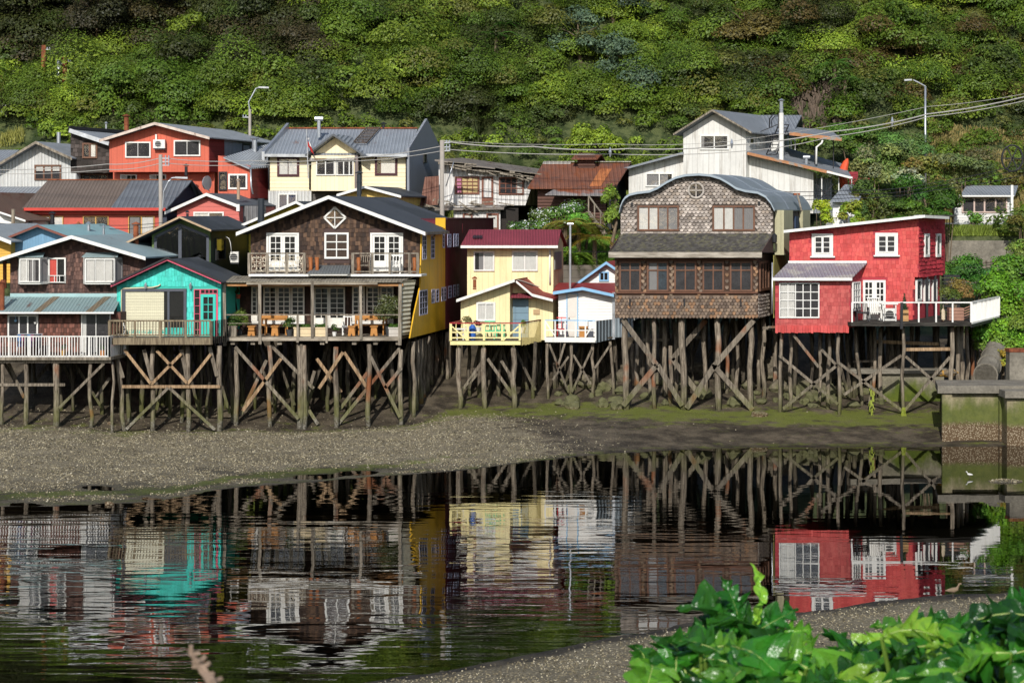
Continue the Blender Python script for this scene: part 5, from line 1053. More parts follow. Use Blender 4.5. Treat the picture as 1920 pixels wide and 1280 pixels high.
boxpart(r,'lower_wall',m_pw,850,387,938,440,111,3); 
for x0_,x1_ in ((868,886),(912,935)): win(r,front(111),x0_,400,x1_,440,1,1,fm=m_bw,fw=.1,solid=.3 if x0_>900 else 0,curt=[(0,1,m_cur)])
slab(r,[P(815,391,110.6),P(945,389,110.6),P(950,384,111.8),P(820,385,111.8)],m_old,.12,'lean_roof')
mb=MB(); rnd=random.Random(9)
for k in range(30): p=P(rnd.uniform(800,935),rnd.uniform(378,394),110.4+rnd.uniform(0,.8)); mb.bar(p,p+V(rnd.uniform(-1,1),0,rnd.uniform(-.3,.3)),.05,.07)
mb.build('loose_boards',m_grey,r)
mb=MB(); mb.prism([P(797,332,111.2),P(823,330,111.2),P(823,384,110.6),P(787,386,110.6)],(0,.06,0)); mb.build('rust_sheet',mat('rust_sheet',0),r)
boxpart(r,'dark_fence',mat('dark_planks',S('#2b2622'),.8,.3),938,390,972,440,111.4,.3)
pipe(r,'stay_wire',m_silver,[(851,303,110.9),(845,322,110.8),(836,350,110.7)],.03)
# V rusty barn
r=root('rusty_barn','brown barn with rusty metal roof and a louvred roof vent','barn',1070,440,110)
m_rr=mat('rust_roof',S('#7c503e'),.7,.2,1,seam=('corr','x',.24),rust=.45,rustcol=S('#8f5233'),streak=.3,patch=(S('#6a4a3f'),.5)); m_br=mat('brown_corr_wall',S('#5e4238'),.75,.2,1,seam=('corr','z',.18),streak=.3)
eL,eR=P(989,353.5,109.4),P(1153,352,109.4);rL,rR=P(1019,306.5,113),P(1183,304.5,113); eL.z=eR.z;rL.z=rR.z
slab(r,[eL,eR,rR,rL],m_rr,.07); bk=V(.7,3.6,eL.z-rL.z); slab(r,[rL+V(0,.004,0),rR+V(0,.004,0),rR+bk,rL+bk],m_rr,.07,'rear_roof')
q=[P(1022,364.5,108.6),P(1138,366.5,108.6),eR+V(-.4,.1,-.09),eL+V(1.5,.1,-.09)]; slab(r,q,mat('patched_tin',S('#8b8582'),.6,.2,1,seam=('corr','x',.24),patch=(S('#8a4c30'),.35)),.05,'lower_roof')
for xa,xb,ya,yb,c in ((1112,1126,353,364,1),(1130,1146,322,349,2)):
    k=(352-ya)/47; k2=(352-yb)/47
for (u0,u1,k0,k1,mm) in ((.70,.83,.05,.72,'orange_sheet'),(.0,.32,.93,1.0,'pale_tin')):
    l0,l1=eL.lerp(eR,u0),eL.lerp(eR,u1);t0,t1=rL.lerp(rR,u0),rL.lerp(rR,u1); z=V(0,0,.03); slab(r,[l0.lerp(t0,k0)+z,l1.lerp(t1,k0)+z,l1.lerp(t1,k1)+z,l0.lerp(t0,k1)+z],mat(mm,S('#b06a3c') if mm[0]=='o' else S('#b9b4ac'),.7,.25,1.5,seam=('corr','x',.24),rust=.2),.02,'roof_sheet')
mb=MB(); mb.bar(rL+V(0,0,.04),rR+V(0,0,.04),.35,.04); mb.build('ridge_cap',mat('pale_tin',0),r)
x0,x1=P(1008,0,110).x,P(1136,0,110).x; wall(r,[(x0,P(0,450,110).z),(x0,eL.z-.05),(x1,eL.z-.05),(x1,P(0,450,110).z)],110,6.5,m_br)
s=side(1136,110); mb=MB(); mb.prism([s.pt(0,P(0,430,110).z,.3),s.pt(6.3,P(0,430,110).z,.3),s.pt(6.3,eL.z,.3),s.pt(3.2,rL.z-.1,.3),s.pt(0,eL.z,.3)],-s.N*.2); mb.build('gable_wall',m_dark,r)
mb=MB(); c=P(1099,306,112.6); 
for k in range(4): mb.box(c.x-.5,c.y-.5,c.z-.5+k*.27,c.x+.5,c.y+.5,c.z-.5+k*.27+.16)
mb.box(c.x-.45,c.y-.45,c.z-.6,c.x+.45,c.y+.45,c.z+.6); mb.build('roof_vent',m_br,r)
a,b,c1,d=P(1071,298.5,111.8),P(1120,298,111.8),P(1128,289,113),P(1079,289.5,113); c1.z=d.z;a.z=b.z; slab(r,[a,b,c1,d],m_rr,.05,'vent_roof'); slab(r,[d+V(0,.004,0),c1+V(0,.004,0),c1+V(.3,1.2,-.35),d+V(.3,1.2,-.35)],m_rr,.05,'vent_roof')
# W big white-grey house
r=root('white_tower_house','big weathered white house with tall gabled tower, side wings and outside steel stair','house',1400,420,113)
m_ww=mat('weathered_white',S('#d9d7d0'),.6,.08,1,seam=('board','x',.32),streak=.55,dirt=S('#86796a')); m_wr=mat('grey_steel_roof',S('#83888e'),.5,.14,.8,seam=('corr','y',.22),streak=.2); YW=112.5
rp=[(1262,251),(1335,205.5),(1409,247.5)]
gable(r,rp,111.8,6.2,m_wr,m_grey,.12,sx=.55); gwall(r,rp,111.8,YW,1281,1399,345,4.9,m_ww,.55)
win(r,front(YW),1312,253,1366,281,2,1,fw=.08,mw=.06,back=m_interior,curt=[(0,.12,m_curg)])
# cross gable to the right
c0,c1=P(1392,216,118.5),P(1503,211.5,118.5); c1.z=c0.z; e0,e1_=P(1432,250,114.6),P(1486,249,114.6); e1_.z=e0.z; m_wrx=mat('grey_steel_x',S('#83888e'),.5,.14,.8,seam=('corr','x',.22),streak=.2)
slab(r,[e0,e1_,c1,c0],m_wrx,.08,'cross_roof'); slab(r,[c0+V(0,.004,0),c1+V(0,.004,0),c1+V(.7,3.6,-1.2),c0+V(.7,3.6,-1.2)],m_wrx,.08,'rear_roof')
s=side(1399,YW); 
boxpart(r,'rear_wall',mat('grey_corr_wall',S('#9a9fa4'),.55,.12,1,seam=('corr','x',.22),streak=.3),1420,252,1470,330,115.2,4)
zb=P(0,330,114).z
mb=MB(); s3=side(1470,115.2); mb.prism([s3.pt(0,zb,.02),s3.pt(5.4,zb,.02),s3.pt(5.4,P(0,252,114.5).z-.3,.02),s3.pt(2.6,c0.z-.15,.02),s3.pt(0,P(0,252,114.5).z,.02)],-s3.N*.1); mb.build('right_gable',mat('grey_corr_wall',0),r)
win(r,s3,1482,257,1497,284,2,1,fw=.1,back=m_interior); sT=side(1399,YW,.55); win(r,sT,1404,256,1413,273,1,1,fw=.07,back=m_interior); win(r,sT,1418,257,1426,274,1,1,fw=.07,curt=[(0,1,m_cur)]); boxpart(r,'door',m_white,1446,259,1462,292,115.1,.08)
# wings
Yl=112.9; xa,xb=P(1179,0,Yl).x,P(1281.5,0,Yl).x; wall(r,[(xa,P(0,372,Yl).z),(xa,P(0,314,Yl).z),(xb,P(0,287,Yl).z),(xb,P(0,372,Yl).z)],Yl,6,m_ww,name='left_wing_wall')
a,b=P(1155,318.5,112.2),P(1281,285,112.2); slab(r,[a,b,b+V(1.3,6.5,0),a+V(1.3,6.5,0)],m_wr,.12,'wing_roof')
win(r,front(Yl),1210,324,1262,350,2,1,fw=.08,mw=.08,csplit=[.5],curt=[(0,.45,m_curg),(.55,.85,m_curg)])
xa,xb=P(1405,0,Yl).x,P(1525,0,Yl).x; wall(r,[(xa,P(0,400,Yl).z),(xa,P(0,291,Yl).z),(xb,P(0,322,Yl).z),(xb,P(0,400,Yl).z)],Yl,5,m_ww,name='right_wing_wall')
a,b=P(1401,286,112.1),P(1597,332,112.1); slab(r,[a,b,b+V(.5,5.6,.9),a+V(.5,5.6,1.2)],m_wr,.1,'wing_roof')
mb=MB(); mb.bar(a+V(0,-.04,-.05),P(1560,323,112.1)+V(0,-.04,-.05),.06,.17); mb.build('orange_fascia',mat('flaking_orange',S('#a9764f'),.7,.3,4,patch=(S('#8f8a82'),1.2)),r)
mb=MB(); mb.bar(P(1550,322,112.0),P(1598,334,112.0),.12,.12); mb.build('gutter',m_white,r)
boxpart(r,'porch_back_wall',mat('grey_corr_wall',0),1525,335,1560,400,114.5,.2)
for x in (1540,1572,1596): boxpart(r,'porch_post',m_white,x,332,x+1.6,395,112.6,.1)
mb=MB(); mb.bar(P(1530,345,112.6),P(1555,372,112.6),.06,.06);mb.bar(P(1562,345,112.6),P(1532,380,112.6),.06,.06); mb.build('stair_rail',m_dark,r)
a,b,c,d=P(1480,249,113),P(1578,260,113),P(1560,255,117),P(1470,245,117); slab(r,[a,b,c+V(0,0,.3),d+V(0,0,.3)],m_wr,.1,'canopy'); mb=MB(); mb.bar(a+V(0,-.03,-.05),b+V(0,-.03,-.05),.05,.2); mb.build('canopy_edge',mat('flaking_orange',0),r)
pipe(r,'downpipe',m_white,[(1543,260,113.1),(1541,268,113.1),(1531,276,113.1),(1530.5,308,113.1)],.06)
for x in (1527,1562): boxpart(r,'canopy_post',m_dark,x,262,x+1.6,315,114,.1)
chimney(r,m_white,1465,212,300,112.4,.14,False); chimney(r,m_silver,1465,190,240,112.4,.11); capflue(r,m_silver,1512,295,318,113.3,.09)
mb=MB()
for dx in (0,1.0): 
    mb.bar(P(1437,290,113)+V(dx*.6,0,0),P(1460,234,113.6)+V(dx*.6,0,0),.05,.05)
for k in range(10): p=P(1437,290,113).lerp(P(1460,234,113.6),k/9); mb.bar(p,p+V(.6,0,0),.05,.05)
mb.tube([P(1443,240,113),P(1443,223,113),P(1449,215,113),P(1460,215,113),P(1460,240,113)],.04,5); mb.tube([P(1447,240,113.5),P(1447,225,113.5),P(1453,218,113.5),P(1459,218,113.5)],.03,5); mb.bar(P(1426,247,113),P(1462,232,113),.05,.05); mb.build('steel_stair',m_dark,r)
# X white shed right, Y small roof
r=root('white_shed','low white lap-sided shed with a row of brown-framed windows above the grassy bank at right','shed',1850,419,113)
x0,x1=P(1790,0,113).x,P(1899,0,113).x; wall(r,[(x0,P(0,422,113).z),(x0,P(0,365,113).z),(x1,P(0,365,113).z),(x1,P(0,422,113).z)],113,3.5,mat('white_lap_shed',S('#dcdad4'),.6,.08,1,seam=('lap','z',.16),streak=.3,dirt=S('#8b857a')))
a,b,c,d=P(1800,366,112.6),P(1903,366,112.6),P(1909,348,115),P(1812,348,115); slab(r,[a,b,c,d],mat('grey_corr_x',0),.06); boxpart(r,'fascia',m_white,1800,366.3,1901,369,112.5,.08)
win(r,front(113),1803,369.5,1888,399,4,1,fm=mat('pinkish_frame',S('#c4aca0'),.6,.2,3),fw=.08,mw=.09,csplit=[.26,.5,.76],back=m_interior,curt=())
for x in (1897,): boxpart(r,'white_post',m_white,x-1.5,347,x+3,478,112.4,.12)
boxpart(r,'rail_beam',m_silver,1770,418,1896,420,112.3,.1)
r=root('small_shed','little white shed with grey roof half hidden by bushes right of the curved house','shed',1590,420,108)
a,b,c,d=P(1556,377,107.5),P(1610,376,107.5),P(1625,346,110.5),P(1584,346,110.5); b.z=a.z; slab(r,[a,b,c,d],mat('grey_corr_x',0),.06); boxpart(r,'wall',m_wlap,1562,378,1602,440,108,2.5); win(r,front(108),1572,386,1590,410,1,1,back=m_interior)
# ================================================================ poles, cables
def pole(label,x,yt,yb,Y,r,mt,arms=(),lamp=None,lean=0):
    t=root('utility_pole',label,'pole',x,yb,Y); mb=MB(); a,b=P(x,yb,Y),P(x-lean,yt,Y); a.z=min(a.z,T1(a.x,Y)); mb.tube([a,a.lerp(b,.5),b],[r*1.15,r*1.05,r],9); mb.build('pole',mt,t,smooth=True)
    for (ay,side_) in arms:
        mb=MB(); c=P(x,ay,Y); mb.bar(c,c+V(.45*side_,0,0),.05,.05); 
        for k in (.25,.42): mb.tube([c+V(k*side_,0,.02),c+V(k*side_,0,.16)],[.05,.035],8)
        mb.build('insulator',m_silver,t)
    if lamp:
        mb=MB(); mb.tube([P(p[0],p[1],Y) for p in lamp],.045,7); e=P(*lamp[-1],Y); d=1 if lamp[-1][0]>lamp[0][0] else -1; mb.build('lamp_arm',m_silver,t); mb=MB(); mb.prism([e+V(-.1,-.12,.05),e+V(.55*d,-.1,.03),e+V(.55*d,.1,.03),e+V(-.1,.12,.05)],(0,0,-.1)); mb.build('lamp_head',m_silver,t)
    return t
m_conc_pole=mat('concrete_pole',S('#9c948a'),.8,.12,3); 
pole('leaning grey utility pole with insulators before the long red house',302,290,440,104.5,.105,m_conc_pole,((297,1),(303,1),(310,1)),[(305,392),(307,360),(316,340),(322,334),(333,333)],1)
pole('utility pole with insulators and hanging wires before the run-down white house',829,263,395,108,.13,m_conc_pole,((268,1),(276,1),(283,1)))
pole('street lamp pole with angled arm behind the orange house',468.5,205,260,122,.09,m_conc_pole,((220,-1),),[(468,205),(466,192),(480,166),(488,164)])
pole('tall slim steel street lamp on the right-hand slope',1735,162,330,118,.065,m_silver,(),[(1735,162),(1722,155),(1712,150)])
for l,x,a,b in (('weathered brown pole highest on the left hillside',82,85,128),('leaning rusty brown pole with wires on the left hillside',121,108,160),('short pale pole with fittings on the left hillside',110,112,150)):
    pole(l,x,a,b,max(121,onground(x,b-6,118,172).y-2.0),.16,m_rustpipe if x!=110 else m_silver,((a+8,1),))
def cable(label,pts,r=.022):
    mb=MB(); w=[P(*p) for p in pts]; out=[]
    for i in range(len(w)-1):
        for k in range(6): out.append((w[i].lerp(w[i+1],k/6)-V(0,0,4*(k/6)*(1-k/6)*.12)))
    out.append(w[-1]); mb.tube(out,r*.75,5); t=mb.build('power_cable',mat('cable',S('#a8a59f'),.6,.1) if 'thick' in label or 'pale' in label else m_dark); tag(t,label,'cable','power cables between the poles')
cable('thick pale power cable running from the centre pole up to the right edge',[(833,265,108),(1000,275,108),(1180,279,107.5),(1372,272,107),(1560,247,105),(1740,214,103),(1960,172,100)],.045)
cable('thin pale power cable below the thick one running to the right edge',[(833,280,108),(1145,289,108),(1400,283,107),(1560,256,105),(1740,219,103),(1960,180,100)],.03)
cable('thin dark cable above the thick pale one at right',[(833,264,108),(1145,270,108),(1372,265,107),(1740,200,103),(1960,168,100)],.018)
cable('pale cable from centre pole to tall left pole, upper',[(829,274,108),(640,297,107),(470,301,106),(303,296,104.5)],.03)
cable('pale cable from centre pole to tall left pole, lower',[(829,283,108),(640,303,107),(470,308,106),(303,305,104.5)],.025)
cable('pale cable from tall left pole to the left edge, upper',[(302,296,104.5),(200,308,105),(-40,318,107)],.03)
cable('pale cable from tall left pole to the left edge, lower',[(302,306,104.5),(200,318,105),(-40,325,107)],.025)
for k,(a,b,c) in enumerate(((415,420,424),(421,427,432),(432,437,443))): cable('dark cable low across the red house, %s of three'%('top','middle','bottom')[k],[(-40,a,103),(150,b,103),(310,a+2,103)],.022)
for k,(a,b,c) in enumerate(((376,365,328),(385,372,338),(392,379,352))): cable('dark cable crossing from curved house to right edge, %s of three'%('top','middle','bottom')[k],[(1370,a-22 ,101),(1600,b-8,100),(1750,b-22,99),(1960,c-34,97)],.024)
for k,(x,y) in enumerate(((1144,285),(1372,269),(1673,228))):
    mb=MB(); c=P(x,y,106.8-k*1.2); mb.tube([c+V(0,0,.25),c,c-V(0,0,.28)],[.03,.09,.03],7); t=mb.build('cable_spacer',m_silver); tag(t,['grey spacer on the pale cables above the rusty barn vent','grey spacer on the pale cables before the tower window','grey spacer on the pale cables left of the tall steel lamp'][k],'spacer')
# ================================================================ walls, quay, right-hand bits
m_con=m_concrete('quay_concrete',S('#a39779'),.85); m_condry=m_concrete('dry_concrete',S('#8e8779'),0)
def wbox(x0,x1,y0,y1,z0,z1,name,mt,label=None,cat=None,par=None):
    mb=MB(); mb.box(x0,y0,z0,x1,y1,z1); o=mb.build(name,mt,par)
    if label: tag(o,label,cat)
    return o
q=thing('quay_wall','stained concrete quay wall with mossy face and jutting cap slab at lower right','wall',P(1830,832,85.3))
xq0,xq1=P(1766,0,85.3).x,P(1893,0,85.3).x; zc=P(0,722,85.3).z
mb=MB(); mb.prism([(xq0,85.3,-1.2),(60,85.3,-1.2),(60,85.3,zc-.34),(xq0,85.3,zc-.34)],(1.5,6.6,0)); mb.build('wall_face',m_con,q)
mb=MB(); x,y=xq0-.25,85.0; mb.prism([(x,y,zc-.33),(60,y,zc-.33),(60,88.0,zc-.33),(xq0+.3,88.0,zc-.33)],(0,0,.33)); mb.build('cap_slab',m_condry,q)
mb=MB(); mb.box(xq0-.02,85.12,-1.1,xq0+.42,85.298,zc-.35); mb.box(xq1-.5,85.1,-1.1,xq1-.15,85.298,zc-.35); mb.build('buttress',m_con,q)
xb0,xb1=P(1652,0,92.2).x,P(1770,0,92.2).x; zt=P(0,700,92.2).z
o=wbox(xb0,xb1,92.2,92.6,-.4,zt,'retaining_wall',m_concrete('moss_wall',S('#8d8672'),1.0),'green mossy concrete wall under the red house deck','wall')
o2=wbox(xb0-1.5,xb1+.5,92.0,93.2,zt,zt+.22,'wall_cap',m_condry,None,None,o); 
o=wbox(P(1888,0,84.2).x,24,84.2,86.5,-1,P(0,745,84.2).z,'quay_pier',m_con,'crusty concrete pier at the right edge beside the quay wall','pier'); wbox(P(1884,0,84.0).x,24.2,83.95,86.6,P(0,745,84.2).z+.001,P(0,738,84).z+.12,'pier_cap',m_condry,None,None,o)
o=wbox(P(1893,0,88.5).x,25,88.5,89.2,zc-.1,P(0,660,88.5).z,'parapet_wall',m_condry,'pale concrete block with rusty top at right edge above the quay','wall'); wbox(P(1893,0,88.5).x-.03,25,88.47,89.25,P(0,660,88.5).z+.001,P(0,654,88.5).z,'parapet_cap',m_rustpipe,None,None,o)
mb=MB(); a,b=P(1848,728,89.5),P(1868,682,93.5); a.z=zc+.1; b.z=zc+1.0; L=(b-a)
for i in range(3): 
    p,q_=a+L*(i/3),a+L*((i+1)/3-.01); mb.tube([p,q_],[.52,.52],18,cap=True); mb.tube([p,p+L*.02],.57,18)
o=mb.build('concrete_pipe',m_condry,smooth=False); tag(o,'sloping grey concrete drain pipe lying on the bank above the quay','pipe')
mb=MB(); rnd=random.Random(3)
o=wbox(P(1768,0,112).x,P(1894,0,112).x,110.6,110.9,6.0,P(0,451,110.6).z,'retaining_wall',m_condry,'long grey concrete retaining wall below the grassy bank at right','wall')
o=wbox(P(1044,0,103.6).x,P(1160,0,103.6).x,103.6,103.8,3.4,P(0,497,103.6).z,'concrete_fence',mat('slab_fence',S('#6b645a'),.8,.2,2,seam=('lap','z',.42),streak=.5),'grey concrete slab fence behind the white cottage','fence')
mb=MB(); 
for x in (1070,1119): a=P(x,497,103.5); mb.tube([a,a+V(0,0,.75)],.03,5)
for k in (.7,.74): mb.tube([P(1040,497,103.5)+V(0,0,k),P(1165,497,103.5)+V(0,0,k)],.012,4)
mb.build('fence_wire',m_dark,o)
# dark timber heap / stair behind red deck
mb=MB()
for k in range(10): z=P(0,520+k*7,97).z; mb.box(P(1768,0,97).x,97,z,P(1800,0,97).x,97.3,z+.12)
o=mb.build('timber_fence',m_dark); tag(o,'dark slatted timber fence behind the red house corner','fence')
mb=MB()
for k in range(14): a=P(1768+rnd.uniform(0,20),500+k*1.8,107.5); mb.bar(a,P(1905+rnd.uniform(-9,9),482+k*2.6,107.5),.05,.09)
o=mb.build('plank_pile',m_grey); tag(o,'pile of long grey planks against the retaining wall at right','plank pile')
# wooden steps by the rusty barn
mb=MB(); a,b=P(1103,398,106),P(1133,438,104.5)
for k in (-.35,.35): mb.bar(a+V(0,k,0),b+V(0,k,0),.06,.2)
for k in range(9): p=a.lerp(b,k/8); mb.box(p.x-.14,p.y-.35,p.z,p.x+.14,p.y+.35,p.z+.04)
for k in (0,3,6,8): p=a.lerp(b,k/8)-V(0,.38,0); mb.bar(p,p+V(0,0,.9),.07,.07)
mb.bar(a+V(0,-.38,.9),b+V(0,-.38,.9),.06,.06); o=mb.build('wooden_stair',m_grey); tag(o,'weathered wooden stair with handrail beside the rusty barn','stair')
# kayak and red fence
mb=MB(); c=P(1583,332,115); n=10
for off in (0,):
    ring=[]; mb.tube([c+V(-.15*math.sin(i/n*3.14)*2+.2,0,-1.1+2.2*i/n) for i in range(n+1)],[.04+.24*math.sqrt(max(0,math.sin(i/n*3.14))) for i in range(n+1)],10)
o=mb.build('kayak',mat('orange_plastic',S('#d8522a'),.4,.08)); tag(o,'orange kayak standing upright beside the porch of the tower house','kayak')
mb=MB(); z0=P(0,352,114).z
for k in range(16): x=P(1592+k*2.4,0,114).x; mb.box(x,114,z0,x+.07,114.04,P(0,322 if k<7 else 334,114).z)
mb.bar(P(1590,326,114),P(1608,326,114),.05,.08); o=mb.build('red_fence',mat('maroon_paint',S('#8a2530'),.6,.1)); tag(o,'maroon slatted fence between the porch and the bushes','fence')
# small blue-white structure far left
r=root('far_building','white building with blue band glimpsed among trees at the far left edge','building',0,215,133); mb=MB(); a=P(-40,216,133);b=P(12,196,133); mb.box(a.x,133,a.z,b.x,138,b.z); mb.build('wall',m_white,r); mb=MB(); mb.box(a.x,132.95,a.z,b.x-.2,133,a.z+.55); mb.build('blue_band',mat('blue_paint',S('#3c53a8'),.5,.1),r); slab(r,[P(-40,197,132.6),P(13,197,132.6),P(4,186,136),P(-40,186,136)],m_white,.1)
# wheel sculpture right hillside
mb=MB(); c=P(1898,297,117); R=.8; mb.tube([c+V(math.cos(i/20*6.283)*R*.8,0,math.sin(i/20*6.283)*R) for i in range(21)],.06,6)
for i in range(6): a=i/6*6.283; mb.bar(c,c+V(math.cos(a)*R*.8,0,math.sin(a)*R),.06,.06)
mb.bar(c+V(.75,0,-1.6),c+V(.75,0,.9),.08,.08); o=mb.build('wagon_wheel',m_dark); tag(o,'dark spoked wheel standing on the grassy slope at upper right','wheel')
# ================================================================ rocks, birds
m_rock=m_concrete('bank_rock',S('#7a705f'),.45)
def rock(p,s,mt=None):
    import bmesh
    bm=bmesh.new(); bmesh.ops.create_icosphere(bm,subdivisions=2,radius=1); off=random.uniform(0,9)
    sc=V(random.uniform(.8,1.3),random.uniform(.7,1.1),random.uniform(.6,1.0))*s; rz=random.uniform(0,3)
    for v in bm.verts:
        n=1+.22*math.sin(v.co.x*2.3+off)+.16*math.sin(v.co.y*3.7+off*2)+.12*math.sin(v.co.z*5+off*3); c=v.co*n; c=V(round(c.x*2.2)/2.2*.35+c.x*.65,round(c.y*2.2)/2.2*.35+c.y*.65,c.z)
        v.co=V((c.x*math.cos(rz)-c.y*math.sin(rz))*sc.x,(c.x*math.sin(rz)+c.y*math.cos(rz))*sc.y,c.z*sc.z)+p
    me=bpy.data.meshes.new('rock'); bm.to_mesh(me); bm.free(); me.materials.append(mt or m_rock); o=bpy.data.objects.new('rock',me); COL.objects.link(o); return o
G='mossy boulders under the stilt houses'
rnd=random.Random(31)
for k in range(95):
    px=rnd.choice([rnd.uniform(1040,1165),rnd.uniform(1165,1440),rnd.uniform(1440,1660),rnd.uniform(1460,1640)]); Y=rnd.uniform(91.2,96.5); x=P(px,0,Y).x; s=rnd.uniform(.14,.48)*(1.1 if px>1400 else .9)
    o=rock(V(x,Y,T1(x,Y)+s*.35),s); tag(o,'mossy boulder among the piles at the foot of the bank','rock',G)
for px,py,s,l in ((1154,752,.38,'round mossy boulder at the left foot of the curved shingled house piles'),(1427,781,.30,'lone brown stone on the mud before the gap between curved and red houses'),(1062,757,.22,'flat stone on the green mud below the white shed'),(452,934,.14,'small green stone at the water edge in the middle of the beach'),(206,947,.17,'brownish stone at the left water edge'),(205,795,.20,'flat pale stone below the white picket balcony')):
    p=onground(px,py,60); o=rock(p,s); tag(o,l,'rock')
for k in range(4):
    p=P(1765+k*7,705,90.4); p.z=zc+.12; o=rock(p,.24,mat('lichen_rock',S('#6e6354'),.85,.3,5,patch=(S('#b98a2c'),2.5)) ); tag(o,'lichen-covered rock resting on the quay cap under the red deck','rock','rocks on the quay cap')
def bird(px,py,Y,s,label,c1,c2,face=1,long=0):
    p=P(px,py,Y); p.z=max(T1(p.x,Y),0)+.0; t=thing('bird',label,'bird',p); mb=MB(); f=face
    pts=[V(-.17*f,0,.16),V(-.10*f,0,.165),V(0,0,.17),V(.08*f,0,.20),V(.115*f,0,.26),V(.135*f,0,.30),V(.165*f,0,.31),V(.185*f,0,.305)]
    mb.tube([p+q*s for q in pts],[.008*s,.035*s,.06*s,.045*s,.022*s,.026*s,.022*s,.008*s],9); mb.build('body',mat('feather_'+label[:6],c1,.8,.2,8),t,smooth=True)
    mb=MB(); mb.tube([p+V(.18*f,0,.305)*s,p+V((.22+long*.08)*f,0,.295)*s,p+V((.24+long*.14)*f,0,.26)*s],[.008*s,.006*s,.003*s],5); mb.build('beak',m_dark,t)
    for k in (-.015,.02): mb=MB(); mb.tube([p+V(k,k,.0),p+V(k,k,.13*s)],.006*s,5); mb.build('leg',mat('bird_leg',c2,.7),t)
    return t
b=onground(1787,1121,48); bird(1787,1121,b.y,1.25,'brown mottled wading bird standing on the near gravel edge at right',S('#7d6b55'),S('#4a4038'),1,1)
bird(1818,896,74.2,.8,'small pale gull standing on the gravel shoal below the quay',S('#d8d5cf'),S('#7a5a40'),-1)
# ================================================================ things on the decks
def pot(label,p,s,mt,plant=None,ph=.4,leafcol=(.06,.11,.02),group=None,flowers=None):
    t=thing('potted_plant',label,'potted plant',p,group); mb=MB(); mb.tube([p,p+V(0,0,s*.9),p+V(0,0,s)],[s*.38,s*.52,s*.56],12); mb.build('pot',mt,t)
    bl=[(p+V(random.uniform(-.1,.1),0,s+ph*(.35+.3*k)),(ph*.5,ph*.45,ph*.4),leafcol) for k in range(2)]
    leaves_obj('foliage',bl,.05,leafcol,t)
    if flowers: leaves_obj('flowers',[(p+V(0,-.05,s+ph*.6),(ph*.5,ph*.45,ph*.4),flowers)],.03,flowers,t,dens=.15)['kind']='stuff'
    return t
m_tc=mat('terracotta',S('#a5492f'),.8,.1); m_pl=mat('grey_pot',S('#3c3e40'),.6,.1); zE=P(0,631,89.4).z
def onE(px,Y): return V(P(px,0,Y).x,Y,zE)
pot('leafy plant in red pot at the left end of the shingled house porch',onE(440,90),.3,m_tc,ph=.7); pot('bright bushy plant in dark pot beside the red pot on the porch',onE(449,90.3),.3,m_pl,ph=.9,leafcol=(.12,.17,.03))
pot('small hanging plant in red pot in the dark porch corner',onE(447,90.9)+V(0,0,1.7),.2,m_tc,ph=.25); pot('slender green plant in dark pot by the porch planter',onE(543,89.9),.3,m_pl,ph=.6)
pot('tall spreading shrub with pale blooms at the right end of the porch',onE(731,90.1),.45,m_pl,ph=1.5,leafcol=(.075,.09,.025),flowers=(.6,.6,.45))
pot('little grassy plant in white pot near the porch doors',onE(627,89.8),.2,m_white,ph=.35)
m_pine=mat('pine_wood',S('#b48a55'),.6,.15,4,seam=('lap','z',.2)); m_org=mat('orange_wood',S('#b87e3c'),.55,.2,5)
def planter(label,x0,x1,Y,h,mt,zf,leafcol=(.06,.12,.02)):
    a,b=P(x0,0,Y).x,P(x1,0,Y).x; t=thing('planter_box',label,'planter',V((a+b)/2,Y,zf)); mb=MB(); mb.box(a,Y,zf,b,Y+.4,zf+h); mb.box(a-.03,Y-.02,zf+h-.05,b+.03,Y+.42,zf+h+.004); mb.build('box',mt,t); leaves_obj('foliage',[(V(a+(b-a)*k,Y+.2,zf+h+.05),(.22,.18,.14),leafcol) for k in (.3,.7)],.04,leafcol,t); return t
planter('pale wooden planter box behind the porch rail, left of the doors',551,586,89.5,.42,mat('pale_pine',S('#d9c39a'),.6,.12,3,seam=('lap','z',.2)),zE); planter('pale wooden planter box before the porch doors',589,611,89.5,.42,mat('pale_pine',0),zE); planter('grey-white wooden planter at the right end of the porch',729,747,89.5,.42,mat('whitewashed',S('#bdb5aa'),.7,.15,3,seam=('lap','z',.2)),zE); planter('weathered grey plank planter at the left end of the porch',428,443,89.5,.5,m_grey,zE)
def stool(label,px,Y):
    x=P(px,0,Y).x; t=thing('stool',label,'stool',V(x,Y,zE),'orange wooden stools on the porch')
    for k in (0,.55): mb=MB(); mb.prism([(x-.17,Y+k,zE),(x-.05,Y+k,zE),(x,Y+k,zE+.13),(x+.05,Y+k,zE),(x+.17,Y+k,zE),(x+.13,Y+k,zE+.42),(x-.13,Y+k,zE+.42)],(0,.04,0)); mb.build('leg',m_org,t)
    mb=MB(); mb.box(x-.18,Y-.06,zE+.42,x+.18,Y+.65,zE+.46); mb.build('seat',m_org,t)
for px,l in ((471,'orange wooden stool left of the left porch table'),(515,'orange wooden stool right of the left porch table'),(659,'orange wooden stool left of the right porch table'),(701,'orange wooden stool right of the right porch table')): stool(l,px,89.9)
def table(label,x0,x1,Y,z,mt,h=.72):
    a,b=P(x0,0,Y).x,P(x1,0,Y).x; t=thing('table',label,'table',V((a+b)/2,Y,z)); mb=MB(); mb.box(a,Y,z+h,b,Y+.6,z+h+.05); mb.build('table_top',mt,t)
    for x in (a+.08,b-.12):
        for y in (Y+.05,Y+.5): mb=MB(); mb.box(x,y,z,x+.05,y+.05,z+h); mb.build('leg',mt,t)
table('wooden porch table between the two left stools',493,540,90.3,zE,m_org); table('wooden porch table between the two right stools',668,722,90.4,zE,m_org)
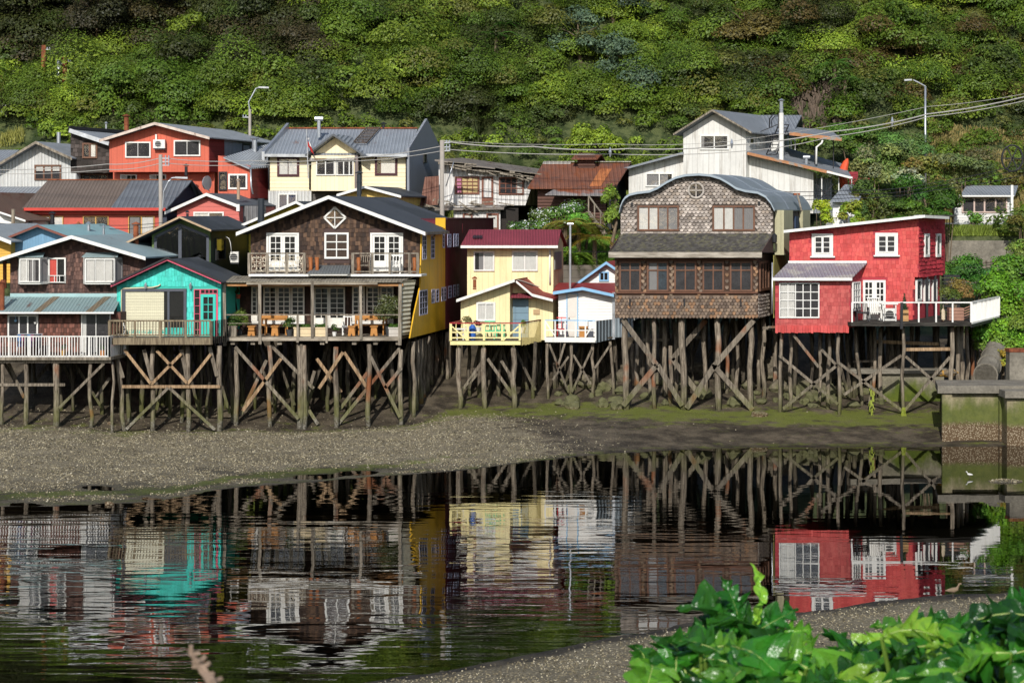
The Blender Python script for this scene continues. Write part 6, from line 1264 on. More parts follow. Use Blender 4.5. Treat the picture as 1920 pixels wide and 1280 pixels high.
def bench(label,x0,x1,Y,z): 
    a,b=P(x0,0,Y).x,P(x1,0,Y).x; t=thing('bench',label,'bench',V((a+b)/2,Y,z)); mb=MB(); mb.box(a,Y,z+.42,b,Y+.4,z+.47); mb.build('seat',m_org,t); mb=MB(); mb.box(a,Y+.4,z+.75,b,Y+.44,z+.95); mb.build('backrest',m_org,t)
    for x in (a,b-.06): mb=MB(); mb.box(x,Y+.38,z,x+.06,Y+.45,z+.95); mb.box(x,Y,z,x+.06,Y+.06,z+.42); mb.build('leg',m_org,t)
bench('long wooden bench with backrest behind the right porch table',664,724,90.95,zE); bench('long wooden bench with backrest behind the left porch table',487,537,90.95,zE)
def chair(name,label,p,mt,w=.5,back=.9,cat='chair',adir=0,slats=5):
    t=thing(name,label,cat,p); x,y,z=p; mb=MB(); mb.box(x-w/2,y,z+.38,x+w/2,y+.48,z+.43); mb.build('seat',mt,t)
    mb=MB(); 
    for k in range(slats): u=x-w/2+w*(k+.5)/slats; mb.bar(V(u,y+.46,z+.42),V(u,y+.62,z+back),w/slats*.7,.03,up=(1,0,0))
    mb.bar(V(x-w/2,y+.62,z+back),V(x+w/2,y+.62,z+back),.05,.05); mb.build('backrest',mt,t)
    for dx in (-w/2+.03,w/2-.03):
        mb=MB(); mb.bar(V(x+dx,y,z+.62),V(x+dx,y+.5,z+.62),.06,.03); mb.build('armrest',mt,t)
        for dy in (.03,.45): mb=MB(); mb.bar(V(x+dx,y+dy,z),V(x+dx,y+dy,z+.62),.045,.045); mb.build('leg',mt,t)
    return t
zM=P(0,604,89.4).z
chair('armchair','black slatted plastic armchair on the red house deck',V(P(1617,0,90.2).x,90.0,zM),m_dark,.62,.85,slats=9)
chair('garden_chair','white slatted garden chair behind the black armchair on the red house deck',V(P(1639,0,91).x,90.7,zM),m_white,.6,1.05,slats=6)
chair('folding_chair','white folding chair before the shingled house porch doors',onE(650,90.2),m_white,.45,.85,slats=3)
chair('balcony_chair','rustic stick chair on the upper right balcony',V(P(684,0,90.7).x,90.6,zb if False else P(0,514,90.3).z),m_grey,.5,.85,slats=5); chair('balcony_chair','white folding chair on the upper right balcony',V(P(742,0,90.7).x,90.6,P(0,514,90.3).z),m_white,.45,.85,slats=3)
table('white metal table over the heat pump on the red house deck',1653,1684,90.3,zM,m_white,.78)
acunit(1659,578,1680,601,90.6,'white heat pump with round grille under the table on the red house deck'); 
acunit(222,605,232,630,88.6,'white outdoor air unit behind the left railing of the turquoise house')
t=thing('potted_cone_tree','dark cone-clipped conifer in a wooden planter on the red house deck','potted tree',V(P(1696,0,90.4).x,90.4,zM)); x=P(1696,0,90.4).x; mb=MB(); mb.box(x-.17,90.3,zM,x+.17,90.65,zM+.52); mb.build('planter',m_pine,t)
v,q_,c_=cloud([(V(x,90.45,zM+.55+.08*k),(.19*(1-k/11),.19*(1-k/11),.08),(.03,.06,.025)) for k in range(10)],.03,(.03,.06,.025),low=-1); arrmesh('crown',v,q_,c_,m_leaf(),t)
t=thing('planter_box','brown slatted wooden planter with yellowing shrub on the right of the red house deck','planter',V(P(1794,0,91).x,91,zM)); a=P(1780,0,90.9).x;b=P(1808,0,90.9).x; mb=MB()
for k in range(4): mb.box(a,90.9,zM+k*.15,b,91.4,zM+k*.15+.135)
mb.build('box',mat('rosy_wood',S('#9a7360'),.7,.15,4),t)
leaves_obj('foliage',[(V((a+b)/2+dx,91.2,zM+1.15+dz),(.5,.45,.42),c) for dx,dz,c in ((-.4,.15,(.13,.16,.03)),(.15,.5,(.22,.17,.04)),(.5,.05,(.25,.16,.05)),(-.1,.0,(.08,.12,.02)),(.3,.3,(.3,.2,.07)))],.06,(.1,.1,.02),t,dens=.7); mb=MB()
for k in (-.2,0,.2): mb.tube([V((a+b)/2,91.2,zM+.5),V((a+b)/2+k,91.2,zM+1.2)],.02,5)
mb.build('stem',m_wood('bark',0,0),t)
mb=MB(); c=P(1768.5,590,89.5); mb.tube([c+V(0,0,-.3),c+V(0,0,-.22),c+V(0,0,.2),c+V(0,0,.3)],[.03,.09,.09,.02],9); mb.tube([c+V(0,0,.3),c+V(0,0,.5)],.012,4); o=mb.build('buoy',mat('worn_buoy',S('#c9b99a'),.7,.3,8,patch=(S('#6b4a35'),3))); tag(o,'worn whitish buoy hanging from the deck rail of the red house','buoy')
t=thing('lattice_screen','small brown carved lattice panel by the white corner railing of the red house deck','panel',V(P(1813,0,90.6).x,90.6,zM)); x=P(1813,0,90.6).x; mb=MB()
for k in range(5): mb.bar(V(x-.12,90.6,zM+.1+k*.12),V(x+.12,90.6,zM+.2+k*.12),.05,.04)
mb.build('lattice',mat('rosy_wood',0),t)
zC=P(0,639,92.3).z
for l,px,s,ph,c,fl in (('spiky pale plant in light pot on the cream deck',880,.35,.5,(.2,.19,.08),None),('dark red leafed plant on the cream deck',896,.3,.35,(.10,.03,.02),None),('green plant in pale pot by the blue-grey door',980,.3,.35,(.1,.2,.03),None)): pot(l,V(P(px,0,93.2).x,93.2,zC+.3),s,m_white,ph=ph,leafcol=c)
chair('deck_chair','mint green plastic chair on the cream deck, larger of two',V(P(918,0,93.3).x,93.3,zC),mat('mint_plastic',S('#4fc48d'),.4,.05),.5,.85,slats=1); chair('deck_chair','mint green plastic chair on the cream deck, right and smaller',V(P(938,0,93.5).x,93.5,zC),mat('mint_plastic',0),.42,.75,slats=1)
mb=MB(); x=P(886,0,92.9).x; mb.tube([V(x,92.9,zC),V(x,92.9,zC+.6),V(x,92.9,zC+.75)],[.15,.17,.08],10); o=mb.build('plastic_drum',mat('blue_plastic',S('#2e5fb0'),.4,.05)); tag(o,'blue plastic drum behind the cream deck railing','drum')
table('low cluttered white table at the left of the cream deck',853,872,92.9,zC,m_white,.5)
zI=P(0,633,94).z
t=chair('deck_chair','red framed folding chair on the white shed deck',V(P(1053,0,94.2).x,94.0,zI),mat('red_plastic',S('#c2202c'),.4,.05),.48,.95,slats=1)
mb=MB(); x=P(1094,0,94.2).x; mb.box(x-.2,94.1,zI,x+.2,94.5,zI+.5); mb.box(x-.22,94.08,zI+.5,x+.22,94.52,zI+.54); o=mb.build('crate',m_org); tag(o,'orange-brown wooden crate on the white shed deck','crate')
mb=MB(); x=P(1107,0,94.2).x; mb.box(x-.15,94.1,zI,x+.15,94.4,zI+.4); mb.tube([V(x-.12,94.05,zI+.4),V(x-.12,94.05,zI+.8),V(x+.1,94.05,zI+.8)],.02,5); o=mb.build('trolley',m_grey_fr); tag(o,'grey hand trolley in the corner of the white shed deck','trolley')
# laundry rack behind the picket rail at left
t=thing('laundry_rack','laundry rack with dark and blue clothes behind the white picket railing','laundry rack',V(P(52,0,87.6).x,87.6,P(0,669,87).z)); zf=P(0,669,87).z; mb=MB(); a,b=P(33,0,87.5).x,P(75,0,87.5).x
for y in (87.4,87.6,87.8): mb.bar(V(a,y,zf+1.0),V(b,y,zf+1.0),.02,.02)
for x in (a,b): mb.bar(V(x,87.3,zf),V(x,87.9,zf+1),.02,.02)
mb.build('rack_frame',m_silver,t)
for k in range(7):
    c=random.choice(['#2b4c8c','#1e2230','#7a2e4a','#c9c4bd','#3a6ea0','#15161c']); x=a+(b-a)*(k+.2)/7; mb=MB()
    for j in range(4): mb.face([V(x+j*.05,87.38+(j%2)*.02,zf+.45),V(x+j*.05+.05,87.38+((j+1)%2)*.02,zf+.42),V(x+j*.05+.05,87.4,zf+1.01),V(x+j*.05,87.4,zf+1.01)])
    mb.build('garment',mat('cloth_'+c[1:],S(c),.9,.1),t)
for px,c,l in ((118,S('#b58a3a'),'small yellow-potted plant behind the picket rail, left of the glass door'),(192,S('#c47a2c'),'orange-potted plant behind the picket rail by the glass door')): pot(l,V(P(px,0,87.7).x,87.7,P(0,669,87).z),.25,mat('pot_%d'%px,c,.6),ph=.3)
for px,py,l in ((29,603,'small blue hanging pot in the porch window, left'),(66,607,'small white hanging pot in the porch window, right')): 
    mb=MB(); p=P(px,py,88.15); mb.tube([p,p+V(0,0,.08)],[.04,.07],8); mb.tube([p+V(0,0,.08),p+V(0,0,.35)],.006,4); o=mb.build('hanging_pot',mat('lightblue_paint',0) if px<40 else m_white); tag(o,l,'hanging pot')
# ================================================================ hillside woods
def W_(h,k): c=S(h,k); return (c[0]*1.28,c[1]*1.14,c[2]*.8)
G1=W_('#59752a',.80);G2=W_('#4c6a26',.75);G3=W_('#6b8431',.8);G4=W_('#44592a',.7);OL=W_('#66703a',.7);BG=S('#637a5c',.75);DKG=W_('#3a4426',.75);BRN=W_('#5f5636',.6);LIM=W_('#83a33a',.8);FERN=W_('#5f9a4a',.8)
def hillpt(px,py,lo=118): return onground(px,py,lo,172)
def wood():
    bl=[]; rnd=random.Random(77)
    Y=120.5
    while Y<158:
        x=-46+rnd.uniform(0,2)
        while x<50:
            xx=x+rnd.uniform(-.6,.6); yy=Y+rnd.uniform(-.7,.7); z=T1(xx,yy); px=CX+xx/yy*F; py=Y0-(z-H)/yy*F
            far=Y>147
            n=math.sin(px*.011+1)+math.sin(px*.023+py*.02)+math.sin(py*.05-px*.007)
            if (px<500 and py<130-px*.06) or (380<px<600 and py<140): pal=[DKG,DKG,G4,S('#4a4632',.8),S('#514a30',.8)]
            elif px>1250 and rnd.random()<.45: pal=[OL,G2,G4,G2,G1,BRN]
            elif n>.8: pal=[G1,G3,LIM,G3,G1]
            elif n<-.9: pal=[G4,G2,DKG]
            else: pal=[G1,G2,G1,G3,OL]
            s=rnd.uniform(.75,1.9) if not far else rnd.uniform(1.7,3.0)
            if not far and rnd.random()<.11 and py<230: s=rnd.uniform(2.0,3.0)
            zo=.35
            if not far and rnd.random()<.06 and py<220: s=rnd.uniform(1.3,2.2); zo=rnd.uniform(.9,1.5)
            if py>236 and not(px<30): s=rnd.uniform(.5,1.15)
            if 1480<px<1575 and 150<py<235 and rnd.random()<.7: x+=1.3; continue     # rocky cliff
            gap=(px>1640 and py>268) or (820<px<1250 and py>288) or py>300 or (px<35 and py>225)
            if gap and rnd.random()<(.3 if px>1640 else (.75 if 850<px<1010 else .45)): x+=1.3; continue
            if px<35 and py>225: x+=1.3; continue
            k=rnd.uniform(.85,1.25); c=tuple(q*k for q in rnd.choice(pal))
            bl.append((V(xx,yy,z+s*zo),(s,s*.95,s*rnd.uniform(.6,1.0)),tuple(q*1.0 for q in c),rnd.uniform(.075,.13) if not far else .28))
            x+=(1.0 if not far else 2.6)*rnd.uniform(.7,1.3)
        Y+=1.0 if Y<147 else 2.4
    o=leaves_obj('hillside_wood',bl,.13,G1,None,dens=.42,varc=.17,low=-.15,up=.25,nrand=.34); o['kind']='stuff'; o['label']='dense green scrub and woodland covering the hillside'
wood()
rnd=random.Random(5); bl=[]  # unseen tree wall, added so that the window panes reflect something dark
for k in range(150):
    x=rnd.uniform(-150,150); y=rnd.uniform(-75,-48); q=rnd.uniform(3.5,6.5); bl.append((V(x,y,8+rnd.uniform(0,10)+(abs(y)-48)*.1),(q,q,q*.9),tuple(c*rnd.uniform(.6,1.2) for c in rnd.choice([G1,G2,G4,OL])),.55))
o=leaves_obj('reflection_trees',bl,.55,G1,None,dens=.8); o['kind']='stuff'; o['label']='unseen belt of trees added behind the viewpoint to darken window reflections'
# rocky cliff patch
mb=MB(); 
for k in range(170):
    px=random.uniform(1482,1580);py=random.uniform(150,240); p=hillpt(px,py); 
    mb.bar(p+V(0,-.3,random.uniform(0,.6)),p+V(random.uniform(-.45,.45),-.5,-random.uniform(.1,.8)),random.uniform(.06,.18),random.uniform(.06,.2))
o=mb.build('cliff_roots',mat('cliff_brown',S('#5f5246'),.9,.5,3,streak=.6)); tag(o,None or 'brown rocky cliff face with hanging roots above the tower house','cliff'); o['kind']='structure'
def ht(label,px,py,h,cr,col,leaf=.13,cat='tree',name='tree',**kw):
    p=hillpt(px,py); return tree(name,label,p,h,cr,col,leaf=leaf,cat=cat,**kw)
for l,px,py,h,cr,c in (('blue-green tree left of centre of the upper right hillside',1090,120,3.8,2.3,BG),('blue-green tree just below the first on the hillside',1165,165,3.6,2.2,BG),('small blue-green tree low on the hillside above the tower house',1205,205,2.8,1.7,BG),('dark blue-green tree at the top edge right of centre',1150,45,4,2.4,S('#46583f',.7)),
  ('olive brown rounded tree high on the hillside above the tower',1400,110,4.2,2.6,S('#7b7038',.65)),('dark spreading conifer at the upper left corner',60,90,5,3.2,DKG),('dark spreading conifer right of the leaning hillside poles',185,110,6,3.4,S('#3a3c22',.7)),('dark tree at the top edge left of centre',520,60,5.5,3.2,S('#3c4622',.7)),('brownish dark tree at upper left centre',300,70,4.5,2.8,S('#4b4528',.7)),
  ('light green tree in the left middle of the hillside',350,130,4,2.0,G3),('rounded green tree above the villa roof',830,190,3,1.8,G3),('bright green bush-like tree low behind the rusty barn',1120,312,2.6,2.0,S('#8aa02e',.85)),('pale green tree above the orange house',215,215,3,2,S('#66822f',.8)),('light green tree above the white tower ridge',1290,190,3,1.7,S('#7b9a3c',.8)),('dark green tree right of the steel lamp',1860,180,4,2.3,G4),('mid green tree on the far right of the hillside',1700,110,4.2,2.4,G2)):
    ht(l,px,py,h,cr,c,leaf=.12,dens=.8,frac=.85)
def fern(label,p,h,n,L,col,name='tree_fern',cat='tree fern'):
    t=thing(name,label,cat,p); mb=MB(); mb.tube([p-V(0,0,.3),p+V(0,0,h)],[.14,.11],8); mb.build('trunk',m_wood('bark',0,0),t); Vs=[];Cs=[];top=p+V(0,0,h)
    for i in range(n):
        a=i/n*6.283+random.uniform(-.2,.2); lift=random.uniform(.2,.6); d=V(math.cos(a),math.sin(a),0); m=26; k=np.linspace(.08,1,m)
        r_=L*random.uniform(.8,1.1); cx=np.array([top+d*(r_*x)+V(0,0,r_*(lift*x*1.6-.95*x*x)) for x in k]); sd=np.array([-d.y,d.x,0.]); up=np.array([0,0,1.])
        for s in (-1,1):
            w=(np.sin(k*3.0)*.30*r_*.55)[:,None]; base=cx; tip=cx+s*sd*w+np.array(d)*w*.35-up*w*.25; wd=np.array(d)*r_/m*.55
            Vs.append(np.stack([base-wd,tip-wd*.2,tip+wd*.2,base+wd],1).reshape(-1,3)); Cs.append(np.array(col)*RNG.uniform(.7,1.25,(m,1)))
    v=np.concatenate(Vs); arrmesh('fronds',v,np.arange(len(v)).reshape(-1,4),np.concatenate(Cs),m_leaf(),t); return t
for l,px,py,L in (('pale green tree fern on the hillside right of the tower roof',1560,165,1.6),('pale tree fern lower right of the first on the cliff edge',1580,195,1.5),('bright tree fern near the centre of the hillside',930,115,1.7),('bright fern just right of the hillside centre',945,90,1.4)):
    p=hillpt(px,py); fern(l,p+V(0,-1.0,.8),.8,13,L,FERN)
# bank between barn and houses
EXTRA=[('rounded green tree behind the cream house roof and the flue pipe',1095,425,105.6,1.5,1.0,S('#6f9a35',.95)),('fresh green shrub low between the cream house and the concrete fence',1080,478,104.9,1.2,.6,S('#7fa83a',1.0))]
fl=S('#eef0ea',.9)
def bush(name,label,px,py,Y,rx,rz,col,leaf=.08,n=7,dens=.8,flowers=None,cat='bush',zoff=0,ry=None,group=None,stem=True):
    c=P(px,py,Y); c.z+=zoff; zg=T1(c.x,Y); t=thing(name,label,cat,V(c.x,Y,zg),group); bl=[]
    for k in range(n): bl.append((c+V(random.uniform(-.65,.65)*rx,random.uniform(-.5,.5)*(ry or rx*.6),random.uniform(-.6,.6)*rz),(rx*.5,(ry or rx)*.45,rz*.5),tuple(q*random.uniform(.8,1.2) for q in col)))
    leaves_obj('foliage',bl,leaf,col,t,dens=dens)
    if flowers: leaves_obj('flowers',[(b[0]+V(0,-.05,.03),b[1]) for b in bl],.055,flowers,t,dens=.07,varc=.08)['kind']='stuff'
    if stem:
        mb=MB()
        for k in range(4): mb.tube([V(c.x+random.uniform(-.2,.2),Y,zg-.2),c+V(random.uniform(-.4,.4)*rx,0,0)],[.05,.02],5)
        mb.build('stem',m_wood('bark',0,0),t)
    return t
bush('flowering_bush','green bush covered in small white flowers, left part of the bank below the barn',1000,418,107.5,1.5,.8,S('#5b8030',.8),flowers=fl); bush('flowering_bush','green bush with white flowers under the rusty barn eave',1062,402,107.8,1.6,.9,S('#5b8030',.8),flowers=fl); bush('flowering_bush','smaller white-flowered bush left above the maroon roof',985,428,105.5,.9,.5,S('#4f7429',.8),flowers=fl)
tree('young_tree','young leafy tree with bare lower trunk left of the curved shingled house',P(1146,455,103.5),3.0,.72,S('#7f9a35',.85),leaf=.09,trunk_r=.11,flat=1.5,frac=.75,nb=11,dens=.9)
for l,px,py,L,h,c in (('large olive tree fern above the cream roof end',1085,446,2.3,1.2,S('#7d7a2c',1.3)),('yellow-brown drooping tree fern right of the flue pipe',1115,466,2.1,1.0,S('#97812f',1.3)),('bright green tree fern low beside the cream house',1072,490,1.9,.7,S('#76942f',1.3)),('golden tree fern under the white-flowered bush',1060,432,1.6,.8,S('#8c8030',1.3)),('small green fern at the concrete fence',1096,500,1.2,.4,S('#6e9134',1.3))):
    fern(l,P(px,py,104.4)-V(0,0,h*.55),h,15,L,c)
def grass(name,label,fn,n,h,col,wid=.03):
    pts=[]; 
    while len(pts)<n: pts.append(fn())
    p=np.array(pts); k=len(p); a=RNG.uniform(0,6.28,k); s=np.stack([np.cos(a),np.sin(a),a*0],1)*wid; l=RNG.normal(0,.25,(k,3))*h; l[:,2]=0; hh=(RNG.uniform(.5,1.2,k)*h)[:,None]*np.array([0,0,1])
    v=np.stack([p-s,p+s,p+l+hh+s*.2,p+l+hh-s*.2],1).reshape(-1,3); c=np.array(col)*RNG.uniform(.65,1.35,(k,1)); o=arrmesh(name,v,np.arange(4*k).reshape(-1,4),c,m_leaf()); o['kind']='stuff'; o['label']=label
def gp(px0,px1,ya,yb):
    def f():
        Y=random.uniform(ya,yb); x=P(random.uniform(px0,px1),0,Y).x; return (x,Y,T1(x,Y)-.02)
    return f
grass('grass','tall bright grass on the bank above the retaining wall at right',gp(1760,1935,110.9,113.2),9000,.55,S('#93a645',.8))
grass('grass','green undergrowth on the slope beside the curved shingled house',gp(1085,1175,103.9,110),9000,.5,S('#6f9a33',.85),.05)
grass('grass','dry grass on the slope at upper right',gp(1740,1990,114,131),26000,.26,S('#a3945a',.8),.05)
grass('grass','pale grass below the wood behind the barn and villa',gp(440,1200,117,124),24000,.4,S('#8f9a48',.8),.05)
grass('grass','yellow green grass at the far left edge of the hill',gp(-60,45,122,131),4000,.4,S('#a09f50',.8),.05)
for l,px,py,Y,rx,rz,c in (('tall grey-green bush left of the right-hand shrub group',1640,310,116,1.6,1.5,S('#8a9a5a',.8)),('feathery green bush at the top of the shrub group',1690,282,117.5,2.2,1.4,S('#6c8a45',.8)),('orange-tipped olive shrub in the shrub group',1740,315,115,1.4,.9,S('#8a8a3a',.8)),('brownish grey bush at the right of the shrub group',1800,318,115.5,2.2,1.2,S('#76824a',.8)),('white-tinged bush in the middle of the shrub group',1705,330,113.5,.9,.6,S('#a9b292',.8)),
   ('dark bushy tree at the lower left of the shrub group',1640,385,109,1.6,1.5,S('#5f7033',.8)),('big dark green bush above the red house roof',1735,375,109.5,2.1,1.5,S('#42691f',.8)),('olive bush over the red house roof end',1778,362,110.5,1.0,1.3,S('#8a8648',.75)),('olive bush right of the small shed',1615,365,108.8,.9,1.3,S('#7a8038',.75)),('yellow-green shrub touching the little white shed',1592,400,106.6,.8,.8,S('#93a22e',.8)),('green shrub above the red house roof middle',1690,400,108,1.5,.8,S('#5a7a2a',.8)),('low green shrub over the verge of the red house',1760,398,108.5,1.0,.7,S('#4d7524',.8)),
   ('bush by the grassy bank below the white shed',1825,410,112,.6,.5,S('#6d963a',.85)),('dark scrub behind the maroon fence',1610,325,120,1.6,.9,S('#5d6a35',.7)),('green scrub right of the tower house canopy',1600,260,124,2.2,1.4,S('#5d8030',.8)),('reddish scrub at the right edge of the bank',1915,420,109,1.0,.8,S('#75803a',.8))):
    bush('shrub',l,px,py,Y,rx,rz,c,n=9,leaf=.09)
for l,px,py,Y,rx,rz,c in EXTRA: bush('shrub',l,px,py,Y,rx,rz,c,n=10,leaf=.09)
bush('hedge','bright yellow-green leafy hedge beside the curved shingled house roof',1540,400,103,.65,.85,S('#a3ad24',.9),leaf=.08,n=9)
# ivy bank at right edge
for l,px,py,Y,rx,rz,c in (('large leafy green bush at the right edge beside the deck',1895,565,96,1.7,1.9,S('#6f9a2c',.9)),('dense green bush at right edge above the quay block',1905,620,93.5,1.3,1.4,S('#76a02e',.9)),('green creeper spilling down left of the quay block',1845,640,94,.9,1.3,S('#6e9a33',.9)),('dark green shrub behind the yellowing planter shrub',1835,530,100,1.7,1.0,S('#4b7a30',.85)),('green bush at right edge below the retaining wall',1900,505,102,1.5,1.0,S('#5f8a2c',.85)),('yellow-leaved creeper above the drain pipe',1880,672,91.5,.6,.5,S('#a9ae3a',.9)),('green shrub between the deck and the plank pile',1800,505,103,1.3,.8,S('#5d8434',.85)),('pale bush at the right edge beside the white post',1925,470,106,1.2,.9,S('#7f9440',.85))):
    bush('shrub',l,px,py,Y,rx,rz,c,n=11,leaf=.085,ry=1.0)
rnd=random.Random(91); bl=[]
for k in range(150):
    x=rnd.uniform(27,62); y=rnd.uniform(90,126); s=rnd.uniform(.8,2.0); bl.append((V(x,y,T1(x,y)+s*.3),(s,s,s*.8),tuple(q*rnd.uniform(.8,1.15) for q in rnd.choice([G1,G2,G3,OL])),.15))
o=leaves_obj('bank_scrub',bl,.15,G1,None,dens=.35); o['kind']='stuff'; o['label']='green scrub on the bank beyond the quay at right'
# seaweed hanging on piles
for k,(x,y0,y1) in enumerate(((1634,722,778),(1694,762,778))):
    mb=MB(); 
    for j in range(26): p=P(x+random.uniform(-4,4),y0+(y1-y0)*random.random(),89.9 if k else 90.1); mb.bar(p,p+V(random.uniform(-.08,.08),-.02,-random.uniform(.1,.35)),.05,.02)
    o=mb.build('seaweed',mat('seaweed',S('#8f9a30',.8),.6,.25,5)); tag(o,['hanging green seaweed clump on a stake before the mossy wall','small green seaweed clump at the foot of the front deck post'][k],'seaweed')
post(None,1634,722,90.4,1632,r=.05).name='stake'; s_=bpy.data.objects['stake']; tag(s_,'thin mossy stake standing before the mossy wall','stake')
# ================================================================ foreground plant: big lobed glossy leaves
def m_bigleaf():
    t=NT('glossy_leaf'); t.P(); c=t.attr(); c=t.mul(c,t.lin(t.noise(9,4),.3,.7,.75,1.25))
    b=t.bsdf(c,.28,.5,0,t.bump(t.noise(30,3),.6,.012)); tl=t.n('ShaderNodeBsdfTranslucent'); t.l(t.mul(c,1.9),tl.inputs[0]); mx=t.n('ShaderNodeMixShader'); mx.inputs[0].default_value=.36; t.l(b,mx.inputs[1]);t.l(tl.outputs[0],mx.inputs[2]); return t.out(mx.outputs[0])
BL=m_bigleaf()
def biglobed(par,base,d,up,L,col,W=.42):
    """pinnate-lobed leaf: midrib from base along d, lobes swept forward, curling down"""
    d=Vector(d).normalized(); up=Vector(up); s=d.cross(up).normalized(); n=s.cross(d).normalized(); mb=MB(); m=44; N=random.choice([4,5,5]); ph=random.uniform(0,6); J=[random.uniform(.65,1.1) for _ in range(20)]; tw=random.uniform(-.5,.5)
    def mid(t): return base+d*(L*t)+n*(L*(.12*math.sin(t*3.1)-.30*t*t))
    def row(t,sd):
        env=math.sin(min(1,t*.96+.06)*math.pi)**.75; g=N*t+ph*.1; q=1-abs((g%1)*2-1); q=q**.8*J[int(g)+(9 if sd>0 else 0)]*(1-.10*(int(t*m)%2)); w=L*W*env*(.13+.95*q)+.0015
        o=[]
        for f in (0,.33,.68,1): o.append(mid(t)+s*sd*w*f+n*(w*(.30*f-.28*f*f)+.016*L/.2*math.sin(t*15+f*5+ph)*f+w*.35*tw*sd*t)+d*(w*.6*f*f))
        return o
    for sd in (-1,1):
        pr=row(0,sd)
        for i in range(m):
            nx=row((i+1)/m,sd); c=tuple(q*random.uniform(.93,1.07) for q in col)
            for k in range(3):
                q=[pr[k],nx[k],nx[k+1],pr[k+1]]
                if sd<0: q.reverse()
                mb.face(q,0,c if k else tuple(x*1.12 for x in c))
            pr=nx
    mb.tube([mid(k/6)-n*.001 for k in range(7)],[.0045*L/.2*(1-k/7.5) for k in range(7)],5,c=(.42,.52,.16))
    return mb.build('leaf',BL,par,smooth=True)
def tall(px): return float(np.interp(px,[1190,1215,1260,1330,1365,1395,1425,1450,1475,1520,1560,1590,1640,1700,1770,1850,1900,1960],[1250,1215,1190,1180,1120,1095,1135,1195,1185,1215,1230,1195,1175,1150,1135,1150,1120,1115]))
rnd=random.Random(15)
def plant(label,x0,x1,n,Ya,Yb):
    cx=(x0+x1)/2; Y=(Ya+Yb)/2; b=P(cx,0,Y); zg=T1(b.x,Y); t=thing('broad_leaf_plant',label,'plant',V(b.x,Y,zg)); mb=MB()
    for i in range(n):
        px=rnd.uniform(x0,x1); top=tall(px); k=rnd.random(); L=rnd.uniform(.15,.27); py=top+5+L*140+k*(1330-top)*.9; Yk=Ya+(Yb-Ya)*rnd.random()-k*.5; c=P(px,py-6,Yk)
        a=rnd.uniform(0,6.283); el=rnd.uniform(-.25,.45) if k>.15 else rnd.uniform(.1,.7)
        d=V(math.cos(a)*math.cos(el),math.sin(a)*math.cos(el)*.8-.12,math.sin(el)); col=rnd.choice([S('#3f8a22',.8),S('#2c6c1c',.75),S('#66a02a',.85),S('#27581d',.7),S('#8db836',.85),S('#3c7d22',.75),S('#356f20',.75),S('#549028',.8)])
        bs=c-d*L*.5; biglobed(t,bs,d,V(rnd.uniform(-.4,.4),-.35,1),L,col,rnd.uniform(.34,.46)); mb.tube([bs,bs.lerp(V(b.x,Y,zg),.4)+V(0,0,-.1),V(b.x+rnd.uniform(-.2,.2),Y,zg)],[.006,.01,.015],5,c=S('#8fb04a',.8))
    # one upright shoot
    mb.build('stem',BL,t); return t
t=plant('glossy lobed-leaf plant at the bottom right, with one tall upright shoot',1205,1500,99,5.2,6.4)
for (px,py,dx,dz,L_,c_,W_2,ux) in ((1412,1170,.18,1,.17,S('#8fc03a',.95),.20,.9),(1385,1175,-.25,1,.15,S('#2f7424',.85),.34,.3),(1400,1185,-.9,.55,.13,S('#3f8a28',.85),.36,0),(1415,1185,.9,.6,.14,S('#2f7424',.85),.36,-.3),(1440,1190,1,.2,.13,S('#66a52c',.9),.34,0),(1380,1195,-1,.1,.15,S('#3a7d26',.85),.36,.2)):
    biglobed(t,P(px,py,5.6),V(dx,-.25,dz),V(ux,-1,.25),L_,c_,W_2)
plant('glossy lobed-leaf plant at the bottom, middle of the three',1500,1700,88,5.2,6.6); plant('glossy lobed-leaf plant in the bottom right corner',1700,1960,99,5.0,6.4)
t=thing('dry_twig','blurred brown dry twig at the bottom left of centre','twig',P(385,1330,3.0)); mb=MB(); mb.tube([P(420,1340,3),P(395,1275,3),P(372,1245,3.02),P(357,1222,3.04)],[.008,.009,.006,.003],7)
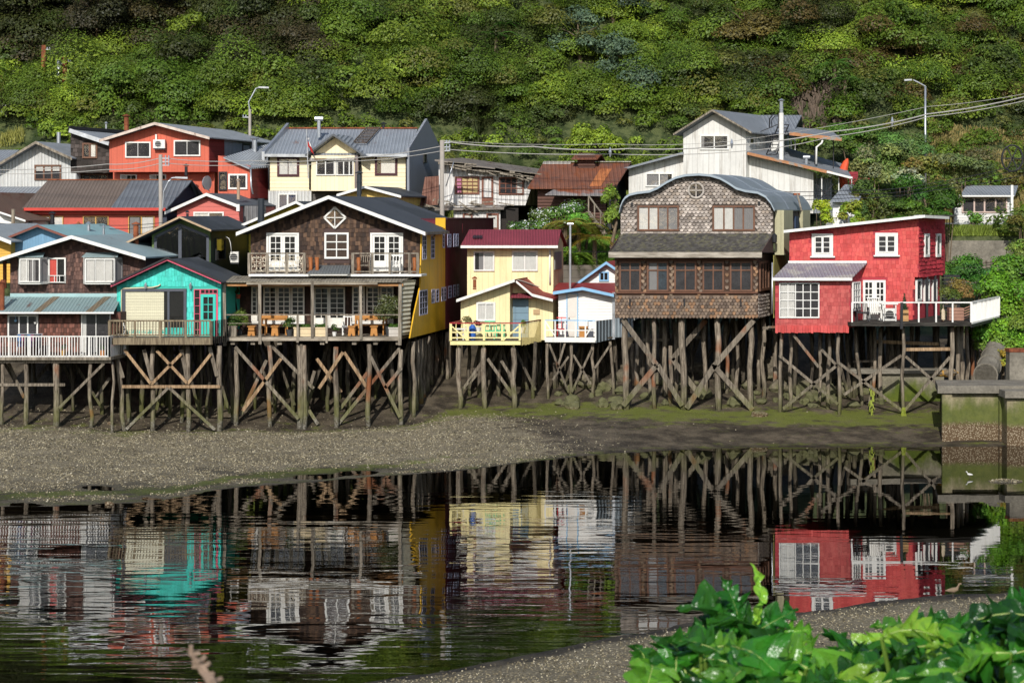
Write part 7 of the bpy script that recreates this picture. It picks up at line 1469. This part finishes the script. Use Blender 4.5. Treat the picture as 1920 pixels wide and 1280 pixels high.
for k in range(26): u=rnd.random(); p=P(357+u*45,1224+u*62,3.02); mb.bar(p,p+V(rnd.uniform(-.014,.014),rnd.uniform(-.01,.01),rnd.uniform(-.002,.016)),.006,.005)
mb.build('stalk',mat('dry_brown',S('#8f7a68'),.8,.3,40),t)
# ================================================================ light, sky, camera
w=bpy.data.worlds.new('World'); SC.world=w; w.use_nodes=True; nt=w.node_tree; nt.nodes.clear()
sky=nt.nodes.new('ShaderNodeTexSky'); sky.sky_type='NISHITA'; sky.sun_disc=False; EL=math.radians(33); AZ=math.radians(9)
sky.sun_elevation=EL; sky.sun_rotation=math.radians(180)+AZ; sky.altitude=10; sky.air_density=1.0; sky.dust_density=1.0
bg=nt.nodes.new('ShaderNodeBackground'); bg.inputs[1].default_value=.12; ow=nt.nodes.new('ShaderNodeOutputWorld'); nt.links.new(sky.outputs[0],bg.inputs[0]); nt.links.new(bg.outputs[0],ow.inputs[0])
sd_=V(-math.sin(AZ)*math.cos(EL),-math.cos(AZ)*math.cos(EL),math.sin(EL))
L=bpy.data.lights.new('Sun','SUN'); L.energy=4.0; L.angle=math.radians(.5); L.color=(1,.965,.91); lo=bpy.data.objects.new('Sun',L); lo.rotation_euler=sd_.to_track_quat('Z','Y').to_euler(); COL.objects.link(lo)
cam=bpy.data.cameras.new('Camera'); co=bpy.data.objects.new('Camera',cam); COL.objects.link(co); co.location=(0,0,H); co.rotation_euler=(math.radians(90),0,0)
cam.sensor_width=36; cam.lens=F/1920*36; cam.shift_y=-(640-Y0)/1920; cam.clip_start=.1; cam.clip_end=3000; cam.dof.use_dof=True; cam.dof.focus_distance=92; cam.dof.aperture_fstop=11
SC.camera=co; SC.render.resolution_x=1024; SC.render.resolution_y=682
SC.view_settings.view_transform='Standard'; SC.view_settings.look='None'; SC.view_settings.exposure=.14; SC.view_settings.gamma=1
SC.cycles.use_denoising=True; SC.cycles.max_bounces=6; SC.cycles.transparent_max_bounces=12; SC.cycles.caustics_reflective=False; SC.cycles.caustics_refractive=False
print('objects',len(SC.objects))
